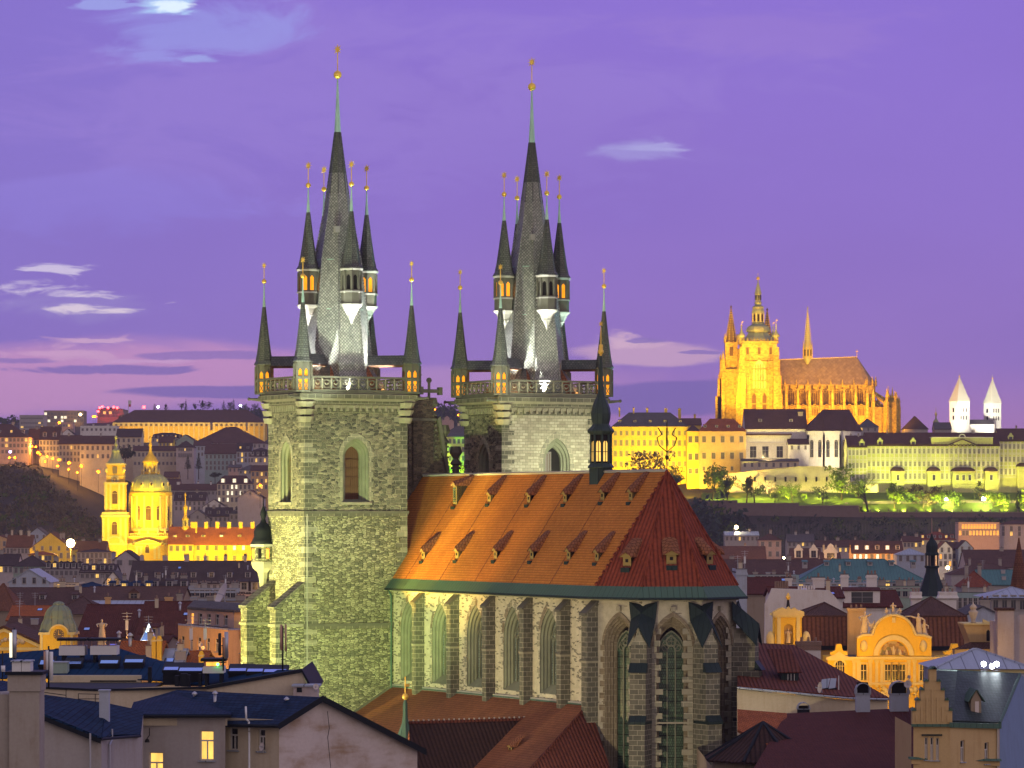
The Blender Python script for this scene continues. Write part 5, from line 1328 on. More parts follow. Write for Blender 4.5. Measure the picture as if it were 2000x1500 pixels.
house('dark brown flat eaved roof left of the copper dome', 8, 90, 500, 1236, 1208, 'side', 16, 'pl_umber', 'rf_brown', group=OT)
house('grey flat villa below the lone yellow lamp on the dark hillside', 1416, 1482, 1690, 1046, 1039, 'side', 12, 'pl_grey', 'mt_light', rows=((1052, 8, 1.8, 1.0),), chim=2, group=LT)
house('peach square house with tented roof under the hillside vineyards', 1482, 1526, 1560, 1055, 1042, 'hip', 10, 'pl_pink', 'rf_brown', rows=((1063, 3, 2.2, 1.3), (1082, 3, 2.2, 1.3)), chim=1, group=LT, hipx=.95)
house('low mauve roof with an orange lit eave beside the apse', 1405, 1496, 1520, 1091, 1068, 'side', 14, 'pl_orange', 'rf_brown', chim=1, group=LT)
house('grey ruinous gable house behind the peach square house', 1538, 1590, 1600, 1058, 1044, 'side', 12, 'pl_grey', 'rf_grey', rows=((1063, 6, 1.6, 1.0),), chim=2, chm='pl_grey', group=LT)
house('brown roof house carrying white scrolled gable dormers', 1545, 1604, 1540, 1092, 1072, 'side', 12, 'pl_grey', 'rf_brown', dorm=((2, .12, 3.4, 3.2, 'baroque'),), rows=((1097, 6, 1.8, 1.0),), group=LT, dormw='pl_white')
house('long mauve roof house at the foot of the vineyard', 1560, 1690, 1620, 1068, 1056, 'side', 13, 'pl_mauve', 'rf_brown', rows=((1074, 12, 1.8, 1.0),), chim=4, group=LT, lit=.08)
house('house with one broad white scrolled gable', 1603, 1642, 1510, 1092, 1080, 'side', 12, 'pl_grey', 'rf_brown', dorm=((1, .08, 5.2, 2.4, 'baroque'),), chim=2, chh=3.6, chm='pl_cream', group=LT, dormw='pl_white')
house('house with dormer row glowing orange below its eaves', 1664, 1764, 1480, 1080, 1058, 'side', 13, 'pl_orange', 'rf_brown', dorm=((5, .28, 1.8, 1.8, 'gable'),), rows=((1087, 9, 2.0, 1.1),), lit=.3, litm='lit_white', group=LT, dormw='pl_mauve')
house('cream house with curved baroque end gable under the hillside', 1764, 1800, 1560, 1058, 1048, 'side', 12, 'pl_cream', 'rf_brown', rows=((1064, 5, 1.8, 1.0),), chim=2, group=LT)
house('red roofed inn with small lit dormers below the terrace restaurant', 1797, 1866, 1590, 1054, 1039, 'hip', 13, 'pl_cream', 'rf_red', dorm=((6, .2, 1.3, 1.3, 'shed'),), rows=((1060, 6, 1.8, 1.0),), chim=1, lit=.5, group=LT)
house('terrace restaurant with two glowing galleries under the castle wall', 1872, 1952, 1640, 1022, None, 'flat', 12, 'pl_pink', 'rf_grey', rows=((1028, 14, 2.4, 1.1), (1041, 12, 2.2, 1.1)), lit=.85, litm='lit_warm', name='restaurant', cat='restaurant')
house('mauve building with paired pale windows at the right edge under the castle', 1952, 2030, 1650, 1024, 1016, 'hip', 14, 'pl_mauve', 'rf_brown', rows=((1033, 5, 2.4, 1.2), (1042, 5, 2.2, 1.2)), group=LT)
house('white gable house with a lamp glowing at its foot', 1833, 1860, 1450, 1072, 1058, 'front', 14, 'pl_white', 'rf_brown', rows=((1074, 2, 1.8, .9), (1087, 3, 2.0, 1.0), (1101, 3, 2.0, 1.0)), lit=.15, litm='lit_warm', group=LT)
house('cream tall house joined to the white gables', 1850, 1878, 1465, 1074, 1060, 'side', 12, 'pl_cream', 'rf_brown', rows=((1086, 3, 2.0, 1.0), (1101, 3, 2.0, 1.0)), group=LT)
house('bluish white gable house with one warm window', 1872, 1900, 1455, 1070, 1056, 'front', 14, 'pl_blue', 'rf_brown', rows=((1072, 2, 1.8, .9), (1086, 2, 2.0, 1.0)), lit=.3, litm='lit_warm', group=LT)
house('lilac gable house behind the teal copper roof', 1752, 1808, 1430, 1083, 1071, 'hip', 12, 'pl_blue', 'mt_light', rows=((1090, 4, 2.4, 1.1),), group=LT)
house('wide mauve roof with crossing pale ridges at the right edge', 1888, 2020, 1380, 1108, 1075, 'side', 24, 'pl_mauve', 'rf_brown', chim=1, group=LT)
house('second broad mauve roof below the crossing ridges', 1858, 2000, 1250, 1122, 1100, 'hip', 20, 'pl_grey', 'rf_brown', chim=2, group=LT)
house('broad mauve roof right of the apse behind the flat terraces', 1400, 1612, 1150, 1126, 1094, 'side', 22, 'pl_mauve', 'rf_brown', chim=2, group=OT)
house('large teal copper roof with a hipped left end', 1556, 1812, 900, 1136, 1092, 'hip', 22, 'pl_blue', 'mt_teal', dorm=((6, .72, 1.2, .8, 'shed'),), rows=((1142, 18, 2.0, 1.1),), chim=0, group=OT, hipx=.9)
house('flat terrace house with verdigris rim behind the apse', 1462, 1560, 820, 1127, None, 'flat', 14, 'pl_teal', 'rf_grey', rows=((1131, 8, 1.4, 1.2),), chim=3, chh=1.0, group=OT)
house('dark red roof with a pale skylight right of the apse eave', 1440, 1545, 700, 1160, 1130, 'side', 16, 'pl_umber', 'rf_maroon', chim=0, group=OT)
house('pale lavender tall wall house just right of the apse roof', 1438, 1459, 560, 1118, None, 'flat', 10, 'pl_blue', 'rf_grey', chim=1, group=OT)
house('grey terrace house with vents below the teal roof', 1545, 1700, 780, 1143, None, 'flat', 14, 'pl_blue', 'mt_light', rows=((1148, 12, 1.5, 1.0),), chim=5, chh=1.2, group=OT, lit=.08)
house('grey green parapet house with many chimney pots below the teal roof', 1690, 1860, 720, 1150, None, 'flat', 14, 'pl_green', 'rf_grey', rows=((1157, 12, 1.7, 1.0),), chim=6, chh=1.6, group=OT)
house('small red pyramid roof beside the dark cupola turret', 1880, 1936, 800, 1146, 1116, 'hip', 12, 'pl_grey', 'rf_red', chim=2, group=OT)
house('teal gabled roof at the right beside the brick spire', 1914, 1985, 860, 1142, 1115, 'side', 14, 'pl_grey', 'mt_teal', group=OT)
house('long greenish grey office wall behind the yellow palace', 1830, 1970, 640, 1163, None, 'flat', 16, 'pl_teal', 'rf_grey', rows=((1178, 14, 2.0, 1.0),), chim=3, group=OT)
house('low pavilion with pale blue hip roof at the right edge', 1936, 2040, 560, 1166, 1147, 'hip', 14, 'pl_grey', 'mt_light', rows=((1177, 6, 2.2, .8),), group=OT, ov=1.0)
house('lavender roof house with a white chimney behind the yellow palace', 1612, 1760, 500, 1186, 1156, 'side', 18, 'pl_white', 'rf_maroon', chim=2, chh=2.6, chm='pl_white', dorm=((1, .2, 5, 1.8, 'shed'),), group=OT, dormw='pl_white', lit=0)
house('grey gable house with tall brick flue behind the urn', 1880, 1960, 520, 1206, 1186, 'front', 14, 'pl_blue', 'rf_grey', chim=1, group=OT)
def drop(mb, tops, zb, m):
    """wall panels hanging from a polyline of top points down to zb"""
    for a, b in zip(tops[:-1], tops[1:]):
        mb.poly([(a.x, a.y, zb), (b.x, b.y, zb), (b.x, b.y, b.z), (a.x, a.y, a.z)], m)
def near_wall(mb, parent, p, q, z0, z1, wins, m, depth=.22):
    """wall from p to q with real openings; wins=[(px, width, py_bottom, py_top, pane)]"""
    p2, q2 = Vector((p.x, p.y, 0)), Vector((q.x, q.y, 0)); L = (q2-p2).length; d = (q2-p2)/L
    M = frame(p2, d, (-d.y, d.x, 0)); ops = []; info = []
    for (px, w, yb, yt, pn) in wins:
        k = (px-1000)/FPX; s = (k*p2.y-p2.x)/(d.x-k*d.y); D = p2.y+d.y*s
        ops.append((s, w/2, wz(yb, D), wz(yt, D), 'flat', 1)); info.append(pn)
    mb.M = M; wall_arch(mb, 0, L, z0, z1, ops, m)
    for o in ops: reveal(mb, o[0], o[2], o[3], 'flat', 1, [(o[1], 0), (o[1], depth)], m); mb.box(o[0]-o[1]-.08, o[0]+o[1]+.08, -.12, .03, o[2]-.07, o[2]-.005, 'mt_light')
    mb.M = None
    for o, pn in zip(ops, info):
        b = MB(); b.M = M; x, hw, a, c = o[:4]; y = depth-.05; f = .06
        b.poly([(x-hw, y+.04, a), (x+hw, y+.04, a), (x+hw, y+.04, c), (x-hw, y+.04, c)], pn)
        b.box(x-hw, x-hw+f, y-.04, y+.03, a, c, 'win_frame'); b.box(x+hw-f, x+hw, y-.04, y+.03, a, c, 'win_frame'); b.box(x-hw, x+hw, y-.038, y+.03, c-f, c, 'win_frame'); b.box(x-hw, x+hw, y-.038, y+.03, a, a+f, 'win_frame')
        zt = a+(c-a)*.66; b.box(x-hw, x+hw, y-.045, y+.03, zt-.04, zt+.04, 'win_frame'); b.box(x-.035, x+.035, y-.042, y+.03, a, zt, 'win_frame')
        b.build('window', parent)
def slab3(mb, pts, th, m):
    pts = [Vector(p) for p in pts]; n = (pts[1]-pts[0]).cross(pts[2]-pts[0]).normalized()
    if n.z < 0: n = -n
    mb.prism(pts, n*th, m)
t = thing('gabled_house', 'house with stained mauve gable wall, blue metal roof and two lit windows', 'house')
L = P(270, 1396, 193.2); K = P(545, 1405, 189); Pk = P(625, 1363, 190.5); E = P(815, 1461, 192.4); Rg = P(345, 1349, 199)
EB = E+(Rg-Pk)*.9; EB.z = E.z; LB = Vector((L.x-1.5, L.y+12, L.z)); step = P(440, 1400, 190.7)
mb = MB(); L2 = P(440, 1397, 193.0)
near_wall(mb, t, P(440, 1404, 191.0), K, 0, K.z-.02, [(456, .58, 1465, 1421, 'glass'), (511, .48, 1467, 1424, 'glass')], 'pl_sand')
W0 = P(273, 1398, 190.2); W1 = P(440, 1398, 189.4)
near_wall(mb, t, W0, W1, 0, W1.z-.05, [(404, .76, 1485, 1427, 'lit'), (305, .78, 1530, 1469, 'lit')], 'pl_grey')
drop(mb, [W1, P(440, 1404, 191.0)], 0, 'pl_grey'); drop(mb, [LB, W0], 0, 'pl_grey')
wz_ = [Vector((v.x, v.y, v.z)) for v in (K, Pk, E)]
mb.poly([(K.x, K.y, 0), (E.x, E.y, 0), tuple(E), tuple(Pk), tuple(K)], 'pl_worn'); drop(mb, [E, EB, LB], 0, 'pl_worn')
dB = Vector((E.x-K.x, E.y-K.y, 0)).normalized();
mb.box(W0.x-.1, W1.x+.05, W0.y-.35, W0.y-.06, W0.z-.5, W0.z-.12, 'pl_sand')
mb.build('wall', t)
mb = MB(); o = Vector((dB.y, -dB.x, 0))*.35; e0 = Vector((-.1, -.45, -.28))
Wl, Wr = W0+Vector((-.5, -.5, .05)), W1+Vector((.35, -.5, .05))
hip = P(342, 1357, 196.5)
slab3(mb, [Wl, Wr, P(452, 1392, 193.5), hip], .06, 'mt_navy')
slab3(mb, [P(440, 1404, 191)+e0, K+e0+o, Pk+o, Rg], .06, 'mt_navy'); slab3(mb, [Wl, hip, LB], .06, 'mt_navy'); slab3(mb, [hip, P(452, 1392, 193.5), P(440, 1404, 191)+e0, Rg], .06, 'mt_navy')
slab3(mb, [Pk+o, E+o+(E-Pk)*.06, EB, Rg], .06, 'mt_navy'); slab3(mb, [hip, Rg, EB, LB], .05, 'mt_navy')
for a, b in ((K+e0*1.05+o, Pk+o*1.05), (Pk+o*1.05, E+o*1.05+(E-Pk)*.065)): mb.prism([a-Vector((0, 0, .2)), b-Vector((0, 0, .2)), b+Vector((0, 0, .14)), a+Vector((0, 0, .14))], o*.12, 'mt_black')
for a, b in ((Wl, Wr), (P(440, 1404, 191)+e0, K+e0+o)): mb.tube(a+Vector((0, -.05, -.04)), b+Vector((0, -.05, -.04)), .09, 'mt_black', 6)
mb.build('roof', t)
mb = MB(); q = P(480, 1380, 189.6); mb.path([q, P(481, 1404, 189.4), P(486, 1410, 189.5), P(487, 1430, 189.6), Vector((P(487, 1430, 189.6).x, 189.6, 2))], .055, 'white_metal', 7); mb.build('rain_pipe', t)
mb = MB(); q = P(268, 1390, 189.8); mb.path([P(262, 1386, 189.6), P(262, 1398, 189.6), P(270, 1412, 189.7), Vector((P(270, 1412, 189.7).x, 189.7, 2))], .06, 'steel', 7); mb.build('rain_pipe', t)
def dish(px, py, D, r, look=(-.6, -.7, .35), label='', group=None, pole=None, mat_='dish'):
    t = thing('satellite_dish', label, 'dish', P(px, py, D), 0, group); d = Vector(look).normalized()
    b = MB(); a = d.orthogonal().normalized(); c = d.cross(a); n = 18; rings = []
    for j in range(5):
        rr = r*j/4; off = d*(-.28*r*(1-(j/4)**2)); rings.append([off+(a*math.cos(2*math.pi*k/n)+c*math.sin(2*math.pi*k/n))*max(rr, .005) for k in range(n)])
    i = b.add([p for q in rings for p in q])
    for j in range(4): b.faces(i, [(j*n+k, j*n+(k+1) % n, (j+1)*n+(k+1) % n, (j+1)*n+k) for k in range(n)], mat_, True)
    b.build('reflector', t)
    b = MB(); b.tube(-d*.28*r, d*.75*r-Vector((0, 0, .1*r)), .03*max(r, 1), 'steel', 5); b.sphere(d*.75*r, .09*r, 'steel', 6, 4); b.tube(-d*.3*r, -d*.45*r-Vector((0, 0, pole or r)), .06*max(r, .6), 'steel', 6); b.build('arm', t)
    return t
dish(511, 1458, 189.15, .22, (-.75, -.62, .2), 'small white dish fixed at the dark window of the gabled house', pole=.3)
for (px, py, D, h_) in ((420, 1380, 195, .7), (560, 1385, 191.5, .5), (380, 1372, 197, .45)):
    mb = MB(); q = P(px, py, D); mb.tube(q-Vector((0, 0, .3)), q+Vector((0, 0, h_)), .09, 'steel', 8); mb.lathe([(.16, h_), (.15, h_+.06), (.03, h_+.16)], 8, tuple(q), 'steel'); mb.build('vent_pipe', t)
mb = MB(); q = P(292, 1440, 189.9); mb.path([q+Vector((0, 0, .5)), q+Vector((0, -.05, .1)), q+Vector((-.1, -.25, -.05))], .025, 'iron', 5); mb.lathe([(.14, 0), (.1, .14), (.03, .2)], 8, tuple(q+Vector((-.1, -.25, -.25))), 'iron'); mb.build('wall_lamp', t)
mb = MB(); mb.path([Pk+Vector((.4, -.12, -.7)), Pk+Vector((.5, -.1, -1.6)), P(640, 1440, 189.9), P(646, 1500, 189.9)], .02, 'mt_black', 4); mb.build('cable', t)
t = thing('lean_to_house', 'dark blue roofed low house with grey blank wall at the lower left', 'house')
A, B, Cc = P(70, 1390, 171), P(198, 1442, 171), P(275, 1436, 179); A2, B2, C2 = P(70, 1358, 186), P(205, 1376, 188), P(280, 1392, 190)
mb = MB(); drop(mb, [A, B, P(222, 1437, 176), Cc], 0, 'pl_grey'); drop(mb, [A2, A], 0, 'pl_grey'); drop(mb, [Cc, C2, A2], 0, 'pl_grey'); mb.build('wall', t)
mb = MB(); up = Vector((0, 0, .1)); e = Vector((0, -.3, -.02)); slab3(mb, [A+e, B+e, B2, A2], .1, 'mt_navy'); slab3(mb, [B+e, P(222, 1437, 176)+e, B2], .1, 'mt_navy'); slab3(mb, [P(222, 1437, 176)+e, Cc+e, C2, B2], .1, 'mt_navy')
mb.prism([A+e, B+e, B+e+Vector((0, 0, -.22)), A+e+Vector((0, 0, -.22))], (0, .1, 0), 'mt_black'); mb.tube(B+e, Cc+e, .07, 'mt_black', 6); mb.build('roof', t)
mb = MB(); x, y = P(204, 1400, 180).x, 180; mb.box(x-.24, x+.24, y-.2, y+.35, wz(1425, y), wz(1350, y), 'pl_blue'); mb.box(x-.29, x+.29, y-.25, y+.4, wz(1350, y), wz(1347, y), 'mt_light'); mb.build('chimney', t)
mb = MB(); mb.path([P(219, 1424, 175), P(219, 1444, 175), P(214, 1456, 173.5), Vector((P(214, 1456, 173.5).x, 173.5, 3))], .05, 'steel', 6); mb.build('rain_pipe', t)
mb = MB(); mb.path([P(176, 1432, 170.7), Vector((P(176, 1432, 170.7).x, 170.7, 3))], .05, 'steel', 6); mb.build('rain_pipe', t)
mb = MB(); a = P(130, 1352, 187); pts = [P(82, 1354, 186), P(128, 1362, 186.6)]
for (p0, p1) in ((P(84, 1352, 185), P(129, 1358, 186)), (P(84, 1360, 185), P(129, 1367, 186)), (P(153, 1355, 187), P(196, 1356, 187)), (P(153, 1365, 187), P(196, 1365, 187))): mb.tube(p0, p1, .025, 'iron', 4)
for px, yt, yb in ((84, 1351, 1378), (129, 1346, 1384), (153, 1355, 1376), (186, 1355, 1382)): mb.tube(P(px, yt, 186.5), P(px, yb, 186.5), .025, 'iron', 4)
mb.build('roof_railing', t)
t = thing('chimney_house', 'stained plaster house with a massive stepped chimney at the lower left corner', 'house')
mb = MB(); D = 150; x0, x1 = wx(18, D), wx(77, D)
mb.box(x0, x1, D, D+1.6, 0, wz(1350, D), 'pl_chim'); mb.box(x0-2.5, x0+.01, D+.3, D+5, 0, wz(1357, D), 'pl_chim'); mb.build('wall', t)
mb = MB(); mb.box(x0-.06, x1+.05, D-.08, D+1.7, wz(1350, D), wz(1318, D), 'pl_chim'); mb.box(x0-.16, x1+.16, D-.18, D+1.8, wz(1318, D), wz(1312, D), 'mt_black'); mb.build('chimney', t)
mb = MB(); slab3(mb, [P(-40, 1368, 151), P(20, 1364, 151), P(20, 1335, 158), P(-40, 1330, 158)], .1, 'mt_navy'); mb.build('roof', t)
for (pa, pb) in ((22, 40), (41, 58)):
    m2 = MB(); a, b = wx(pa, D), wx(pb, D); m2.box(a, b, D+.2, D+1.1, wz(1312, D), wz(1293, D), 'white_metal'); m2.box(a-.05, b+.05, D+.12, D+1.2, wz(1293, D), wz(1290.5, D), 'mt_light'); m2.build('vent_cowl', t)
t = thing('metal_roof_house', 'large house with dark blue standing seam roof, skylights and pale parapet', 'house')
mb = MB(); r0, r1, r2, r3 = P(-60, 1284, 234), P(108, 1270, 234), P(232, 1268, 234), P(352, 1309, 226)
f0, f1, f2, f3 = P(-60, 1330, 219), P(95, 1322, 221), P(300, 1330, 219), P(420, 1341, 214)
slab3(mb, [f0, f1, r1, r0], .08, 'mt_blue'); slab3(mb, [f1, f2, r2, r1], .08, 'mt_blue'); slab3(mb, [f2, f3, r3, r2], .08, 'mt_blue')
g1, g2 = P(590, 1311, 212), P(455, 1309, 222); slab3(mb, [f3, g1, g2, r3], .08, 'mt_blue')
slab3(mb, [r0, r1, r2+Vector((0, 12, -1.5)), r0+Vector((0, 12, -1.5))], .08, 'mt_blue'); slab3(mb, [r2, r3, g2+Vector((0, 9, -1.2)), r2+Vector((0, 12, -1.5))], .08, 'mt_blue')
mb.box(r1.x, r2.x, 233.8, 234.1, r1.z-.1, r1.z+.12, 'mt_black'); mb.build('roof', t)
mb = MB(); a, b = P(96, 1324, 219.5), P(276, 1322, 219.5); mb.box(a.x, b.x, 219.3, 219.8, wz(1340, 219.5), wz(1319, 219.5), 'pl_cream')
for k in range(5): x = a.x+(b.x-a.x)*(.5+.1*k); mb.box(x-.28, x+.28, 219.25, 219.4, wz(1331, 219.5), wz(1328.5, 219.5), 'mt_black')
mb.box(a.x-1.2, b.x+1.4, 212.0, 219.4, wz(1341, 214)-.15, wz(1341, 214), 'mt_black')
a, b = P(78, 1342, 212), P(212, 1342, 212); drop(mb, [a, P(190, 1347, 211), P(330, 1340, 211.5), P(408, 1343, 211.5)], 0, 'pl_sand')
mb.prism([P(78, 1341, 211.9), P(190, 1346, 210.9), P(190, 1350, 210.9), P(78, 1345, 211.9)], (0, .5, 0), 'mt_black'); mb.prism([P(190, 1346, 210.9), P(408, 1341, 211.3), P(408, 1345, 211.3), P(190, 1350, 210.9)], (0, .5, 0), 'mt_black')
gw = [P(404, 1346, 210.5), P(590, 1313, 210.5), P(607, 1353, 210.5)]
mb.poly([(gw[0].x, 210.5, 0), (gw[2].x, 210.5, 0), tuple(gw[2]), tuple(gw[1]), tuple(gw[0])], 'pl_sand'); drop(mb, [gw[2], P(600, 1330, 222)], 0, 'pl_sand')
mb.prism([gw[0]+Vector((0, -.2, .0)), gw[1]+Vector((0, -.2, 0)), gw[1]+Vector((0, -.2, .2)), gw[0]+Vector((0, -.2, .2))], (0, .6, 0), 'mt_black'); mb.prism([gw[1]+Vector((0, -.2, 0)), gw[2]+Vector((.1, -.2, 0)), gw[2]+Vector((.2, -.2, .15)), gw[1]+Vector((0, -.2, .2))], (0, 11, 0), 'mt_black')
mb.build('wall', t)
def skylight(parent, px0, px1, py0, py1, D, tilt=.55, back=1.4):
    b = MB(); w = wx(px1, D)-wx(px0, D); h = (py1-py0)/FPX*D
    p = P(px0, py1, D)
    b.prism([p, p+Vector((w, 0, 0)), p+Vector((w, back, h)), p+Vector((0, back, h))], (0, 0, -.16), 'mt_black', 'mt_black')
    i = .1; b.poly([p+Vector((i, .05, .02)), p+Vector((w-i, .05, .02)), p+Vector((w-i, back-.08, h-.03)), p+Vector((i, back-.08, h-.03))], 'glass_sky')
    b.prism([p+Vector((.06, .06, -.1)), p+Vector((.06, back-.06, h-.1)), p+Vector((.06, back-.06, -.9)), p+Vector((.06, .06, -.9))], (w-.12, 0, 0), 'mt_black')
    b.build('skylight', parent)
for q in ((74, 106, 1283, 1298, 224), (124, 160, 1286, 1297, 224), (192, 232, 1283, 1296, 224), (240, 281, 1281, 1294, 224)): skylight(t, *q)
for q in ((316, 372, 1296, 1309, 217), (346, 397, 1297, 1311, 216)): skylight(t, *q, back=1.9)
for q in ((444, 494, 1299, 1311, 216), (479, 521, 1300, 1312, 215), (512, 561, 1301, 1313, 214)): skylight(t, *q, back=1.9)
mb = MB()
for px, yt, yb, ww in ((345, 1320, 1334, .12), (359, 1316, 1332, .2), (368, 1318, 1328, .1), (292, 1303, 1313, .1), (390, 1316, 1328, .08)):
    mb = MB(); a = P(px, yb, 214); mb.box(a.x-ww, a.x+ww, 214, 214.5, a.z-.6, wz(yt, 214), 'mt_black'); mb.build('vent_pipe', t)
mb = MB(); a = P(573, 1353, 208.5); mb.box(a.x, wx(620, 208.5), 208.5, 210.3, a.z-1.5, wz(1341, 208.5), 'pl_mauve'); mb.box(a.x-.1, wx(620, 208.5)+.15, 208.4, 210.4, wz(1341, 208.5), wz(1338, 208.5), 'mt_light')
mb.box(a.x+.2, a.x+.5, 208.47, 208.6, wz(1352, 208.5), wz(1343, 208.5), 'mt_black'); mb.build('chimney', t)
dish(617, 1341, 208.2, .17, (.3, -.9, .1), 'tiny round dish on the corner of the pale roof box', pole=.3)
def plant(px0, px1, py0, py1, D, label, lights=False, dep=1.6):
    t = thing('air_conditioner', label, 'air conditioner', (wx((px0+px1)/2, D), D, wz(py1, D)), 0, 'rooftop plant boxes')
    w = wx(px1, D)-wx(px0, D); h = (py1-py0)/FPX*D; b = MB()
    pts = [(-w/2, 0, 0), (w/2, 0, 0), (w/2, 0, h*.95), (w/2-.06, 0, h), (-w/2+.06, 0, h), (-w/2, 0, h*.95)]
    b.prism(pts, (0, dep, 0), 'white_metal');
    for k in (-1, 1): b.box(k*w*.35-.08, k*w*.35+.08, .1, dep-.1, -1.2, .0, 'mt_black')
    b.build('housing', t); b = MB(); z = h+.32; b.box(-w/2-.12, w/2+.12, -.15, dep+.15, z, z+.16, 'mt_black')
    for k in range(5): b.tube((-w/2+.1+k*(w-.2)/4, .1, h-.02), (-w/2+.1+k*(w-.2)/4, .1, z+.02), .03, 'rust_panel', 4)
    b.build('canopy', t)
    if lights:
        b = MB(); b.box(-w*.35, w*.25, .05, .12, h+.04, h+.26, 'lit_warm'); b.build('light_strip', t); b = MB(); b.sphere((w*.22, -.08, h+.14), .09, 'lamp_green', 8, 5); b.build('indicator_light', t)
    return t
plant(115, 165, 1261.5, 1280, 227, 'left grey plant box under a dark canopy on the blue roof ridge')
plant(176, 228, 1261.5, 1279, 227, 'grey plant box with dark canopy between the first box and the orange roofs')
plant(396, 437, 1302, 1315, 214, 'plant box with an orange light strip and green indicator lamp', True)
mb = MB(); mb.box(0, .9, 0, 1, -1.5, .55, 'pl_green'); mb.box(-.05, .95, -.05, 1.05, .55, .62, 'mt_light'); tag(mb.build('roof_hatch', None, P(103, 1312, 222)), 'pale greenish hatch box on the blue roof beside the aerial rods', 'hatch')
def rods(px, py_b, D, items, label, name='aerial_mast'):
    """items: (dpx, py_top, py_bot, radius, material)"""
    t = thing(name, label, 'aerial', P(px, py_b, D), 0, 'rooftop aerials'); o = P(px, py_b, D)
    for k, (dp, yt, yb, r, m) in enumerate(items):
        b = MB(); b.tube(P(px+dp, yb, D-.05*k)-o, P(px+dp, yt, D-.05*k)-o, r, m, 8); b.build('panel' if r > .06 else 'pole', t)
    b = MB()
    for j in range(3):
        y = items[0][1]+(items[0][2]-items[0][1])*(.25+.25*j); b.tube(P(px+min(i[0] for i in items), y, D)-o, P(px+max(i[0] for i in items), y, D)-o, .035, 'iron', 4)
    b.build('bracket', t)
    return t
rods(95, 1330, 205, [(0, 1262, 1345, .05, 'iron'), (-3, 1270, 1313, .09, 'white_metal'), (5, 1273, 1329, .11, 'white_metal'), (-8, 1272, 1308, .06, 'rust_panel')], 'cluster of white aerial rods on a dark mast in front of the blue roof')
rods(26, 1300, 205, [(2, 1226, 1320, .05, 'iron'), (-4.5, 1236, 1284, .09, 'lit_white'), (2, 1230, 1285, .13, 'steel')], 'aerial mast with a bright glowing rod at the left edge')
rods(5, 1330, 200, [(0, 1272, 1345, .035, 'iron'), (1, 1300, 1312, .12, 'white_metal')], 'thin dark pole with a small drum at the far left edge')
rods(436, 1302, 213.5, [(0, 1245, 1310, .05, 'iron'), (-7, 1237, 1280, .09, 'iron'), (6, 1234, 1286, .12, 'steel'), (2, 1246, 1283, .07, 'rust_panel')], 'tall dark aerial mast with grey panels in front of the orange house')
rods(552, 1305, 211, [(0, 1222, 1310, .05, 'iron'), (-3, 1220, 1270, .075, 'rust_panel'), (6, 1220, 1272, .055, 'rust_panel')], 'rust coloured aerial panels in front of the floodlit tower buttress')
t = thing('clock_house', 'yellow lit house with copper dome and round clock gable', 'house', (wx(112, 420), 420, 0)); s = 420/FPX
mb = MB(); zt = wz(1235, 420); w = 2.05
mb.box(-w, w-.15, 0, 4.2, 0, zt, 'pl_gold_plaster'); mb.box(-w-.15, w, -.15, 4.3, zt-.3, zt, 'trim')
pts = [(-1.1+.1, -.2, zt-2.4), (1.35, -.2, zt-2.4)]+[(.18+1.1*math.cos(a*math.pi/12), -.2, zt-.1+1.0*math.sin(a*math.pi/12)) for a in range(13)]
mb.prism(pts, (0, .6, 0), 'pl_gold_plaster')
mb.ring((.18, -.24, zt-.25), (1, 0, 0), (0, 0, 1), 1.12, .16, 'trim', 16, 0, math.pi)
for k in (-1, 1): mb.box(k*1.75-.22, k*1.75+.05, -.12, .05, zt-3.5, zt-.3, 'trim')
mb.build('wall', t)
mb = MB(); mb.lathe([(.62, 0), (.62, .06)], 20, (0, 0, 0), 'win_frame_dark'); mb.lathe([(.05, .05), (.04, .1)], 6, (0, 0, 0), 'gold')
for k in range(12): a = R(30*k); mb.box(.5*math.cos(a)-.035, .5*math.cos(a)+.035, .5*math.sin(a)-.035, .5*math.sin(a)+.035, .05, .09, 'gold')
mb.box(-.02, .02, 0, .42, .07, .1, 'gold'); mb.box(0, .3, -.02, .02, .07, .1, 'gold')
o = mb.build('clock_face', t, (.18, -.22, zt-.25)); o.rotation_euler = (R(90), 0, 0)
mb = MB(); mb.lathe([(2.35, -.1), (2.3, .1), (2.1, .9), (1.75, 1.5), (1.7, 1.75), (1.68, 1.9), (1.45, 2.5), (1.0, 2.95), (.7, 3.15), (.72, 3.3), (.5, 3.5), (.1, 3.6)], 8, (-.1, 2.1, zt), 'mt_verdigris', R(22.5), False)
for k in range(8): a = R(22.5+45*k); mb.path([(-.1+r*math.cos(a), 2.1+r*math.sin(a), zt+z) for r, z in ((2.3, .1), (2.1, .9), (1.75, 1.5), (1.68, 1.9), (1.45, 2.5), (1.0, 2.95))], .07, 'mt_verdigris', 4)
mb.build('dome', t)
t = thing('pediment_house', 'yellow lit house with carved gable relief at the left edge', 'house', (wx(8, 430), 430, 0)); mb = MB()
zp = wz(1226, 430); ze = wz(1262, 430); mb.prism([(-5, 0, 0), (4.7, 0, 0), (4.7, 0, ze), (0, 0, zp), (-5, 0, ze)], (0, 12, 0), 'pl_gold_plaster')
mb.build('wall', t); mb = MB()
for sx in (-1, 1): mb.prism([(0, -.5, zp), (sx*5.2, -.5, ze-.15), (sx*5.2, -.5, ze+.15), (0, -.5, zp+.3)], (0, 13, 0), 'rf_brown'); mb.prism([(0, -.35, zp-.45), (sx*5, -.35, ze-.5), (sx*5, -.35, ze-.1), (0, -.35, zp-.05)], (0, .34, 0), 'trim')
mb.box(-5, 5, -.3, 0, ze-.5, ze-.15, 'trim'); mb.build('roof', t); mb = MB()
for k in range(14): x = random.uniform(-2.5, 2.5); mb.sphere((x, -.1, ze+random.uniform(.1, 1.1)*(1-abs(x)/5)), random.uniform(.2, .45), 'statue', 7, 5)
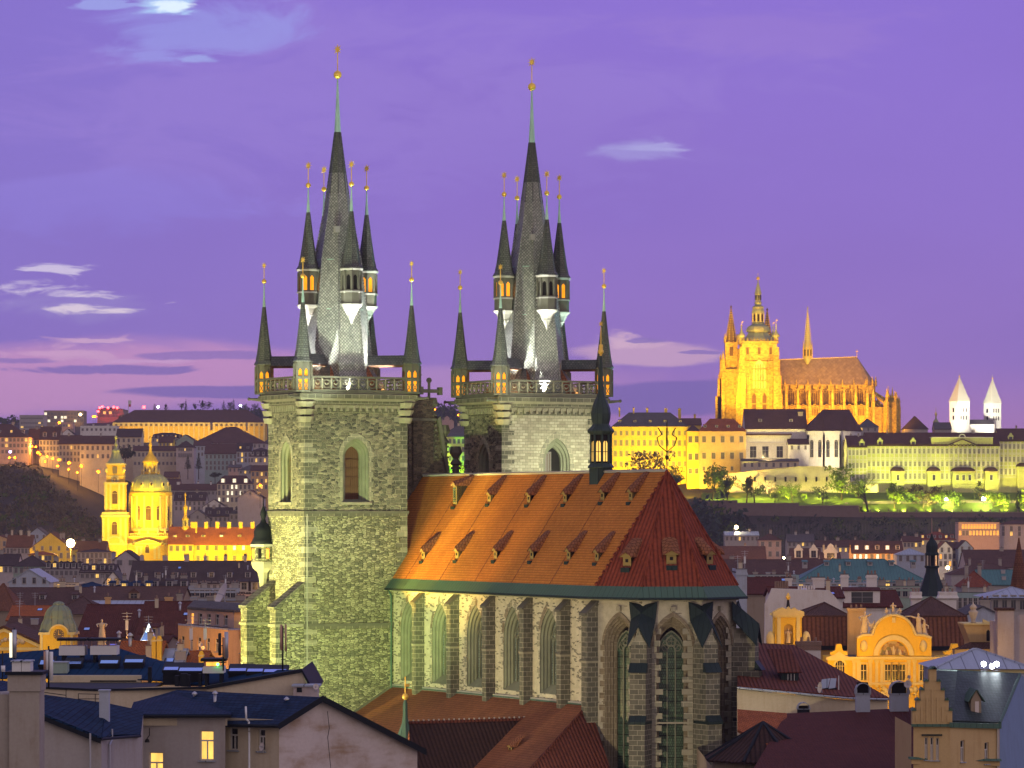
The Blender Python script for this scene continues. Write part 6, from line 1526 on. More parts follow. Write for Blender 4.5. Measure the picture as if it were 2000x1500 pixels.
mb.build('relief', t); mb = MB(); mb.ring((3.2, -.1, ze-2.6), (1, 0, 0), (0, 0, 1), 1.1, .3, 'trim', 14, 0, math.pi); mb.poly([(3.2+1.0*math.cos(a*math.pi/10), -.04, ze-2.6+1.0*math.sin(a*math.pi/10)) for a in range(11)], 'void'); mb.build('arched_window', t)
house('low dark house under the stone saint, mostly hidden by the blue roof', 150, 246, 402, 1268, 1258, 'side', 12, 'pl_umber', 'rf_brown', group=OT)
t = thing('saint_statue', 'robed stone saint statue lit golden on a plinth above the roofs', 'statue', (wx(199, 400), 400, wz(1250, 400)));
def figure(t, h, robe='statue', arms=((.3, .1, .62), (-.28, .05, .60)), lean=0.0, name='figure', off=(0, 0, 0)):
    """robed standing figure as one continuous skinned body of height h"""
    b = MB(); o = Vector(off); k = h/1.75
    prof = [(.30, 0), (.31, .1), (.26, .5), (.23, .85), (.19, 1.0), (.22, 1.2), (.235, 1.36), (.14, 1.46), (.065, 1.50), (.06, 1.54), (.10, 1.60), (.105, 1.67), (.07, 1.74), (.01, 1.76)]
    n = 12; pts = []
    for r, z in prof:
        for j in range(n):
            a = 2*math.pi*j/n; fold = 1+(.12*math.sin(5*a+z*3) if z < 1.2 else 0)
            pts.append(o+Vector((k*(r*fold*math.cos(a)+lean*z), k*r*.72*fold*math.sin(a), k*z)))
    i = b.add(pts); b.faces(i, [(r*n+j, r*n+(j+1) % n, (r+1)*n+(j+1) % n, (r+1)*n+j) for r in range(len(prof)-1) for j in range(n)], robe, True)
    for s, (dx, dy, dz) in zip((1, -1), arms):
        sh = o+Vector((k*(s*.2+lean*1.38), 0, k*1.36)); el = o+Vector((k*(s*.30+dx*.4), -k*.08, k*(1.36+dz)/2+k*.35)); hd = o+Vector((k*(dx+s*.05), -k*(.2+dy), k*(dz+.55)))
        b.tube(sh, el, .085*k, robe, 7, .07*k); b.tube(el, hd, .07*k, robe, 7, .05*k); b.sphere(hd, .055*k, robe, 6, 4)
    b.sphere(o+Vector((k*lean*1.68, -.1*k, 1.64*k)), .02*k, robe, 4, 3)
    return b.build(name, t)
figure(t, 2.3); mb = MB(); mb.box(-.42, .42, -.42, .42, -1.2, .02, 'statue'); mb.box(-.5, .5, -.5, .5, -.15, -.02, 'statue'); mb.build('plinth', t)
t = thing('corner_house', 'salmon and orange flat roofed corner house with set back top storey', 'house', (0, 0, 0)); mb = MB()
a, b, c = P(348, 1221, 430), P(446, 1231, 418), P(500, 1230, 424)
near_wall(mb, t, a, b, 0, a.z, [(356.5, 1.0, 1268, 1242, 'glass'), (373, 1.0, 1269, 1244, 'glass'), (389, 1.0, 1270, 1245, 'glass'), (406, 1.0, 1271, 1246, 'glass'), (423, 1.0, 1273, 1247, 'glass')], 'pl_orange')
near_wall(mb, t, b, c, 0, b.z, [(471, 1.15, 1275, 1250, 'glass'), (471, 1.15, 1318, 1298, 'lit_warm')], 'pl_orange'); drop(mb, [a+Vector((2, 14, 0)), a], 0, 'pl_orange')
mb.poly([a, b, c, c+Vector((0, 14, 0)), a+Vector((2, 14, 0))], 'rf_grey')
a2, b2, c2 = P(366, 1190, 436), P(457, 1196, 426), P(505, 1196, 430)
near_wall(mb, t, a2, b2, a.z-1.5, a2.z, [(375, .95, 1219, 1197, 'lit_warm'), (391, .95, 1220, 1198, 'glass'), (408, .95, 1220, 1199, 'glass'), (424, .95, 1221, 1200, 'glass'), (441, .95, 1222, 1201, 'glass')], 'pl_pink')
near_wall(mb, t, b2, c2, a.z-1.5, b2.z, [], 'pl_orange'); drop(mb, [a2+Vector((2, 12, 0)), a2], a.z-2, 'pl_pink'); mb.build('wall', t)
mb = MB()
for q in ((a2, b2), (b2, c2)): d = Vector((0, -.5, 0)); mb.prism([q[0]+d, q[1]+d, q[1]+Vector((0, 9, .6)), q[0]+Vector((0, 9, .6))], (0, 0, .3), 'rf_grey')
for q in ((a, b), (b, c)): mb.prism([q[0]+Vector((0, -.15, 0)), q[1]+Vector((0, -.15, 0)), q[1]+Vector((0, .3, 0)), q[0]+Vector((0, .3, 0))], (0, 0, .18), 'mt_light')
mb.build('roof', t); bulb(P(500, 1290, 398), (1.0, .42, .05), 11000, .3); bulb(P(330, 1330, 408), (1.0, .5, .14), 5000, .3)
dish(392, 1259, 405, .28, (-.5, -.8, .2), 'white dish in front of the salmon house windows', pole=.6); dish(397, 1265, 404, .2, (.4, -.85, .2), 'small yellow lit dish beside the white one at the salmon house', pole=.5)
house('orange tiled low roof beside the twin glowing chimneys', 228, 306, 335, 1300, 1258, 'side', 13, 'pl_orange', 'rf_orange', group=OT)
house('second orange tiled roof right of the glazed strip roof', 338, 397, 340, 1300, 1277, 'side', 11, 'pl_orange', 'rf_orange', group=OT)
house('glazed strip roof between the two orange tiled roofs', 312, 354, 338, 1302, 1273, 'side', 9, 'pl_sand', 'mt_light', group=OT)
for (pa, pb, yt, lab) in ((296, 304, 1248, 'narrow orange lit chimney on the left of the pair'), (306, 315, 1247, 'broader orange lit chimney on the right of the pair'), (388, 397, 1277, 'short rounded yellow lit chimney below the salmon house')):
    D = 331; mb = MB(); w = wx(pb, D)-wx(pa, D); mb.box(-w/2, w/2, 0, .8, -6, wz(yt, D)-wz(1300, D), 'pl_gold_plaster'); h = wz(yt, D)-wz(1300, D)
    mb.lathe([(w*.5, h), (w*.45, h+.15), (w*.2, h+.25)], 8, (0, .4, 0), 'pl_gold_plaster'); mb.box(-w/2-.05, w/2+.05, -.05, .85, h-.25, h-.1, 'trim'); tag(mb.build('chimney_stack', None, (wx((pa+pb)/2, D), D, wz(1300, D))), lab, 'chimney', 'orange lit chimneys')
bulb(P(330, 1292, 318), (1.0, .5, .06), 900, .2); bulb(P(405, 1296, 322), (1.0, .5, .06), 500, .2); bulb(P(270, 1300, 318), (1.0, .5, .1), 900, .2)
t = thing('glass_pyramid', 'glowing bluish white glass pyramid rooflight among maroon roofs', 'rooflight', P(291, 1250, 440)); mb = MB(); h = 2.0
mb.lathe([(1.35, -.6), (1.3, 0), (.06, h)], 4, (0, 0, 0), ['steel', 'glass_sky'], R(45));
for k in range(4): a = R(45+90*k); mb.tube((1.3*math.cos(a), 1.3*math.sin(a), 0), (0, 0, h), .05, 'steel', 4)
mb.build('glazing', t); mb = MB(); mb.lathe([(.5, .9), (.42, 1.1), (.05, 1.95)], 4, (0, -.25, .06), 'pyramid_light', R(45)); mb.build('lamp', t); bulb(P(279, 1254, 438), (.8, .9, 1), 150, .2)
house('low maroon house under the glowing glass pyramid', 262, 326, 445, 1256, 1249, 'side', 13, 'pl_umber', 'rf_maroon', dorm=((1, .1, 1.8, 1.8, 'shed'),), group=OT)
dish(431, 1160, 560, 1.9, (-.88, -.35, .45), 'big white satellite dish standing on a roof left of the stone tower', pole=1.4)
spot(P(60, 1330, 395), P(112, 1245, 421), (1.0, .62, .2), 5200, 60); spot(P(-30, 1330, 408), P(20, 1250, 430), (1.0, .62, .2), 4200, 80); spot(P(170, 1310, 380), P(199, 1235, 400), (1.0, .6, .18), 3000, 30)
t = thing('floodlit_palace', 'amber floodlit palace front with arched mosaic gable and statues', 'palace', (wx(1745, 400), 400, 0)); S = 400/FPX
def X(px): return (px-1745)*S
def Z(py): return wz(py, 400)
mb = MB()
wins = [(1687, 1330, 1298), (1734, 1330, 1298), (1748.5, 1330, 1298), (1762.5, 1330, 1298), (1802, 1330, 1298)]
ops = [(X(px), .30, Z(yb), Z(yt), 'flat', 1) for px, yb, yt in wins]
mb.M = frame((0, 0, 0), (1, 0, 0), (0, 1, 0)); wall_arch(mb, X(1660), X(1830), 0, Z(1284), ops, 'pl_gold_plaster')
for o in ops: reveal(mb, o[0], o[2], o[3], 'flat', 1, [(.30, 0), (.30, .3)], 'pl_gold_plaster'); mb.box(o[0]-.46, o[0]-.31, -.1, .03, o[2]-.1, o[3]+.12, 'trim'); mb.box(o[0]+.31, o[0]+.46, -.1, .03, o[2]-.1, o[3]+.12, 'trim'); mb.box(o[0]-.5, o[0]+.5, -.16, .03, o[3]+.12, o[3]+.24, 'trim'); mb.box(o[0]-.5, o[0]+.5, -.16, .03, o[2]-.24, o[2]-.1, 'trim')
for o in ops: mb.box(o[0]-.3, o[0]+.3, .18, .28, o[3]-.72, o[3]-.64, 'trim')
for px in (1668, 1676, 1700, 1712, 1722, 1775, 1786, 1815, 1825): mb.box(X(px)-.16, X(px)+.16, -.14, .02, Z(1342), Z(1290), 'trim'); mb.box(X(px)-.24, X(px)+.24, -.2, .02, Z(1294), Z(1289), 'trim')
mb.M = None
mb.box(X(1655), X(1838), -.55, .1, Z(1286), Z(1282.5), 'trim'); mb.box(X(1655), X(1838), -.35, .1, Z(1289), Z(1286), 'trim')
for k in range(46): mb.box(X(1657)+k*.226, X(1657)+k*.226+.1, -.5, -.36, Z(1288), Z(1286), 'trim')
mb.box(X(1655), X(1838), -.5, .1, Z(1337), Z(1333), 'trim'); mb.poly([(X(1660), .1, 0), (X(1660), 14, 0), (X(1660), 14, Z(1284)), (X(1660), .1, Z(1284))], 'pl_gold_plaster'); mb.poly([(X(1830), .1, 0), (X(1830), 14, 0), (X(1830), 14, Z(1284)), (X(1830), .1, Z(1284))], 'pl_gold_plaster'); mb.poly([(X(1660), .2, Z(1284)), (X(1830), .2, Z(1284)), (X(1830), 14, Z(1284)), (X(1660), 14, Z(1284))], 'rf_grey')
for k in range(26): x = random.uniform(X(1690), X(1800)); mb.sphere((x, -.05, Z(random.uniform(1344, 1362))), random.uniform(.15, .4), 'trim', 6, 4)
for (a, b, wn) in ((1616, 1660, True), (1838, 1894, False)):
    zt = Z(1284); mb.box(X(a), X(b), -.4 if a < 1700 else .6, 6, 0, zt, 'pl_gold_plaster'); y0 = -.4 if a < 1700 else .6; xc = (X(a)+X(b))/2; w = X(b)-X(a)
    mb.prism([(X(a)-.2, y0-.3, zt-.3), (X(b)+.2, y0-.3, zt-.3), (X(b)+.2, y0-.3, zt), (xc+w*.25, y0-.3, zt+.25), (xc, y0-.3, zt+.7), (xc-w*.25, y0-.3, zt+.25), (X(a)-.2, y0-.3, zt)], (0, .5, 0), 'trim')
    mb.prism([(xc-w*.38, y0-.1, zt+.3), (xc+w*.38, y0-.1, zt+.3), (xc+w*.38, y0-.1, zt+.6), (xc+w*.16, y0-.1, zt+.8), (xc+w*.10, y0-.1, zt+1.5), (xc-w*.10, y0-.1, zt+1.5), (xc-w*.16, y0-.1, zt+.8), (xc-w*.38, y0-.1, zt+.6)], (0, 1.2, 0), 'pl_gold_plaster')
    if wn:
        mb.ring((xc+.1, y0-.03, Z(1299)), (1, 0, 0), (0, 0, 1), .62, .18, 'trim', 12, 0, math.pi)
mb.build('wall', t)
m2 = MB(); xc = X(1638)+.1; m2.poly([(xc-.5, -.43, Z(1318)), (xc+.5, -.43, Z(1318))]+[(xc+.5*math.cos(a*math.pi/8), -.43, Z(1299)+.5*math.sin(a*math.pi/8)) for a in range(9)], 'glass')
for k in (-.25, 0, .25): m2.box(xc+k-.03, xc+k+.03, -.48, -.43, Z(1318), Z(1299)+.4, 'trim')
m2.box(xc-.5, xc+.5, -.48, -.43, Z(1301), Z(1300), 'trim'); m2.build('arched_window', t)
for o in ops:
    m2 = MB(); m2.box(o[0]-.3, o[0]+.3, .26, .3, o[2], o[3], 'glass'); m2.box(o[0]-.03, o[0]+.03, .2, .26, o[2], o[3], 'trim'); m2.box(o[0]-.3, o[0]+.3, .2, .26, o[2], o[2]+.08, 'trim'); m2.build('window', t)
mb = MB(); pts = [(X(1674), Z(1283)), (X(1819), Z(1283)), (X(1819), Z(1246)), (X(1806), Z(1241)), (X(1795), Z(1240)), (X(1788), Z(1240))]
pts += [(X(1745)+X(1745+41)*math.cos(a*math.pi/16)*1.0, Z(1243)+(42*S)*math.sin(a*math.pi/16)) for a in range(1, 16)]
pts += [(X(1703), Z(1240)), (X(1695), Z(1240)), (X(1685), Z(1240)), (X(1674), Z(1246))]
outline = [(x, -.1, z) for x, z in pts]; mb.prism(outline, (0, 1.3, 0), 'pl_gold_plaster')
top = outline[2:];
for p, q in zip(top[:-1], top[1:]): mb.tube((p[0], -.2, p[2]), (q[0], -.2, q[2]), .17, 'trim', 5)
mb.ring((0, -.14, Z(1280)), (1, 0, 0), (0, 0, 1), 35*S, 9*S, 'trim', 20, 0, math.pi); mb.ring((0, -.2, Z(1280)), (1, 0, 0), (0, 0, 1), 29.5*S, 2.5*S, 'pl_gold_plaster', 20, 0, math.pi)
mb.box(-.18, .18, -.45, -.1, Z(1216), Z(1206), 'trim')
for s in (-1, 1): mb.sphere((s*58*S, -.12, Z(1262)), .42, 'trim', 10, 8, 1.6)
mb.build('arched_gable', t)
mb = MB(); mb.poly([(28*S*math.cos(a*math.pi/16), -.125, Z(1280)+28*S*math.sin(a*math.pi/16)) for a in range(17)], 'mosaic')
for k in range(7): x = (k-3)*.38; hh = 1.0-abs(k-3)*.2; mb.lathe([(.16, 0), (.18, hh*.4), (.1, hh*.7), (.1, hh*.85), (.03, hh)], 6, (x, -.13, Z(1279)), 'statue' if k % 2 else 'statue_dark', 0, True, 1, .25)
mb.build('mosaic', t)
def group(t2, items, robe='statue'):
    for k, (dx, dz, h, lean, arms) in enumerate(items): figure(t2, h, robe, arms, lean, 'figure', (dx, 0, dz))
t2 = thing('statue_group', 'golden seated stone figures crowning the arched mosaic gable', 'statue', (wx(1745, 400), 400.4, Z(1203)), 0, 'statues on the floodlit palace'); group(t2, [(0, .1, 1.4, 0, ((.25, .1, .5), (-.25, .1, .5))), (-.6, -.15, 1.05, -.15, ((.1, .1, .4), (-.4, .1, .2))), (.6, -.15, 1.05, .15, ((.4, .1, .2), (-.1, .1, .4)))])
mb = MB(); mb.box(-.9, .9, -.35, .4, -.6, -.1, 'statue'); mb.box(-.3, .3, -.3, .3, -.1, .12, 'statue'); mb.build('plinth', t2)
t2 = thing('statue_group', 'stone figures with a raised staff left of the arched gable', 'statue', (wx(1693, 400), 400.3, Z(1240)), 0, 'statues on the floodlit palace'); group(t2, [(-.3, .1, 2.5, .05, ((.5, .1, 1.0), (-.2, .1, .5))), (.5, 0, 1.6, .25, ((.5, .1, .3), (-.1, .1, .4)))])
mb = MB(); mb.box(-.7, .9, -.35, .35, -.25, .12, 'statue'); mb.tube((.9, -.2, 0), (-.25, -.25, 2.4), .06, 'statue', 5); mb.build('plinth', t2)
t2 = thing('statue_group', 'stone woman stretching one arm right of the arched gable', 'statue', (wx(1797, 400), 400.3, Z(1240)), 0, 'statues on the floodlit palace'); group(t2, [(-.1, .1, 2.3, -.02, ((.45, .05, .3), (-1.1, 0, .95))), (.6, 0, 1.5, -.1, ((.3, .1, .3), (-.3, .1, .4)))])
mb = MB(); mb.box(-.8, .9, -.35, .35, -.25, .12, 'statue'); mb.build('plinth', t2)
def mansard(t, px0, px1, D, yb, yk, yr, dep, m, px_r, lean=9):
    mb = MB(); a, b = wx(px0, D), wx(px1, D); k = lean/FPX*D; zb, zk, zr = wz(yb, D), wz(yk, D), wz(yr, D+dep/2); xr = wx(px_r, D+dep/2)
    o = [(a, D, zb), (b, D, zb), (b, D+dep, zb), (a, D+dep, zb)]; i = [(a+k, D+1.3, zk), (b-k, D+1.3, zk), (b-k, D+dep-1.3, zk), (a+k, D+dep-1.3, zk)]
    for j in range(4): mb.poly([o[j], o[(j+1) % 4], i[(j+1) % 4], i[j]], 'rf_mansard'); mb.tube(i[j], i[(j+1) % 4], .12, 'rf_brown', 5); mb.tube(o[j], i[j], .12, 'rf_brown', 5)
    for j in range(4): mb.poly([i[j], i[(j+1) % 4], (xr+(1.2 if j in (0, 1) and False else 0), D+dep/2, zr)], m)
    for j in range(4): mb.tube(i[j], (xr, D+dep/2, zr), .12, m, 5)
    mb.box(a-.3, b+.3, D-.3, D+dep, zb-.5, zb, 'mt_black'); o_ = mb.build('mansard_roof', t)
    mb = MB(); mb.box(a, b, D+.1, D+dep-.1, 0, zb-.5, 'pl_ochre'); mb.build('wall', t)
t3 = thing('mansard_house', 'wing with ribbed brown mansard roof behind the niche tower', 'house'); mansard(t3, 1553, 1672, 412, 1261, 1204, 1177, 12, 'rf_brown', 1610)
t3 = thing('mansard_house', 'right wing with large brown mansard roof under two white chimneys', 'house'); mansard(t3, 1768, 1900, 412, 1262, 1204, 1166, 14, 'rf_brown', 1818, 10)
for (pa, pb, yt, yb, D, m, lab) in ((1657, 1690, 1188, 1260, 408, 'pl_orange', 'tall orange lit chimney between the two mansard roofs'), (1781, 1799, 1156, 1185, 428, 'pl_white', 'left white chimney with flared top above the right mansard'), (1836, 1868, 1156, 1188, 428, 'pl_white', 'right white chimney with flared top above the right mansard'), (1557, 1603, 1253, 1292, 345, 'pl_white', 'white chimney with brick top on the dark tiled roof')):
    mb = MB(); w = (wx(pb, D)-wx(pa, D))/2; zt, zb = wz(yt, D), wz(yb, D); mb.box(-w, w, 0, 1.4, zb-6, zt-.35, m)
    if m == 'pl_white' and D > 400: mb.lathe([(w*1.0*1.41, zt-1.0), (w*1.3*1.41, zt-.75), (w*1.1*1.41, zt-.35)], 4, (0, .7, 0), m, R(45), False, 1, .7/w)
    mb.box(-w-.1, w+.1, -.1, 1.5, zt-.35, zt, 'brick' if D < 400 else m)
    if D < 400: mb.box(-w-.04, w+.04, -.05, 1.45, zt-.85, zt-.36, 'brick')
    for k in range(3): mb.lathe([(.14, 0), (.11, .4)], 6, (-w*.6+k*w*.6, .7, zt), 'brick')
    tag(mb.build('chimney_stack', None, (wx((pa+pb)/2, D), D, 0)), lab, 'chimney', 'chimney stacks behind the palace')
t3 = thing('niche_tower', 'amber lit tower gable with a statue niche beside the apse', 'tower', (wx(1540, 395), 395, 0)); s = 395/FPX; mb = MB()
def zz(py): return wz(py, 395)
w = 26*s; mb.M = None
mb.M = frame((-w, 0, 0), (1, 0, 0), (0, 1, 0)); wall_arch(mb, 0, 2*w, 0, zz(1203), [(w, .5, zz(1258), zz(1228), 'round', 1)], 'pl_gold_plaster'); reveal(mb, w, zz(1258), zz(1228), 'round', 1, [(.5, 0), (.5, .55)], 'pl_gold_plaster'); pane(mb, w, .5, zz(1258), zz(1228), 'round', 1, .55, 'pl_ochre'); mb.M = None
mb.box(-w, w, .6, 4, 0, zz(1203), 'pl_gold_plaster'); mb.box(-w-.25, w+.25, -.25, 4.2, zz(1203), zz(1198), 'trim'); mb.box(-w-.1, w+.1, -.12, 4.1, zz(1206), zz(1203), 'trim')
pts = [(-w-.3, zz(1198)), (w+.3, zz(1198)), (w+.2, zz(1194)), (w*.7, zz(1192)), (w*.45, zz(1186)), (w*.2, zz(1190)), (0, zz(1184)), (-w*.2, zz(1190)), (-w*.45, zz(1186)), (-w*.7, zz(1188)), (-w-.2, zz(1194))]
mb.prism([(x, -.25, z) for x, z in pts], (0, 1.5, 0), 'trim')
for k in (-1, 1): mb.box(k*w*.72-.2, k*w*.72+.2, -.14, .02, zz(1262), zz(1206), 'trim')
for k in (-1, 1): mb.sphere((k*(w+.5), .3, zz(1250)), .5, 'trim', 8, 6, 2.0)
mb.build('wall', t3); mb = MB(); mb.tube((0, .5, zz(1186)), (0, .5, zz(1172)), .22, 'iron', 6, .12); mb.lathe([(.1, 0), (.3, .3), (.05, .8)], 6, (0, .5, zz(1172)), 'gold'); mb.build('finial', t3)
t4 = thing('niche_statue', 'small stone figure standing in the niche of the amber tower', 'statue', (wx(1540, 395), 395.3, zz(1256))); figure(t4, 1.55)
house('cream gable wall building with chimney pots right of the apse', 1508, 1646, 455, 1168, 1150, 'side', 12, 'pl_white', 'rf_maroon', chim=2, chm='pl_white', group=OT, base=0)
t3 = thing('firewall', 'tall cream blank party wall with slanting left edge beside the apse', 'wall', (0, 0, 0)); mb = MB(); pts = [P(1488, 1250, 450), P(1562, 1250, 450), P(1640, 1176, 450), P(1620, 1153, 450), P(1508, 1149, 450), P(1494, 1180, 450)]
mb.prism([Vector((pts[0].x, 450, 0)), Vector((P(1640, 1, 450).x, 450, 0))]+pts[2:], (0, .8, 0), 'pl_white'); mb.build('wall_panel', t3); mb = MB()
for k in range(6): mb.lathe([(.16, 0), (.13, .9)], 6, tuple(P(1515+4.5*k, 1149, 450.4)), 'brick')
mb.build('chimney_pots', t3); mb = MB()
for k in range(7): mb.lathe([(.13, 0), (.11, .5)], 6, tuple(P(1560+5*k, 1151, 450.4)), 'pl_white')
mb.build('chimney_pots', t3)
t3 = thing('attic_house', 'ochre attic wall with twin arched window and stone urn at right', 'house', (0, 0, 0)); D = 372; mb = MB(); a, b = P(1884, 1220, D), P(1948, 1220, D)
mb.prism([P(1895, 1254, D), P(1950, 1254, D), P(1950, 1220, D), P(1882, 1220, D)], (0, 5, 0), 'pl_ochre'); mb.box(a.x-.1, b.x, D-.2, D+5, wz(1220, D), wz(1217.5, D), 'trim'); mb.box(P(1895, 1, D).x, b.x, D+.2, D+5, 0, wz(1254, D), 'pl_ochre')
mb.poly([P(1860, 1268, D-2), P(1960, 1268, D-2), P(1950, 1254, D+.1), P(1895, 1254, D+.1)], 'rf_brown'); mb.box(P(1860, 1, D).x, P(1960, 1, D).x, D-1.9, D, 0, wz(1268, D-2), 'pl_ochre')
for pxx in (1935, ): mb.prism([P(pxx-15, 1209, D-.1), P(pxx, 1216, D-.1), P(pxx+12, 1209, D-.1), P(pxx+12, 1217, D-.1), P(pxx-15, 1217, D-.1)], (0, .5, 0), 'trim')
mb.build('wall', t3)
for pxx in (1930, 1939): m2 = MB(); q = P(pxx, 1252, D-.03); m2.poly([q+Vector((-.18, 0, 0)), q+Vector((.18, 0, 0)), q+Vector((.18, 0, 1.0)), q+Vector((0, 0, 1.2)), q+Vector((-.18, 0, 1.0))], 'void'); m2.build('window', t3)
t4 = thing('stone_urn', 'tall lidded stone urn on the attic cornice', 'urn', P(1901, 1217, D+.6)); mb = MB(); mb.lathe([(.3, 0), (.22, .2), (.25, .4), (.5, 1.1), (.5, 1.2), (.3, 1.35), (.28, 1.5), (.42, 1.6), (.3, 1.8), (.08, 2.0), (.02, 2.2)], 10, (0, 0, 0), 'statue', 0, True); mb.build('vase', t4)
t3 = thing('party_wall_house', 'pinkish blank wall house with square chimney at the right edge', 'house', (0, 0, 0)); D = 362; mb = MB()
drop(mb, [P(1950, 1240, D), P(1975, 1240, D), P(1980, 1212, D), P(1990, 1201, D), P(2060, 1198, D), P(2060, 1198, D+10)], 0, 'pl_mauve'); mb.box(P(1950, 1, D).x+.2, P(2060, 1, D).x, D+.2, D+8, 0, wz(1216, D), 'pl_mauve'); mb.build('wall', t3)
mb = MB(); mb.box(wx(1946, D), wx(1978, D), D-.9, D+1.0, 0, wz(1192, D), 'pl_mauve'); mb.box(wx(1944, D), wx(1979, D), D-1.0, D+1.1, wz(1192, D), wz(1187, D), 'rf_brown'); mb.build('chimney', t3)
spot(P(1900, 1330, 366), P(1925, 1235, 372), (1.0, .62, .2), 600, 80); bulb(P(1942, 1262, 358), (1.0, .55, .1), 200, .2)
AMB = (1.0, .50, .045)
for px in (1640, 1690, 1745, 1800): spot((wx(px, 384), 384, wz(1370, 384)), (wx(px, 400), 400, wz(1260, 400)), AMB, 2300, 110, .7, .3)
spot(P(1520, 1330, 382), P(1540, 1230, 395), AMB, 1700, 70); spot(P(1865, 1330, 380), P(1868, 1270, 400), AMB, 1000, 80); spot(P(1640, 1300, 392), P(1610, 1230, 412), AMB, 1500, 70); spot(P(1745, 1300, 392), P(1750, 1200, 402), AMB, 700, 90)
t3 = thing('tiled_house', 'dark red tiled roof house with green dormer and metal cowls beside the apse', 'house'); mb = MB(); up = Vector((0, 0, 0))
q = [P(1440, 1343, 318), P(1578, 1358, 316), P(1657, 1364, 315), P(1735, 1366, 316), P(1550, 1263, 341), P(1440, 1258, 343)]
slab3(mb, [q[0], q[2], q[4], q[5]], .2, 'rf_rib'); slab3(mb, [q[2], q[3], q[4]], .2, 'rf_rib'); slab3(mb, [q[3], q[3]+Vector((0, 26, 0)), q[5]+Vector((0, 20, -4)), q[5], q[4]], .15, 'rf_rib'); mb.tube(q[4], q[5], .16, 'rf_rib', 5); mb.tube(q[4], q[3], .16, 'rf_rib', 5)
for a, b in ((q[0], q[2]), (q[2], q[3])): mb.tube(a+Vector((0, -.1, 0)), b+Vector((0, -.1, 0)), .1, 'mt_light', 6)
mb.build('roof', t3); mb = MB(); e = Vector((0, .35, -.15)); drop(mb, [q[0]+e, q[2]+e, q[3]+e], 0, 'pl_sand'); drop(mb, [q[3]+e, q[3]+Vector((0, 26, -.2))], 0, 'pl_sand'); mb.build('wall', t3)
mb = MB(); d0 = P(1540, 1330, 322); mb.prism([d0+Vector((-.7, 0, -.2)), d0+Vector((.85, 0, -.2)), d0+Vector((.95, 0, .75)), d0+Vector((-.6, 0, .75))], (0, 3.5, .6), 'copper_dark'); slab3(mb, [d0+Vector((-1.0, -.25, .72)), d0+Vector((1.2, -.25, .72)), d0+Vector((.6, 5, 2.6)), d0+Vector((-1.6, 5, 2.6))], .1, 'rf_rib'); mb.box(d0.x-.1, d0.x+.55, d0.y-.05, d0.y+.05, d0.z+.02, d0.z+.62, 'glass');
for k in (-.08, .2, .5): mb.box(d0.x+k, d0.x+k+.05, d0.y-.09, d0.y-.04, d0.z, d0.z+.64, 'win_frame')
mb.build('dormer', t3)
def cowl(px, py0, py1, D, w, label, m='pl_blue'):
    mb = MB(); zt, zb = wz(py0, D), wz(py1, D); h = zt-zb; mb.box(-w, w, 0, 1.0, -1.0, h*.55, m); mb.box(-w*1.08, w*1.08, -.05, 1.05, h*.55, h*.6, 'mt_light')
    n = 9; pts = [(w*1.05*math.cos(math.pi*k/n), h*.72+w*.95*math.sin(math.pi*k/n)) for k in range(n+1)]
    for (x0, z0), (x1, z1) in zip(pts[:-1], pts[1:]): mb.prism([(x0, -.1, z0), (x1, -.1, z1), (x1*.9, -.1, h*.72+(z1-h*.72)*.9), (x0*.9, -.1, h*.72+(z0-h*.72)*.9)], (0, 1.2, 0), 'mt_light')
    for k in (-1, 1): mb.box(k*w-.07, k*w+.07, -.1, 1.1, h*.58, h*.73, 'mt_light')
    mb.box(-w*.8, w*.8, .5, .6, h*.6, h*.95, 'void'); tag(mb.build('chimney_cowl', None, (wx(px, D), D, zb)), label, 'chimney', 'hooded chimneys by the red roofs')
cowl(1686, 1330, 1390, 300, .58, 'white hooded chimney at the corner of the dark tiled roof'); cowl(1757, 1331, 1390, 300, .78, 'broader pale hooded chimney next to the stepped gable'); cowl(1570, 1378, 1395, 306, .5, 'small dark rounded vent hood above the wine red roof', 'mt_black')
dish(1773, 1336, 296, .32, (-.3, -.9, .2), 'grey dish on a post left of the stepped gable', pole=1.2); dish(1601, 1343, 316, .5, (-.95, -.3, .1), 'thin white dish seen edge on at the dark tiled eave', pole=.5); dish(1776, 1322, 298, .16, (.2, -.9, .2), 'tiny pale dish above the grey dish by the stepped gable', pole=.6)
t4 = thing('glass_cowl', 'folded glass cowl standing on the dark tiled roof', 'rooflight', P(1615, 1346, 318)); mb = MB(); slab3(mb, [(-.6, 0, 0), (.1, 0, .1), (.35, .6, .9), (-.4, .6, .8)], .06, 'mt_light'); slab3(mb, [(.15, 0, 0), (.75, 0, .1), (.9, .6, .9), (.4, .6, .9)], .06, 'mt_light'); mb.tube((1.05, 0, -.1), (1.05, 0, 1.2), .04, 'white_metal', 5); mb.box(-.5, .9, .1, .5, -.3, .15, 'mt_black'); mb.build('glass_panel', t4)
t3 = thing('wine_roof_house', 'broad plain wine red tiled roof filling the lower right', 'house'); mb = MB(); q = [P(1440, 1560, 262), P(1830, 1560, 262), P(1800, 1386, 302), P(1535, 1398, 300)]
slab3(mb, [q[0], q[1], q[2], q[3]], .2, 'rf_wine'); slab3(mb, [P(1440, 1430, 292), P(1538, 1478, 281), P(1537, 1398, 300), P(1440, 1390, 301)], .22, 'rf_orange'); slab3(mb, [q[3], q[2], q[2]+Vector((0, 18, -9)), q[3]+Vector((0, 18, -9))], .2, 'rf_wine'); mb.tube(q[3], q[2], .15, 'rf_wine', 5); mb.build('roof', t3); mb = MB(); drop(mb, [q[0], q[1], q[2]+Vector((0, 18, -9)), q[0]+Vector((0, 58, 0)), q[0]], 0, 'pl_umber'); mb.build('wall', t3)
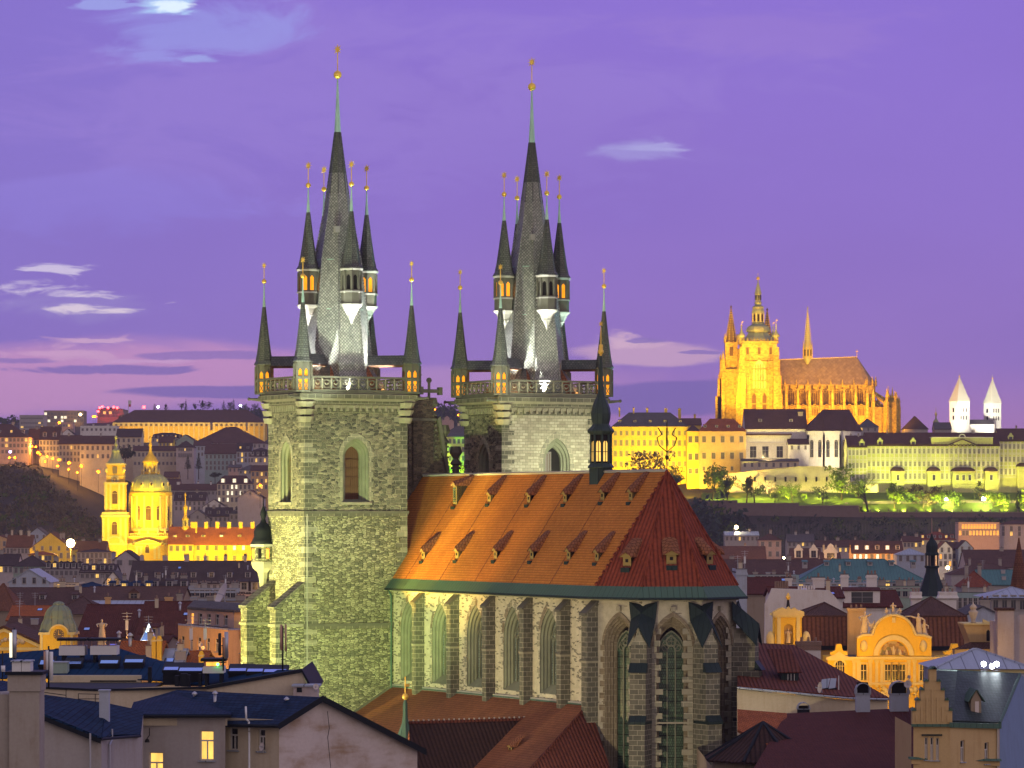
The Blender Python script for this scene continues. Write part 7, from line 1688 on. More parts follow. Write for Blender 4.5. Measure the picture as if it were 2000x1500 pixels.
t3 = thing('chapel', 'low round stone chapel with dark tiled cone roof at the foot of the apse', 'chapel'); c = P(1500, 1600, 288); mb = MB(); zt, ze = wz(1415, 288), wz(1488, 284)
c = Vector((wx(1490, 288), 288, 0)); mb.lathe([(4.9, ze-.15), (4.95, ze), (2.5, (zt+ze)/2), (.1, zt+.2)], 8, (c.x, c.y, 0), 'tile_dark', R(22.5))
for k in range(8): a = R(22.5+45*k); mb.tube((c.x+4.9*math.cos(a), c.y+4.9*math.sin(a), ze), (c.x, c.y, zt+.15), .16, 'mt_black', 5)
mb.build('roof', t3); mb = MB(); mb.lathe([(4.3, 0), (4.3, ze-.1)], 8, (c.x, c.y, 0), 'ashlar_brown', R(22.5)); mb.build('wall', t3)
t3 = thing('stepped_gable_house', 'ochre house with stepped gable and dark slate roof at the lower right', 'house'); D = 258; s = D/FPX; mb = MB()
def G(px, py, d=D): return P(px, py, d)
g0 = 1783; steps = [(1782, 1860, 1415, 1388), (1790, 1853, 1388, 1368), (1798, 1845, 1368, 1348), (1806, 1837, 1348, 1331), (1815, 1829, 1331, 1307)]
for (a, b, yb, yt) in steps:
    mb.box(wx(a, D), wx(b, D), D, D+.9, wz(yb, D)-.01, wz(yt, D), 'pl_ochre')
near_wall(mb, t3, G(1784, 1415), G(1856, 1418), 0, wz(1415, D), [(1809, .22, 1484, 1440, 'glass'), (1820, .22, 1485, 1440, 'glass'), (1831, .22, 1485, 1441, 'glass')], 'pl_ochre')
K2, E2 = G(1856, 1418), G(1952, 1420, 261)
near_wall(mb, t3, K2, E2, 0, wz(1417, D), [(1880, .42, 1488, 1446, 'glass'), (1927, .42, 1492, 1450, 'glass')], 'pl_ochre')
rb = G(1992, 1317, 272)
mb.poly([(E2.x, E2.y, 0), (rb.x+6, rb.y+9, 0), (rb.x+6, rb.y+9, E2.z), tuple(rb), tuple(E2)], 'pl_slateblue'); mb.poly([(K2.x-2.7, D+.9, 0), (K2.x-2.7, D+12, 0), (K2.x-2.7, D+12, K2.z), (K2.x-2.7, D+.9, K2.z)], 'pl_ochre')
for a, b in ((G(1780, 1492, D-.3), G(1953, 1496, 260.6)),): mb.prism([a, b, b+Vector((0, 0, .35)), a+Vector((0, 0, .35))], (0, .4, 0), 'pl_ochre'); mb.prism([a+Vector((-.2, -.25, .35)), b+Vector((.1, -.25, .35)), b+Vector((.1, 0, .5)), a+Vector((-.2, 0, .5))], (0, .4, 0), 'copper')
for k in range(7): x = wx(1790+10.3*k, D); mb.box(x-.07, x+.07, D-.07, D+.01, wz(1410, D), wz(max(1345, 1345+9*abs(k-3)*1.9), D), 'pl_ochre')
mb.box(wx(1800, D), wx(1840, D), D-.12, D+.01, wz(1437, D), wz(1434, D), 'copper_dark'); mb.build('wall', t3)
mb = MB()
for (a, b, yb, yt) in steps:
    for xa, xb in ((a-2, a+8 if yt > 1310 else b+2), (b-8, b+2)): mb.prism([(wx(xa, D), D-.15, wz(yt, D)), (wx(xb, D), D-.15, wz(yt, D)), (wx((xa+xb)/2, D), D-.15, wz(yt-6, D))], (0, 1.2, 0), 'copper')
mb.box(wx(1780, D), wx(1858, D), D-.3, D+.1, wz(1419, D), wz(1414, D), 'copper'); mb.build('gable_coping', t3)
mb = MB(); rl = G(1868, 1311, 270); v0 = G(1860, 1409, 259.5); slab3(mb, [v0, E2+Vector((-.1, -.2, .3)), rb, rl], .08, 'mt_slate'); mb.tube(E2+Vector((0, -.1, .3)), rb, .14, 'copper', 6); mb.tube(rl, rb, .1, 'copper', 6); mb.prism([G(1855, 1421, 257.8), E2+Vector((.1, -.4, -.1)), E2+Vector((.1, -.4, .25)), G(1855, 1411, 257.8)], (0, .5, 0), 'copper')
gp = G(1824, 1309, 266); slab3(mb, [G(1856, 1412, 259), v0, rl, gp], .08, 'mt_slate'); slab3(mb, [gp, rl, G(1868, 1311, 276)], .06, 'copper'); mb.tube(gp, rl, .12, 'copper', 6); mb.poly([G(1786, 1412, 259), gp, G(1786, 1412, 270)], 'mt_slate'); slab3(mb, [rl, rb, rb+Vector((0, 9, -7)), rl+Vector((0, 9, -7))], .08, 'mt_slate'); mb.build('roof', t3)
mb = MB(); d0 = G(1907, 1402, 262); mb.prism([d0+Vector((-.4, 0, 0)), d0+Vector((.35, 0, 0)), d0+Vector((.35, 0, 1.3)), d0+Vector((0, 0, 2.0)), d0+Vector((-.4, 0, 1.3))], (0, 3.2, 0), 'umber' if False else 'pl_umber'); mb.box(d0.x-.1, d0.x+.18, d0.y-.04, d0.y+.02, d0.z+.3, d0.z+1.2, 'dish')
slab3(mb, [d0+Vector((-.6, -.15, 1.15)), d0+Vector((0, -.15, 2.05)), d0+Vector((0, 3.4, 2.05)), d0+Vector((-.6, 3.4, 1.15))], .06, 'copper'); slab3(mb, [d0+Vector((0, -.15, 2.05)), d0+Vector((.6, -.15, 1.15)), d0+Vector((.6, 3.4, 1.15)), d0+Vector((0, 3.4, 2.05))], .06, 'copper'); mb.build('dormer', t3)
mb = MB(); mb.tube(E2+Vector((-.15, -.25, -.1)), Vector((E2.x-.15, E2.y-.25, 2)), .06, 'steel', 6); mb.build('rain_pipe', t3)
house('low pavilion roof of pale blue seamed metal behind the flood lamps', 1832, 2010, 288, 1304, 1268, 'hip', 10, 'mt_light', 'mt_light', cat='roof pavilion', name='pavilion', hipx=.9, base=0)
for k, (px, py, lab, tr_) in enumerate(((1922, 1297, 'left lamp, on a tilted bracket', (1500, 1250, 322)), (1938, 1301, 'middle lamp seen edge on', (1700, 1300, 400)), (1947, 1297, 'right lamp with the strongest glare', (1420, 1300, 320)))):
    t4 = thing('floodlight', 'roof floodlight above the dark slate roof: '+lab, 'floodlight', P(px, py, 272), 0, 'flood lamps on the stepped gable house'); d = Vector((-.55+.1*k, -.8, -.05)).normalized(); b = MB()
    a = d.orthogonal().normalized(); b.tube(-d*.25, d*.02, .16, 'iron', 12, .23); b.build('housing', t4); b = MB(); b.tube(d*.02, d*.04, .2, 'lamp_white', 14); b.build('lens', t4); b = MB(); b.tube((0, 0, -.15), (0, 0, -.95), .04, 'steel', 5); b.tube((-.25, 0, -.5), (.25, 0, -.5), .03, 'steel', 5); b.build('bracket', t4)
spot(P(1935, 1290, 271), P(1830, 1312, 268), (.85, 1.0, .95), 200, 50, .8, .15); bulb(P(1928, 1294, 271), (.9, 1, 1), 6, .1)
spot(P(1700, 1540, 225), P(1870, 1440, 258), (1.0, .62, .22), 1800, 50)
t4 = thing('cupola_turret', 'slender dark copper turret with open lantern and mast among roofs', 'turret', (wx(1820, 600), 600, 0)); mb = MB(); z = lambda py: wz(py, 600); k = 600/FPX
mb.lathe([(30*k, z(1165)), (24*k, z(1150)), (17*k, z(1130)), (13*k, z(1118)), (12*k, z(1110)), (15*k, z(1108)), (15*k, z(1105))], 8, (0, 0, 0), 'copper_dark', R(22.5)); mb.build('base', t4); mb = MB()
for j in range(8): a = R(22.5+45*j); mb.tube((12*k*math.cos(a), 12*k*math.sin(a), z(1105)), (12*k*math.cos(a), 12*k*math.sin(a), z(1084)), .12, 'win_frame_dark', 5)
mb.lathe([(6*k, z(1105)), (6*k, z(1084))], 8, (0, 0, 0), 'mt_black'); mb.build('lantern', t4); mb = MB(); mb.lathe([(14*k, z(1085)), (14*k, z(1081)), (12*k, z(1079)), (12*k, z(1066)), (10*k, z(1060)), (5*k, z(1054)), (2*k, z(1046)), (.8*k, z(1042))], 8, (0, 0, 0), 'copper_dark', R(22.5)); mb.tube((0, 0, z(1043)), (0, 0, z(1012)), .06, 'rust_panel', 5); mb.build('cupola', t4)
mb = MB(); mb.box(-3.2, 3.2, -3, 3, 0, z(1165)+.05, 'pl_green'); mb.build('tower_base', t4)
t4 = thing('brick_spire', 'plain brown tapering spire at the right edge of the roofs', 'spire', (wx(1990, 620), 620, 0)); mb = MB(); k = 620/FPX; mb.lathe([(19*k, wz(1158, 620)), (13*k, wz(1120, 620)), (5*k, wz(1072, 620)), (1.2*k, wz(1050, 620))], 8, (0, 0, 0), 'rf_rust', R(22.5)); mb.build('spire_roof', t4); mb = MB(); mb.lathe([(18*k, 0), (18*k, wz(1157, 620))], 8, (0, 0, 0), 'pl_umber', R(22.5)); mb.build('tower_base', t4)
D0 = 1740.0; k0 = D0/FPX
t = thing('baroque_church', 'golden floodlit baroque church with green ribbed dome and clock bell tower', 'church', (wx(289, D0), D0, terr(wx(289, D0), D0)-2)); zb0 = terr(wx(289, D0), D0)-2
z = lambda py: wz(py, D0)-zb0
x = lambda px: (px-289)*k0
PL = 'pl_gold_plaster'
def pil(mb, cx, cy, r, n, za, zb_, rot, w=.5, m='trim'):
    for k in range(n):
        a = rot+2*math.pi*k/n; mb.tube((cx+r*math.cos(a), cy+r*math.sin(a), za), (cx+r*math.cos(a), cy+r*math.sin(a), zb_), w, m, 6)
def arched(name, parent, cx, cy, r, ang, w, za, h, m='win_frame_dark'):
    o = inst(name, window_data(w, h, 'louvre' if m else 'glass', 'arch', 'trim', 'win_frame_dark'), parent, (cx+r*math.cos(ang), cy+r*math.sin(ang), za), ang+R(90))
    return o
mb = MB(); dc = (0, 12.0); rd = 41*k0
mb.lathe([(rd, 0), (rd, z(968)), (rd*1.04, z(966)), (rd*1.04, z(962)), (rd*.98, z(960))], 24, (*dc, 0), PL); pil(mb, *dc, rd, 16, z(1032), z(968), R(11), .55)
mb.lathe([(rd*1.02, z(1037)), (rd*1.05, z(1035)), (rd*1.02, z(1031))], 24, (*dc, 0), 'trim')
mb.build('drum', t)
for a in (-150, -120, -90, -60, -30): arched('window', t, *dc, rd+.05, R(a), 2.6, z(1016), (1016-993)*k0)
mb = MB(); prof = [(40, 960), (39.5, 952), (37, 944), (33, 937), (27, 931), (19, 926.5), (17, 926)]
mb.lathe([(r*k0, z(py)) for r, py in prof], 32, (*dc, 0), 'dome_green', 0, True)
for k in range(16): a = 2*math.pi*k/16; mb.path([(dc[0]+r*k0*1.005*math.cos(a), dc[1]+r*k0*1.005*math.sin(a), z(py)) for r, py in prof], .22, 'dome_green', 4)
for a in (-150, -110, -90+8, -45, -20):
    c = Vector((dc[0]+37.5*k0*math.cos(R(a)), dc[1]+37.5*k0*math.sin(R(a)), z(946))); mb.sphere(c, .95, 'trim', 8, 6, 1.7); n_ = Vector((math.cos(R(a)), math.sin(R(a)), 0)); mb.sphere(c+n_*.5, .6, 'void', 8, 6, 1.6)
mb.build('dome', t)
mb = MB(); mb.lathe([(17*k0, z(926)), (17*k0, z(921)), (13.5*k0, z(921)), (13.5*k0, z(904)), (15.5*k0, z(903)), (15.5*k0, z(900)), (13*k0, z(897)), (12*k0, z(894)), (6*k0, z(887)), (3*k0, z(880)), (3.2*k0, z(875)), (2*k0, z(872)), (3.6*k0, z(869)), (3*k0, z(865)), (1*k0, z(862)), (1*k0, z(858)), (3.4*k0, z(855)), (.3*k0, z(850))], 12, (*dc, 0), PL, 0, True)
pil(mb, *dc, 13.5*k0, 8, z(921), z(904), R(22), .3)
for k in range(8): a = R(45*k); mb.lathe([(.5, z(926)), (.5, z(920)), (.1, z(914))], 6, (dc[0]+17*k0*math.cos(a), dc[1]+17*k0*math.sin(a), 0), 'trim')
mb.build('dome_lantern', t)
for a in (-130, -90, -50): arched('window', t, *dc, 13.5*k0+.06, R(a), .9, z(920), 2.0)
bx = x(225); by = 3.0
mb = MB(); w = 24.5*k0; mb.box(bx-w, bx+w, by-w, by+w, 0, z(1010), PL); mb.box(bx-w*1.08, bx+w*1.08, by-w*1.08, by+w*1.08, z(1010), z(1006), 'trim'); mb.box(bx-w, bx+w, by-w, by+w, z(1006), z(1000), 'trim')
mb.ring((bx, by-w-.1, z(1066)), (1, 0, 0), (0, 0, 1), 18*k0, .8, 'trim', 16, 0, math.pi); mb.box(bx-w*1.05, bx+w*1.05, by-w*1.05, by+w*1.05, z(1064), z(1061), 'trim')
for sx in (-1, -.55, .55, 1): mb.box(bx+sx*(w-.7)-.5, bx+sx*(w-.7)+.5, by-w-.35, by-w+.1, z(1060), z(1012), 'trim')
w = 19*k0; mb.box(bx-w, bx+w, by-w, by+w, z(1000), z(946), PL); mb.box(bx-w*1.15, bx+w*1.15, by-w*1.15, by+w*1.15, z(946), z(942), 'trim')
for sx in (-1, -.5, .5, 1): mb.box(bx+sx*(w-.5)-.45, bx+sx*(w-.5)+.45, by-w-.35, by-w+.1, z(996), z(946), 'trim'); mb.box(bx-w-.35, bx-w+.1, by+sx*(w-.5)-.45, by+sx*(w-.5)+.45, z(996), z(946), 'trim')
w = 16.5*k0; mb.box(bx-w, bx+w, by-w, by+w, z(942), z(908), PL); mb.box(bx-w*1.12, bx+w*1.12, by-w*1.12, by+w*1.12, z(908), z(905), 'trim'); mb.box(bx-w*1.06, bx+w*1.06, by-w*1.06, by+w*1.06, z(931), z(929), 'trim')
for sx in (-1, 1): mb.sphere((bx+sx*w*1.05, by-w, z(918)), .9, 'trim', 6, 5, 1.6)
mb.box(bx-1.1, bx+1.1, by-w-.3, by-w, z(925), z(912), 'statue_dark')
mb.build('bell_tower', t)
for za, wv in ((z(1044), 24.5), (z(984), 19)): arched('window', t, bx, by, wv*k0+.05, R(-90), 2.6, za, 20*k0)
mb = MB(); mb.lathe([(8*k0, 0), (8*k0, .3)], 18, (0, 0, 0), 'statue'); mb.lathe([(5*k0, .3), (5*k0, .34)], 14, (0, 0, 0), 'statue_dark')
for j in range(12): a = R(30*j); mb.box(6.6*k0*math.cos(a)-.16, 6.6*k0*math.cos(a)+.16, 6.6*k0*math.sin(a)-.16, 6.6*k0*math.sin(a)+.16, .3, .4, 'iron')
mb.box(-.12, .12, -1.4, .1, .34, .42, 'gold'); mb.box(-1.0, .1, -.12, .12, .34, .42, 'gold')
o = mb.build('clock_face', t, (bx, by-16.5*k0-.05, z(936))); o.rotation_euler = (R(90), 0, 0)
mb = MB(); mb.lathe([(19.5*k0, z(905)), (17.5*k0, z(903)), (12*k0, z(896)), (8.5*k0, z(886)), (8*k0, z(882)), (8.6*k0, z(880)), (4*k0, z(877)), (2.4*k0, z(873)), (3.6*k0, z(869)), (3*k0, z(866)), (1*k0, z(864)), (.8*k0, z(859)), (3.2*k0, z(855)), (2.6*k0, z(852)), (.3*k0, z(850))], 8, (bx, by, 0), 'dome_green', R(22.5))
mb.build('tower_helm', t)
mb = MB(); mb.box(x(246), x(333), 2, 24, 0, z(1047), PL); mb.box(x(246), x(334), 1.6, 2.1, z(1049), z(1047), 'trim'); mb.box(x(246), x(334), 1.7, 2.0, z(1043), z(1042), 'trim')
for k in range(26): xx = x(247)+k*.85; mb.box(xx-.12, xx+.12, 1.75, 1.95, z(1047), z(1043), 'trim')
mb.box(x(246), x(330), -1.2, 2, 0, z(1063), PL); mb.box(x(246), x(331), -1.6, 2, z(1063), z(1061), 'trim')
mb.prism([(x(262), -1.7, z(1061)), (x(316), -1.7, z(1061)), (x(289), -1.7, z(1053))], (0, 2.5, 0), PL)
for s in (-1, 1): mb.prism([(x(289), -2.0, z(1053)), (x(289)+s*27*k0, -2.0, z(1061)), (x(289)+s*27*k0, -2.0, z(1062)), (x(289), -2.0, z(1054.4))], (0, 3, 0), 'trim')
for px in (268, 276, 303, 311): mb.box(x(px)-.6, x(px)+.6, -1.8, -1.1, z(1092), z(1068), 'trim'); mb.box(x(px)-.9, x(px)+.9, -2.0, -1.1, z(1069), z(1066), 'trim')
mb.build('nave_wall', t)
arched('window', t, x(288), 0, 1.28, R(-90), 1.9, z(1080), 3.2)
for px in (262, 318): m2 = MB(); m2.sphere((x(px), -1.2, z(1060)), 1.1, 'statue_dark', 8, 5); m2.build('lunette', t)
mb = MB(); mb.prism([(x(250), 2.5, z(1044)), (x(250), 24, z(1044)), (x(250), 14, z(1024))], (x(332)-x(250), 0, 0), 'rf_orange'); mb.build('roof', t)
for k, px in enumerate((271, 288, 308, 322)):
    t2 = thing('parapet_statue', ['first', 'second', 'third', 'fourth'][k]+' small saint from the bell tower along the baroque church balustrade', 'statue', (wx(px, D0), D0+1.8, wz(1042, D0)), 0, 'saints on the baroque church'); figure(t2, 3.2)
YL = (1.0, .70, .02)
t = house('long yellow floodlit college wing with orange tiled roof and small dormers', 378, 520, 1730, 1063, 1031, 'side', 16, 'pl_gold_plaster', 'rf_orange', rows=((1070, 8, 2.2, 1.4), (1090, 8, 2.2, 1.4)), lit=.08, cat='college', name='college_wing', dorm=((4, .45, 1.8, .9, 'shed'),), litm='lit_white')
for px in (400, 422, 445, 468, 491, 515):
    mb = MB(); mb.box(-.9, .9, -.6, .6, -3, 2.6, PL); mb.box(-1.05, 1.05, -.75, .75, 2.3, 2.7, 'trim'); mb.build('chimney', t, ((px-378)*1730/FPX, 8, t['_zr']+.2))
t = house('shorter yellow college wing with orange roof beside the domed church', 328, 378, 1728, 1062, 1030, 'side', 16, 'pl_gold_plaster', 'rf_orange', rows=((1071, 4, 2.4, 1.5),), cat='college', name='college_wing', lit=.1, dorm=((2, .4, 1.8, 1.0, 'shed'),))
mb = MB(); mb.box(-1.6, 1.6, -.7, .7, -3, 2.6, PL); mb.build('chimney', t, ((376-328)*1728/FPX, 8, t['_zr']))
mb = MB(); cx = (359-328)*1728/FPX; zz0 = t['_zr']; k = .247
mb.lathe([(7*k, -1.5), (7.5*k, .4), (5.5*k, .6)], 8, (cx, 8, zz0), PL, R(22.5)); mb.lathe([(2.5*k, .6), (2.5*k, 3.6)], 8, (cx, 8, zz0), 'iron')
pil(mb, cx, 8, 5*k, 8, zz0+.5, zz0+3.7, R(22.5), .22)
mb.lathe([(7*k, 3.6), (7*k, 4.0), (5*k, 4.6), (3*k, 5.6), (2.6*k, 8), (4.6*k, 8.8), (5*k, 9.6), (3*k, 10.6), (1.2*k, 11.2), (1*k, 15), (2.2*k, 15.6), (.3*k, 17)], 8, (cx, 8, zz0), PL, 0, True); mb.build('ridge_turret', t)
for px in (300, 350, 400, 450, 500): spot((wx(px, 1700), 1700, wz(1110, 1700)), (wx(px, 1732), 1732, wz(1060, 1732)), YL, 34000, 130, .7, .5)
for (px, py, D, tx, ty, pw, an) in ((205, 1120, 1705, 225, 1000, 105000, 70), (245, 1110, 1705, 225, 920, 100000, 50), (289, 1075, 1725, 289, 1000, 60000, 90), (340, 1040, 1735, 300, 960, 50000, 70), (262, 1040, 1738, 280, 950, 40000, 80), (289, 1045, 1720, 289, 900, 70000, 45), (450, 1000, 1700, 440, 1030, 16000, 120)):
    spot((wx(px, D), D, wz(py, D)), (wx(tx, 1744), 1744, wz(ty, 1744)), YL, pw, an, .6, .5)
for k in range(5): spot((wx(392+27*k, 1722), 1722, wz(1062, 1722)), (wx(400+27*k, 1738), 1738, wz(1022, 1738)), YL, 4000, 100, .6, .3)

DC = 1965.0; kc = DC/FPX
t = thing('cathedral', 'golden floodlit gothic cathedral with great tower, twin spires and steep roof', 'cathedral', (wx(1580, DC), DC, terr(wx(1580, DC), DC)-4)); zb0 = terr(wx(1580, DC), DC)-4
z = lambda py: wz(py, DC)-zb0
x = lambda px: (px-1580)*kc
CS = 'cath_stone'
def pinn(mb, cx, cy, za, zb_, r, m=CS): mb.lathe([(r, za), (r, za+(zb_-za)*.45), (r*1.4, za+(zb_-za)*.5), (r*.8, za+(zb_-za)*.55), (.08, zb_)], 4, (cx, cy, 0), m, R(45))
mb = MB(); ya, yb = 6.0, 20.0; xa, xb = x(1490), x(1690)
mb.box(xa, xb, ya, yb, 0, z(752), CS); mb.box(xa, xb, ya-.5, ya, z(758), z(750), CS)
for k in range(5): a0, a1 = R(-90+36*k), R(-90+36*(k+1)); c = Vector((xb, (ya+yb)/2, 0)); p, q = c+Vector((7*math.cos(a0), 7*math.sin(a0), 0)), c+Vector((7*math.cos(a1), 7*math.sin(a1), 0)); drop(mb, [Vector((p.x, p.y, z(752))), Vector((q.x, q.y, z(752)))], 0, CS)
yl = -4.0; mb.box(x(1500), x(1692), yl, ya, 0, z(792), CS)
for k in range(6): a0, a1 = R(-90+30*k), R(-90+30*(k+1)); c = Vector((xb, (ya+yb)/2, 0)); p, q = c+Vector((17*math.cos(a0), 17*math.sin(a0), 0)), c+Vector((17*math.cos(a1), 17*math.sin(a1), 0)); drop(mb, [Vector((p.x, p.y, z(795))), Vector((q.x, q.y, z(795)))], 0, CS); mb.poly([p+Vector((0, 0, z(795))), q+Vector((0, 0, z(795))), c+Vector((0, 0, z(785)))], 'cath_dark')
for k in range(27): mb.box(xa+k*(xb-xa)/27, xa+k*(xb-xa)/27+.9, ya-.7, ya-.3, z(759), z(752), 'cath_dark' if k % 2 else CS)
mb.build('choir', t)
mb = MB(); ym = (ya+yb)/2; r0, r1 = (xa, ym, z(702)), (x(1678), ym, z(695))
mb.poly([(xa, ya-.6, z(752)), (xb, ya-.6, z(751)), r1, r0], 'cath_roof'); mb.poly([(xa, yb+.6, z(752)), r0, r1, (xb, yb+.6, z(751))], 'cath_roof')
hp = [Vector((xb, ym, z(751)))+Vector((7.6*math.cos(R(a)), 7.6*math.sin(R(a)), 0)) for a in (-90, -54, -18, 18, 54, 90)]
for p, q in zip(hp[:-1], hp[1:]): mb.poly([p, q, r1], 'cath_roof')
mb.poly([(xa, ya-.6, z(752)), r0, (xa, yb+.6, z(752))], 'cath_roof'); mb.tube(r0, r1, .25, 'trim', 5)
for k in range(24): mb.lathe([(.12, 0), (.02, .9)], 4, (xa+(r1[0]-xa)*k/23, ym, z(702-7*k/23)), 'trim')
mb.tube(r1, Vector(r1)+Vector((0, 0, 4)), .15, 'gold', 5); mb.tube(Vector(r1)+Vector((-.8, 0, 3)), Vector(r1)+Vector((.8, 0, 3)), .12, 'gold', 5); mb.build('roof', t)
mb = MB(); xs = [x(1512+22.5*k) for k in range(9)]
for k, xx in enumerate(xs):
    mb.box(xx-.7, xx+.7, yl-2.2, yl+.5, 0, z(778), CS); pinn(mb, xx, yl-1, z(778), z(758), .9); pinn(mb, xx, ya-.6, z(756), z(740), .55)
    mb.prism([(xx-.4, yl, z(780)), (xx-.4, ya, z(762)), (xx-.4, ya, z(767)), (xx-.4, yl, z(787))], (.8, 0, 0), CS); mb.prism([(xx-.3, yl, z(790)), (xx-.3, ya, z(774)), (xx-.3, ya, z(778)), (xx-.3, yl, z(795))], (.6, 0, 0), CS)
    if k < 8:
        xm = xx+11.25*kc
        for (y_, zb_, zt_, w_) in ((ya-.02, z(790), z(768), 2.0), (yl-.02, z(812), z(800), 1.7)):
            pts = arch_pts(xm, w_, zt_, 'pointed', 5); mb.poly([(xm-w_, y_-.05, zb_), (xm+w_, y_-.05, zb_)]+[(a, y_-.05, b) for a, b in reversed(pts)], 'cath_dark')
            for p, q in zip(pts[:-1], pts[1:]): mb.tube((p[0], y_-.15, p[1]), (q[0], y_-.15, q[1]), .22, CS, 4)
            for s in (-.5, 0, .5): mb.box(xm+w_*s-.1, xm+w_*s+.1, y_-.2, y_-.05, zb_, zt_+w_, CS)
            mb.ring((xm, y_-.15, zt_+w_*.6), (1, 0, 0), (0, 0, 1), w_*.45, .2, CS, 10)
mb.build('buttress', t)
for k in range(7):
    a = R(-78+27*k); mb = MB(); c = Vector((xb, ym, 0)); d = Vector((math.cos(a), math.sin(a), 0)); s_ = Vector((-d.y, d.x, 0)); p = c+d*17
    M = frame(p, s_, -d); mb.M = M; mb.box(-.7, .7, -2.5, .4, 0, z(784), CS); mb.M = None
    pinn(mb, (c+d*18.5).x, (c+d*18.5).y, z(785), z(758+3*k*.6), .95); pinn(mb, (c+d*7.3).x, (c+d*7.3).y, z(753), z(734), .6)
    mb.M = M
    for (z0, z1, th) in ((786, 764, 3.5), (802, 780, 3)): mb.prism([(-.4, 0, z(z0)), (-.4, 9.8, z(z1)), (-.4, 9.8, z(z1+th)), (-.4, 0, z(z0+th+2))], (.8, 0, 0), CS)
    mb.M = None; mb.build('flying_buttress', t)
for k, (px, pt) in enumerate(((1738, 752), (1748, 754), (1758, 764), (1764, 770))):
    mb = MB(); mb.box(x(px)-.9, x(px)+.9, 8+4*k, 11+4*k, 0, z(792), CS); pinn(mb, x(px), 9.5+4*k, z(792), z(pt), 1.0); mb.prism([(x(px), 9+4*k, z(790)), (x(px)-5, 9+4*k, z(778)), (x(px)-5, 9+4*k, z(782)), (x(px), 9+4*k, z(795))], (0, .8, 0), CS); mb.build('flying_buttress', t)
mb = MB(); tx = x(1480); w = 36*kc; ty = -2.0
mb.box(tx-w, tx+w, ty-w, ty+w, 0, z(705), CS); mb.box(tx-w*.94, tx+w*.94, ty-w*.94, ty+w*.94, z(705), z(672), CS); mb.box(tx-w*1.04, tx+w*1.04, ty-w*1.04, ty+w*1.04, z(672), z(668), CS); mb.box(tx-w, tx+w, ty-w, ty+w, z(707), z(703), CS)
for s in (-1, 1):
    for s2 in (-1, 1):
        for j, (za, zb_, o) in enumerate(((805, 770, 2.6), (770, 735, 2.0), (735, 705, 1.3), (705, 680, .8))):
            cx, cy = tx+s*(w-1.2), ty+s2*(w+o/2-.2); mb.box(cx-1.3, cx+1.3, cy-o/2-.1, cy+o/2, 0 if j == 0 else z(za), z(zb_), CS); pinn(mb, cx, cy-s2*-.0, z(zb_), z(zb_-14), .8)
            cx, cy = tx+s*(w+o/2-.2), ty+s2*(w-1.2); mb.box(cx-o/2, cx+o/2+.1, cy-1.3, cy+1.3, 0 if j == 0 else z(za), z(zb_), CS)
for k in range(3):
    for j in range(2): mb.box(tx-w*.62+k*w*.62-.75, tx-w*.62+k*w*.62+.75, ty-w*.94-.08, ty-w*.94+.1, z(694), z(680), 'cath_dark') if j else None
for (cx, za, zt_, w_) in ((tx, 760, 725, 3.4),):
    pts = arch_pts(cx, w_, z(zt_), 'pointed', 6); mb.poly([(cx-w_, ty-w-.06, z(za)), (cx+w_, ty-w-.06, z(za))]+[(a, ty-w-.06, b) for a, b in reversed(pts)], 'trim')
    for s in (-.6, -.2, .2, .6): mb.box(cx+w_*s-.25, cx+w_*s+.25, ty-w-.4, ty-w-.05, z(za), z(zt_)+w_, CS)
for s in (-.86, -.5, .5, .86):
    mb.box(tx+s*w-.35, tx+s*w+.35, ty-w-.8, ty-w+.1, 0, z(712), CS); pinn(mb, tx+s*w, ty-w-.4, z(712), z(690), .55); mb.box(tx-w-.8, tx-w+.1, ty+s*w-.35, ty+s*w+.35, 0, z(712), CS)
for zz in (722, 745, 768, 790): mb.box(tx-w-.5, tx+w+.5, ty-w-.5, ty+w+.5, z(zz)-.25, z(zz)+.2, CS)
for s in (-.28, .28):
    mb.poly([(tx+s*w-1.1, ty-w-.07, z(800)), (tx+s*w+1.1, ty-w-.07, z(800)), (tx+s*w+1.1, ty-w-.07, z(775)), (tx+s*w, ty-w-.07, z(768)), (tx+s*w-1.1, ty-w-.07, z(775))], 'cath_dark')
for k in range(12): pinn(mb, tx-w+2*w*k/11, ty-w*1.0, z(668), z(661), .3)
mb.build('great_tower', t)
mb = MB(); mb.lathe([(34*kc, z(668)), (33*kc, z(664)), (24*kc, z(657)), (20*kc, z(650)), (24*kc, z(648)), (24.5*kc, z(645)), (22*kc, z(639)), (13*kc, z(634)), (12.5*kc, z(633)), (13.5*kc, z(632)), (11*kc, z(630)), (11*kc, z(614)), (13*kc, z(613)), (13*kc, z(609)), (11*kc, z(604)), (12*kc, z(600)), (7*kc, z(597)), (6.5*kc, z(594)), (8*kc, z(592)), (5.5*kc, z(588)), (5.5*kc, z(576)), (7.4*kc, z(575)), (6*kc, z(569)), (3.5*kc, z(560)), (1.2*kc, z(552)), (1.2*kc, z(548))], 8, (tx, ty, 0), 'green_copper', R(22.5))
for k in range(8):
    a = R(22.5+45*k); mb.tube((tx+11.2*kc*math.cos(a), ty+11.2*kc*math.sin(a), z(630)), (tx+11.2*kc*math.cos(a), ty+11.2*kc*math.sin(a), z(613)), .4, 'trim', 5); b_ = R(45*k); mb.box(tx+10.3*kc*math.cos(b_)-.5, tx+10.3*kc*math.cos(b_)+.5, ty+10.3*kc*math.sin(b_)-.5, ty+10.3*kc*math.sin(b_)+.5, z(628), z(615), 'void')
    mb.box(tx+5.2*kc*math.cos(b_)-.3, tx+5.2*kc*math.cos(b_)+.3, ty+5.2*kc*math.sin(b_)-.3, ty+5.2*kc*math.sin(b_)+.3, z(587), z(577), 'void')
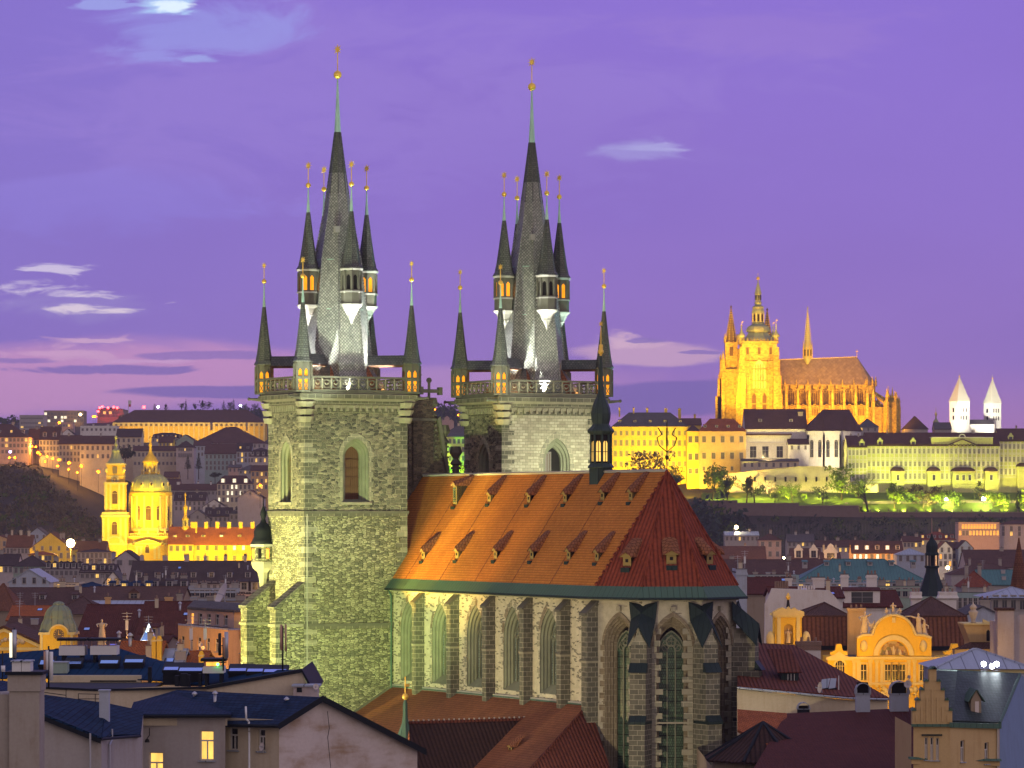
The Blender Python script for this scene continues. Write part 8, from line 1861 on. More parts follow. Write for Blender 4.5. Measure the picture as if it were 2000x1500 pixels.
mb.sphere((tx, ty, z(544)), 1.0, 'gold', 10, 6); mb.tube((tx, ty, z(545)), (tx, ty, z(534)), .12, 'gold', 5)
for (px, dy, top) in ((1446, -8, 641), (1513, -8, 637), (1448, 6, 645), (1511, 6, 640)):
    cx, cy = x(px), ty+dy; mb.lathe([(1.3, z(668)), (1.3, z(661)), (2.0, z(659)), (2.0, z(656)), (1.0, z(652)), (.4, z(646)), (.25, z(top)), (.45, z(top-2)), (.05, z(top-4))], 8, (cx, cy, 0), 'green_copper', 0, True); mb.tube((cx, cy, z(top-4)), (cx, cy, z(top-11)), .08, 'gold', 4); mb.box(cx, cx+.9, cy-.04, cy+.04, z(top-11), z(top-9), 'gold')
mb.build('tower_helm', t)
for px, py_t, yy in ((1430, 594, 10), (1505, 596, 26)):
    mb = MB(); cx = x(px); ww = 12*kc
    mb.box(cx-ww*1.5, cx+ww*1.5, yy-ww*1.5, yy+ww*1.5, 0, z(720), CS); mb.box(cx-ww, cx+ww, yy-ww, yy+ww, z(720), z(667), CS)
    for s in (-1, 1):
        for j, (zt_, o) in enumerate(((770, 3.6), (735, 2.4), (700, 1.2))): mb.box(cx+s*(ww*1.4)-1, cx+s*(ww*1.4)+1, yy-ww*1.5-o, yy-ww*1.4, 0, z(zt_), CS); pinn(mb, cx+s*ww*1.4, yy-ww*1.5-o/2, z(zt_), z(zt_-16), .8); mb.box(cx+s*ww*1.5-o, cx+s*ww*1.5+o, yy-1.2, yy+1.2, 0, z(zt_+3), CS); pinn(mb, cx+s*(ww*1.5+o*.6), yy, z(zt_+3), z(zt_-10), .7)
        pinn(mb, cx+s*ww, yy-ww, z(668), z(650), .6); pinn(mb, cx+s*ww, yy+ww, z(668), z(650), .6)
    mb.box(cx-1.0, cx+1.0, yy-ww-.1, yy-ww+.1, z(694), z(676), 'cath_dark')
    mb.lathe([(ww*.95, z(667)), (.25, z(py_t+6)), (.7, z(py_t+4)), (.1, z(py_t))], 8, (cx, yy, 0), 'cath_dark', R(22.5))
    for k in range(8):
        a = R(22.5+45*k)
        for j in range(14): f = j/14; r_ = ww*.98*(1-f); zz = z(667)+(z(py_t+6)-z(667))*f; mb.box(cx+r_*math.cos(a)-.3, cx+r_*math.cos(a)+.3, yy+r_*math.sin(a)-.3, yy+r_*math.sin(a)+.3, zz, zz+.7, CS)
    mb.build('west_spire', t)
mb = MB(); gx0, gx1 = x(1478), x(1505); mb.prism([(gx1, 0, 0), (gx1, 14, 0), (gx1, 14, z(735)), (gx1, 7, z(700)), (gx1, 0, z(735))], (-3, 0, 0), CS)
mb.box(gx0, gx1+1, -.5, 1.5, 0, z(752), CS); pts = arch_pts((gx0+gx1)/2+1, 3.0, z(726), 'pointed', 6); mb.prism([((gx0+gx1)/2-2, -.6, z(752)), ((gx0+gx1)/2+4, -.6, z(752))]+[(a, -.6, b) for a, b in reversed(pts)], (0, .05, 0), 'cath_dark')
mb.build('transept', t)
mb = MB(); fx = x(1580); mb.lathe([(.6, z(710)), (2.2, z(700)), (2.4, z(697)), (2.4, z(680)), (2.7, z(678)), (1.9, z(668)), (1.75, z(660)), (.2, z(603)), (.5, z(601)), (.05, z(596))], 8, (fx, ym-4, 0), 'green_copper', R(22.5))
for k in range(8):
    a = R(22.5+45*k); b_ = R(45*k); pinn(mb, fx+2.6*math.cos(a), ym-4+2.6*math.sin(a), z(698), z(664), .35); mb.box(fx+2.25*math.cos(b_)-.35, fx+2.25*math.cos(b_)+.35, ym-4+2.25*math.sin(b_)-.35, ym-4+2.25*math.sin(b_)+.35, z(694), z(682), 'void')
    for j in range(16): f = j/16; r_ = 1.85*(1-f)+.15; zz = z(662)+(z(603)-z(662))*f; mb.box(fx+r_*math.cos(a)-.14, fx+r_*math.cos(a)+.14, ym-4+r_*math.sin(a)-.14, ym-4+r_*math.sin(a)+.14, zz, zz+.4, 'trim')
mb.build('fleche', t)
CY = (1.0, .49, .02); CO = (1.0, .43, .02)
def fl(px, py, D, tx_, ty_, tD, col, pw, an=90): spot((wx(px, D), D, wz(py, D)), (wx(tx_, tD), tD, wz(ty_, tD)), col, pw, an, .7, .6)
fl(1395, 815, 1915, 1450, 740, 1955, CY, 230000, 70); fl(1495, 812, 1905, 1480, 710, 1952, CY, 120000, 60); fl(1392, 826, 1930, 1425, 700, 1975, CY, 230000, 60); fl(1440, 815, 1905, 1450, 770, 1955, CY, 60000, 80); fl(1478, 722, 1908, 1478, 610, 1963, (1.0, .66, .12), 150000, 60)
fl(1455, 815, 1908, 1425, 640, 1975, (1.0, .5, .08), 90000, 40); fl(1560, 806, 1916, 1560, 765, 1962, CO, 150000, 120); fl(1620, 806, 1916, 1630, 765, 1962, CO, 170000, 110); fl(1690, 818, 1916, 1690, 770, 1965, CO, 170000, 110); fl(1745, 835, 1925, 1740, 785, 1975, CO, 40000, 80)
fl(1600, 780, 1920, 1582, 650, 1968, (1.0, .74, .22), 60000, 50); fl(1640, 800, 1905, 1650, 722, 1972, (1.0, .62, .2), 50000, 60)
CH = 'castle buildings along the terrace'
house('long canary yellow palace wing with grey mansard roof behind the onion turret', 1196, 1344, 1872, 833, 806, 'hip', 18, 'pl_yellow', 'rf_grey', rows=((846, 13, 2.2, 1.3), (865, 13, 2.8, 1.4), (886, 13, 2.8, 1.4), (906, 13, 2.4, 1.4)), chim=5, chm='pl_yellow', chh=2.6, cat='palace', name='castle_palace', group=CH, lit=0, pane='glass_pale', dorm=((5, .3, 1.4, 1.0, 'shed'),))
house('low yellow palace wing with brown roof joining the brick coloured wing', 1296, 1370, 1880, 830, 818, 'side', 16, 'pl_yellow', 'rf_brown', rows=((846, 4, 2.2, 1.3),), chim=3, chm='pl_yellow', chh=2.4, cat='palace', name='castle_palace', group=CH, lit=0, pane='glass_pale')
house('tall ochre palace corner block with orange red roof and cross windows', 1366, 1457, 1858, 842, 818, 'hip', 20, 'pl_ochre', 'rf_orange', rows=((858, 5, 3.2, 1.9), (890, 5, 3.2, 1.9), (915, 5, 2.0, 1.3)), cat='palace', name='castle_palace', group=CH, lit=0, dorm=((4, .3, 1.6, 1.2, 'shed'),), hipx=.6)
house('narrow ochre side face of the corner block with two cross windows', 1342, 1367, 1860, 842, 830, 'hip', 16, 'pl_gold_plaster', 'rf_brown', rows=((858, 2, 3.2, 1.9), (892, 2, 3.2, 1.9), (920, 2, 2.6, 1.7)), cat='palace', name='castle_palace', group=CH, lit=0)
t = house('cream great hall with tall grid windows under a huge dark roof', 1456, 1576, 1868, 837, 800, 'side', 26, 'pl_white', 'rf_brown', chim=0, cat='palace', name='castle_hall', group=CH, lit=0, dorm=((2, .35, 1.8, 1.4, 'shed'),))
kk = 1868/FPX
for px in (1471, 1495, 1523):
    inst('window', window_data(3.4, 6.0, 'glass', 'cross', 'trim_white'), t, ((px-1456)*kk, 0, wz(894, 1868)-t['_zb']))
mb = MB(); mb.box(0, 90*kk, -1.6, -.02, wz(850, 1868)-t['_zb'], wz(847, 1868)-t['_zb'], 'rf_brown')
for k in range(22): mb.box(k*1.1, k*1.1+.55, -.5, -.03, wz(856, 1868)-t['_zb'], wz(851, 1868)-t['_zb'], 'trim_white')
mb.box(0, 90*kk, -.7, -.02, wz(867, 1868)-t['_zb'], wz(865, 1868)-t['_zb'], 'trim_white'); mb.build('gallery', t)
mb = MB(); mb.box(-1.2, 1.2, -.8, .8, -9, 0, 'pl_cream'); mb.box(-1.4, 1.4, -1, 1, -.4, 0, 'trim'); mb.build('chimney', t, ((1566-1456)*kk, 9, wz(804, 1872)-t['_zb']))
house('cream stair block with small lean-to roofs between hall and chapel', 1540, 1580, 1856, 868, 858, 'side', 12, 'pl_white', 'rf_brown', rows=((874, 3, 2.0, 1.0),), cat='house', group=CH, lit=0)
house('low cream forebuilding with arched gate under the great hall', 1448, 1560, 1846, 901, 897, 'side', 9, 'pl_cream', 'rf_grey', rows=((908, 8, 2.0, 1.1),), group=CH, lit=0)
t = thing('castle_chapel', 'white gothic chapel with polygonal apse and brown hipped roof on the terrace', 'chapel', (wx(1625, 1862), 1862, terr(wx(1625, 1862), 1862)-3)); zc = terr(wx(1625, 1862), 1862)-3; zq = lambda py: wz(py, 1862)-zc
mb = MB(); pts = [((px-1625)*kk, y_) for px, y_ in ((1572, 14), (1578, 0), (1608, -3.5), (1640, -3.5), (1670, 2), (1686, 12), (1686, 22), (1572, 22))]
drop(mb, [Vector((a, b, zq(842))) for a, b in pts+pts[:1]], 0, 'pl_white')
for (a, b), (c_, d_) in zip(pts[:-3], pts[1:-2]):
    for f in ((.0, 1.0)): mb.box(a+(c_-a)*f-.45, a+(c_-a)*f+.45, b+(d_-b)*f-1.4, b+(d_-b)*f+.2, 0, zq(850), 'pl_cream')
mb.build('wall', t)
for (a, b), (c_, d_) in zip(pts[1:5], pts[2:6]):
    dvec = Vector((c_-a, d_-b, 0)); L = dvec.length; ang = math.atan2(dvec.y, dvec.x)
    n = 2 if L > 7.5 else 1
    for j in range(n): f = (j+.5)/n; inst('window', window_data(1.7, 8.0, 'glass', 'arch', 'pl_cream'), t, (a+(c_-a)*f, b+(d_-b)*f, zq(893)), ang)
mb = MB(); ev = [(a*1.04, b-.8 if b < 15 else b+.5, zq(841)) for a, b in pts]; p1, p2 = ((1610-1625)*kk, 9, zq(799)), ((1662-1625)*kk, 9, zq(799))
for q in ((ev[0], ev[1], p1), (ev[1], ev[2], p1), (ev[2], ev[3], p2, p1), (ev[3], ev[4], p2), (ev[4], ev[5], p2), (ev[5], ev[6], p2), (ev[6], ev[7], p1, p2), (ev[7], ev[0], p1)): mb.poly(q, 'rf_brown')
for q in (ev[1], ev[2]): mb.tube(q, p1, .2, 'rf_brown', 5)
mb.build('roof', t)
house('grey slate roofed house between chapel and cathedral apse', 1676, 1716, 1885, 834, 818, 'hip', 12, 'pl_grey', 'rf_grey', rows=((838, 3, 2.0, 1.0),), group=CH)
def pal(label, pa, pb, ea, ra, ncol, D, rot, first):
    t = house(label, pa, pb, D, ea, ra, 'side', 17, 'pl_palace', 'rf_brown', rot, rows=((ea+11, ncol, 2.6, 1.25), (ea+36, ncol, 2.6, 1.3), (ea+60, ncol, 3.0, 1.3)), chim=2, cat='palace', name='institute_palace', group=CH, lit=0, pane='glass_pale', litm='lit_white', trim='trim_white')
    w, ze = t['_w'], t['_ze']; mb = MB()
    for k in range(ncol+1): xx = w*k/ncol; mb.box(xx-.22, xx+.22, -.25, -.01, ze-18, ze-.5, 'trim_white')
    for zz in (6.2, 12.6, 18.6): mb.box(-.1, w+.1, -.35, -.01, ze-zz-.35, ze-zz, 'trim_white')
    for k in range(ncol): xx = w*(k+.5)/ncol; mb.ring((xx, -.3, ze-7.9), (1, 0, 0), (0, 0, 1), .9, .3, 'trim_white', 6, R(20), R(160))
    for k in range(int(w/1.9)): mb.ring((k*1.9+1, -.6, ze-.1), (1, 0, 0), (0, 0, 1), .8, .4, 'rf_brown', 6, 0, math.pi)
    mb.build('facade_order', t)
    mb = MB(); mb.prism([(-.2, -.05, ze-20), (-.2, -3.4, 0), (-.2, .2, 0), (-.2, .2, ze-20)], (w+.4, 0, 0), 'pl_palace'); mb.build('battered_base', t)
    return t
t = pal('left end block of the long green and cream institute palace', 1656, 1693, 873, 852, 5, 1842, 2, True); inst('dormer', dormer_data(2.6, 2.2, 3, 'pl_palace', 'rf_brown', 'glass', 'baroque'), t, (t['_w']*.75, .2, t['_ze']))
t = pal('middle block of the institute palace with a broad pediment and round oriels', 1693, 1952, 870, 846, 29, 1846, 3, True); w, ze = t['_w'], t['_ze']
mb = MB(); gx = w*.72; mb.prism([(gx-7.5, -.5, ze), (gx+7.5, -.5, ze), (gx, -.5, ze+3.0)], (0, 3, 0), 'pl_palace'); mb.box(gx-16, gx+16, .6, 5, ze, ze+4.2, 'pl_palace'); mb.box(gx-16.2, gx+16.2, .4, 5, ze+4.0, ze+4.4, 'trim_white'); mb.ring((gx, .4, ze+4.2), (1, 0, 0), (0, 0, 1), 1.6, .5, 'trim_white', 10, 0, math.pi)
for s in (-1, 1): mb.prism([(gx, -.8, ze+3.0), (gx+s*7.9, -.8, ze-.1), (gx+s*7.9, -.8, ze+.4), (gx, -.8, ze+3.6)], (0, 3.4, 0), 'rf_brown')
mb.build('pediment', t)
for f in (.10, .35): inst('dormer', dormer_data(2.6, 2.2, 3, 'pl_palace', 'rf_brown', 'glass', 'baroque'), t, (w*f, .2, ze))
for px in (1752, 1822, 1880, 1934):
    xx = (px-1693)/(1952-1693)*w; ww = 3.3 if px != 1880 else 5.8; mb = MB()
    mb.box(xx-ww, xx+ww, -3.0, 0, 0, ze-13.6, 'pl_palace'); mb.box(xx-ww-.3, xx+ww+.3, -3.3, 0, ze-13.8, ze-13.2, 'trim'); mb.lathe([(ww*1.15, 0), (ww*1.05, 1.0), (ww*.7, 1.9), (ww*.4, 2.1)], 10, (xx, -1.2, ze-13.3), 'rf_brown', 0, False, 1, .6); mb.prism([(xx-ww, -3.0, ze-20), (xx-ww, -5.2, 0), (xx-ww, -2.9, 0)], (2*ww, 0, 0), 'pl_palace'); mb.build('oriel', t)
    for s in ((0,) if ww < 4 else (-.55, .0, .55)): inst('window', window_data(1.4, 2.8, 'glass', 'cross', 'trim_white'), t, (xx+s*ww, -3.0, ze-18))
t = pal('right end block of the institute palace running out of the frame', 1952, 2075, 861, 838, 15, 1858, 3, True); inst('dormer', dormer_data(2.6, 2.2, 3, 'pl_palace', 'rf_brown', 'glass', 'baroque'), t, (t['_w']*.18, .2, t['_ze'])); mb = MB(); mb.box(t['_w']*.36-3, t['_w']*.36+3, -3, 0, 0, t['_ze']-13.4, 'pl_palace'); mb.lathe([(3.6, 0), (3.2, 1), (1.5, 2)], 10, (t['_w']*.36, -1.3, t['_ze']-13.4), 'rf_brown', 0, False, 1, .6); mb.build('oriel', t)
for px in (1668, 1715, 1765, 1815, 1860, 1925, 1965, 2015): spot((wx(px, 1801), 1801, wz(999, 1801)), (wx(px, 1846), 1846, wz(893, 1846)), ((.92, .95, .2) if px < 1920 else (1.0, .86, .16)), 150000, 75, 1.0, .5)
for px in (1215, 1260, 1305, 1345): fl(px, 968, 1834, px, 880, 1872, (1.0, .66, .03), 85000, 110)
fl(1385, 978, 1815, 1400, 870, 1860, (1.0, .58, .06), 130000, 80); fl(1440, 972, 1812, 1430, 870, 1860, (1.0, .50, .06), 80000, 70); fl(1500, 893, 1844, 1500, 866, 1868, (1.0, .76, .3), 22000, 120); fl(1618, 902, 1841, 1622, 868, 1860, (1.0, .82, .46), 30000, 110); fl(1480, 965, 1808, 1500, 925, 1836, (1.0, .85, .25), 34000, 110); fl(1600, 965, 1808, 1610, 930, 1834, (1.0, .85, .25), 34000, 110)
t = thing('basilica', 'pale floodlit romanesque basilica with two white spired towers', 'church', (wx(1900, 1985), 1985, terr(wx(1900, 1985), 1985)-3)); zc = terr(wx(1900, 1985), 1985)-3; zq = lambda py: wz(py, 1985)-zc; kq = 1985/FPX
for px, yt, yy, wv, top in ((1874, 784, 0, 19, 736), (1945, 786, 14, 16.5, 738)):
    mb = MB(); cx = (px-1900)*kq; ww = wv*kq*.74
    M = Matrix.Translation((cx, yy, 0)) @ Matrix.Rotation(R(28), 4, 'Z'); mb.M = M; mb.box(-ww, ww, -ww, ww, 0, zq(yt), 'pl_stonewhite'); mb.box(-ww-.3, ww+.3, -ww-.3, ww+.3, zq(yt+1), zq(yt), 'trim_white')
    for zz in (805, 820):
        for s in (-.45, .0, .45): mb.box(s*ww-.35, s*ww+.35, -ww-.05, -ww+.1, zq(zz), zq(zz-8), 'void')
        mb.box(-ww-.05, -ww+.1, -.8, .8, zq(zz), zq(zz-8), 'void')
    mb.lathe([(ww*1.5, zq(yt)), (ww*1.05, zq(yt-14)), (.15, zq(top))], 4, (0, 0, 0), 'spire_pale', R(45)); mb.M = None
    for s in (-1, 1):
        for s2 in (-1, 1): q = M @ Vector((s*ww*.95, s2*ww*.95, zq(yt))); mb.lathe([(.35, 0), (.05, 2.6)], 5, tuple(q), 'spire_pale')
    mb.sphere((cx, yy, zq(top-1)), .45, 'gold', 6, 5); mb.tube((cx, yy, zq(top)), (cx, yy, zq(top-8)), .1, 'steel', 5); mb.build('tower', t)
mb = MB(); mb.box(-3, 12, 0, 12, 0, zq(829), 'pl_stonewhite'); mb.prism([(-3, -.2, zq(829)), (-3, 12, zq(829)), (-3, 6, zq(819))], (15, 0, 0), 'rf_grey'); mb.build('nave', t)
fl(1860, 850, 1960, 1874, 790, 1985, (1.0, .97, .8), 85000, 70); fl(1935, 848, 1962, 1945, 790, 1998, (1.0, .97, .8), 75000, 70); fl(1890, 835, 1966, 1874, 765, 1985, (1, .97, .8), 45000, 50); fl(1925, 835, 1966, 1945, 765, 1998, (1, .97, .8), 45000, 50)
house('dark pyramid roof on the skyline between cathedral and basilica', 1766, 1812, 1940, 838, 813, 'hip', 14, 'pl_grey', 'rf_dark', group=CH, hipx=1.0)
house('grey roof on the skyline left of the white basilica towers', 1826, 1858, 1950, 838, 826, 'side', 12, 'pl_grey', 'rf_grey', group=CH)
t = thing('onion_turret', 'tiny green lit onion turret on the skyline left of the basilica', 'turret', (wx(1828, 1960), 1960, wz(834, 1960))); mb = MB(); mb.lathe([(1.3, -4), (1.3, 1.5), (1.7, 1.8), (1.5, 3.2), (.5, 4.4), (.4, 6.0), (.8, 6.8), (.15, 8.4), (.05, 11)], 8, (0, 0, 0), 'green_copper'); mb.build('helm', t); mb = MB(); mb.box(-2, 2, -2, 2, -20, -3.9, 'pl_grey'); mb.build('base', t)
for k, (px, h_) in enumerate(((1465, 8), (1475, 10), (1487, 7))): pass
house('pale palace glowing green and yellow between the two church towers', 866, 926, 1800, 853, 846, 'side', 16, 'pl_palace', 'rf_grey', rows=((862, 7, 2.2, 1.2), (878, 7, 2.4, 1.2), (895, 7, 2.4, 1.2)), cat='palace', name='green_lit_palace', lit=0)
fl(868, 940, 1775, 872, 885, 1800, (.05, 1.0, .16), 45000, 80); fl(905, 940, 1775, 905, 880, 1800, (.75, 1.0, .08), 60000, 80)
house('dark roof house above the green lit palace', 870, 926, 1850, 846, 832, 'hip', 12, 'pl_grey', 'rf_grey', chim=1, chm='pl_cream')
house('small pink gabled villa on the dark slope between the towers', 860, 886, 2300, 822, 812, 'front', 12, 'pl_pink', 'rf_brown', rows=((818, 2, 1.4, 1.0),))
house('dark grey house left of the pink villa on the slope', 836, 862, 2280, 826, 818, 'side', 12, 'pl_mauve', 'rf_grey', rows=((830, 3, 1.6, 1.0),))
t = thing('terrace_wall', 'cream lower terrace wall with slit windows below the chapel', 'wall', (0, 0, 0)); mb = MB(); pts = [P(1412, 927, 1836), P(1560, 912, 1836), P(1600, 912, 1834), P(1660, 918, 1832)]
drop(mb, pts, 44, 'pl_sand'); drop(mb, [pts[0]+Vector((0, 12, 0)), pts[0]], 44, 'pl_sand')
for a, b in zip(pts[:-1], pts[1:]): mb.prism([a+Vector((0, -.15, 0)), b+Vector((0, -.15, 0)), b+Vector((0, 5, 0)), a+Vector((0, 5, 0))], (0, 0, .3), 'trim')
for k in range(9): q = P(1475+20*k, 936, 1831.5); mb.box(q.x-.3, q.x+.3, 1831.3, 1836.2, q.z-1.2, q.z+1.2, 'void')
mb.build('masonry', t)
t = thing('terrace_wall', 'low cream garden wall at the foot of the institute palace', 'wall', (0, 0, 0)); mb = MB(); pts = [P(1640, 950, 1830), P(1715, 946, 1830), P(1715, 964, 1830), P(1850, 968, 1830), P(1990, 972, 1834), P(2050, 972, 1836)]
drop(mb, pts, 44, 'pl_cream')
for a, b in zip(pts[:-1], pts[1:]):
    if abs(a.x-b.x) > 1: mb.prism([a, b, b+Vector((0, .7, 0)), a+Vector((0, .7, 0))], (0, 0, .25), 'trim')
mb.build('masonry', t)
t = thing('castle_wall', 'long dark retaining wall under the lit castle gardens', 'wall', (0, 0, 0)); mb = MB(); pts = [P(1360, 978, 1797), P(1440, 980, 1797), P(1440, 983, 1797), P(1560, 985, 1797), P(1560, 988, 1797), P(1678, 988, 1797), P(1678, 1001, 1797), P(2070, 1001, 1797)]
for a, b in zip(pts[:-1], pts[1:]):
    if abs(a.x-b.x) > .5: mb.box(a.x, b.x, 1797, 1798, 34, a.z, 'wall_dark'); mb.box(a.x, b.x, 1796.8, 1798.2, a.z, a.z+.25, 'trim' if False else 'pl_umber')
mb.build('masonry', t); mb = MB()
for k in range(20): q = P(1700+18*k, 1001, 1797.5); mb.lathe([(.25, 0), (.2, .8), (.4, 1.2), (.05, 1.8)], 6, tuple(q), 'pl_umber')
mb.build('wall_vases', t)
mb = MB();
for k in range(46):
    px = 1370+15*k;
    a, b = P(px, 984 if px < 1680 else 999, 1799), P(px+15, 984 if px+15 < 1681 else 999, 1799); q, r_ = P(px, 962, 1829), P(px+15, 962, 1829)
    a.z = b.z = wz(989 if px < 1675 else 1001.5, 1799); q.z = r_.z = wz(962, 1830)
    mb.poly([a, b, r_, q], 'grass', True)
tag(mb.build('garden_lawn'), kind='structure')
mb = MB()
pts = [(1650, 996, 1803), (1720, 990, 1812), (1800, 991, 1812), (1880, 992, 1813), (2050, 992, 1813)]
for (a, b_, c_), (d, e, f_) in zip(pts[:-1], pts[1:]):
    za, zd = wz(989 if a < 1675 else 1001.5, 1799), wz(989 if d < 1675 else 1001.5, 1799); g_ = lambda px, D, z0: Vector((wx(px, D), D, z0+(wz(962, 1830)-z0)*(D-1799)/30+.12))
    mb.poly([g_(a, c_, za), g_(d, f_, zd), g_(d, f_+4, zd), g_(a, c_+4, za)], 'grass_path')
tag(mb.build('garden_path'), kind='structure')
for px in (1400, 1450, 1500, 1550, 1610, 1665, 1720, 1775, 1830, 1885, 1940, 1995): fl(px, 950, 1812, px+4, 990, 1809, (1.0, .94, .2), 6500, 150)
for px in (1395, 1440, 1490, 1535, 1585, 1635, 1690, 1745, 1800, 1855, 1905, 1955, 2000): fl(px, 982 if px < 1675 else 997, 1800.5, px+6, 945, 1814, (1.0, .96, .12), 24000, 100)
def leafy(mb, c, rx, rz, n, s, m, rnd):
    """n leaf-sized faces scattered through an ellipsoid shell"""
    for _ in range(n):
        while True:
            p = Vector((rnd.uniform(-1, 1), rnd.uniform(-1, 1), rnd.uniform(-1, 1)))
            if .25 < p.length < 1: break
        q = Vector((c[0]+p.x*rx, c[1]+p.y*rx, c[2]+p.z*rz)); a = Vector((rnd.uniform(-1, 1), rnd.uniform(-1, 1), rnd.uniform(-.7, .7))).normalized(); b = a.orthogonal().normalized(); b = (Matrix.Rotation(rnd.uniform(0, 6.28), 3, a) @ b)
        k = s*rnd.uniform(.5, 1.3); d = a.cross(b)
        mb.poly([q-b*k, q-d*k*.45, q+b*k, q+d*k*.45], m)
_tn = [0]
def tree(label, px, D, pb, pt, wpx, m='leaf_mid', kind='round', dens=1.0, group='trees in the castle gardens', name='tree'):
    _tn[0] += 1; rnd = random.Random(100+_tn[0]); k = D/FPX; h = (pb-pt)*k; w = wpx*k/2
    base = P(px, pb, D); gz = terr(base.x, D); t = thing(name, label, 'tree', base, 0, group)
    b = MB(); r = max(.18, h*.022); top = Vector((rnd.uniform(-.1, .1)*h, rnd.uniform(-.1, .1)*h, h*.55)); b.tube((0, 0, -6), (0, 0, 0), r*1.3, 'bark', 7, r*1.15); b.tube((0, 0, 0), top*.5, r*1.15, 'bark', 7, r*.8); b.tube(top*.5, top, r*.8, 'bark', 6, r*.45)
    tips = []
    nb = 9 if kind != 'bare' else 15
    for j in range(nb):
        f = rnd.uniform(.3, 1.0); p = top*f; a = rnd.uniform(0, 6.28); L = w*rnd.uniform(.6, 1.05); q = p+Vector((L*math.cos(a), L*math.sin(a), h*rnd.uniform(.1, .38))); q.z = min(q.z, h*.97)
        mid = p.lerp(q, .5)+Vector((0, 0, -h*.02)); b.tube(p, mid, r*.42, 'bark', 5, r*.28); b.tube(mid, q, r*.28, 'bark', 5, r*.1); tips += [mid, q]
        if kind in ('bare', 'sparse'):
            for _ in range(6):
                e = q+Vector((rnd.uniform(-1, 1)*w*.4, rnd.uniform(-1, 1)*w*.4, rnd.uniform(-.05, .14)*h)); s_ = mid.lerp(q, rnd.uniform(.2, 1)); b.tube(s_, e, r*.14, 'bark', 4, r*.05); tips.append(e)
    b.build('trunk', t)
    if kind == 'bare': return t
    b = MB(); ls = max(.34, h*.046)
    if kind == 'cone':
        for j in range(14): f = j/14; leafy(b, (0, 0, h*(.06+.9*f)), w*(1-f)*rnd.uniform(.85, 1.1)+.2, h*.07, int(46*dens*(1.1-f)), ls*.8, m, rnd)
    elif kind == 'column':
        for j in range(12): f = j/12; leafy(b, (rnd.uniform(-.1, .1)*w, 0, h*(.05+.9*f)), w*math.sin(math.pi*(.15+.8*f))*rnd.uniform(.8, 1.1)+.1, h*.08, int(34*dens), ls*.8, m, rnd)
    elif kind == 'sparse':
        for p in tips: leafy(b, p, w*.2, h*.06, int(17*dens), ls*.8, m, rnd)
    elif kind == 'weep':
        for j in range(26): a = rnd.uniform(0, 6.28); f = rnd.uniform(.1, 1)**.5; leafy(b, (w*.85*f*math.cos(a), w*.85*f*math.sin(a), h*(.95-.85*f*rnd.uniform(.2, 1))*.95), w*.22, h*.16, int(34*dens), ls*.8, m, rnd)
    else:
        for p in tips: leafy(b, p, w*.34*rnd.uniform(.7, 1.2), h*.12*rnd.uniform(.7, 1.2), int(26*dens), ls, m, rnd)
        for _ in range(8): leafy(b, (rnd.uniform(-.5, .5)*w, rnd.uniform(-.5, .5)*w, h*rnd.uniform(.45, .85)), w*.38, h*.13, int(30*dens), ls, m, rnd)
    b.build('crown', t); return t
G = [('tall spreading tree in front of the yellow palace by the onion turret', 1268, 1822, 962, 876, 100, 'leaf_brown', 'round'), ('dark dense tree right of the onion turret below the yellow palace', 1325, 1816, 966, 905, 50, 'leaf_mid', 'round'),
     ('dark tree with ragged crown before the ochre corner block', 1392, 1815, 972, 896, 46, 'leaf_mid', 'round'), ('dark young tree left of the bare garden trees', 1420, 1806, 978, 924, 34, 'leaf_dark', 'round'),
     ('pale lit shrubby tree under the ochre block', 1408, 1824, 972, 932, 44, 'leaf_light', 'round'), ('bare branching tree leaning right against the lit wall', 1458, 1804, 984, 912, 60, 'leaf_mid', 'bare'), ('dark ivy clad tree beside the leaning bare tree', 1474, 1805, 984, 924, 30, 'leaf_dark', 'sparse'),
     ('pinkish blossoming tree by the terrace wall', 1504, 1818, 976, 936, 44, 'leaf_blossom', 'round'), ('big weeping tree lit bright green below the terrace', 1548, 1808, 984, 938, 62, 'leaf_light', 'weep'), ('dark round bush left of the weeping tree', 1512, 1806, 984, 956, 32, 'leaf_dark', 'round'),
     ('dark green round tree right of the weeping tree', 1606, 1806, 984, 946, 46, 'leaf_dark', 'round'), ('large airy bright green tree before the left end of the institute palace', 1644, 1812, 976, 903, 66, 'leaf_light', 'round'), ('tall bare dark tree standing on the wall edge by the institute palace', 1695, 1800, 1000, 910, 50, 'leaf_mid', 'bare'),
     ('thin leafy tree on the lawn before the first oriel', 1748, 1806, 999, 936, 40, 'leaf_light', 'round'), ('wide bare topped tree on the lawn before the second oriel', 1802, 1806, 998, 942, 56, 'leaf_brown', 'sparse'), ('bright lit leafy tree beside the left garden lamp', 1838, 1808, 996, 952, 40, 'leaf_light', 'round'),
     ('mid green leaning tree right of the left garden lamp', 1864, 1808, 996, 952, 44, 'leaf_mid', 'round'), ('tall dark pointed tree climbing the institute wall', 1912, 1818, 990, 936, 26, 'leaf_dark', 'column'), ('low leafy tree right of the second garden lamp', 1938, 1808, 996, 955, 38, 'leaf_light', 'round'),
     ('small bushy tree before the right palace block', 1962, 1808, 997, 960, 34, 'leaf_mid', 'round'), ('dark narrow cypress at the right edge on the wall', 1990, 1802, 1004, 955, 18, 'leaf_dark', 'column'), ('round lit shrub tree between the blossoming and weeping trees', 1530, 1815, 982, 944, 40, 'leaf_light', 'round'), ('broad yellow green tree left of the tall bare wall tree', 1678, 1816, 980, 930, 44, 'leaf_light', 'round'), ('full green tree between the two round oriels', 1782, 1814, 992, 944, 44, 'leaf_mid', 'round'), ('light feathery tree at the right edge of the garden', 2004, 1810, 996, 948, 30, 'leaf_light', 'sparse')]
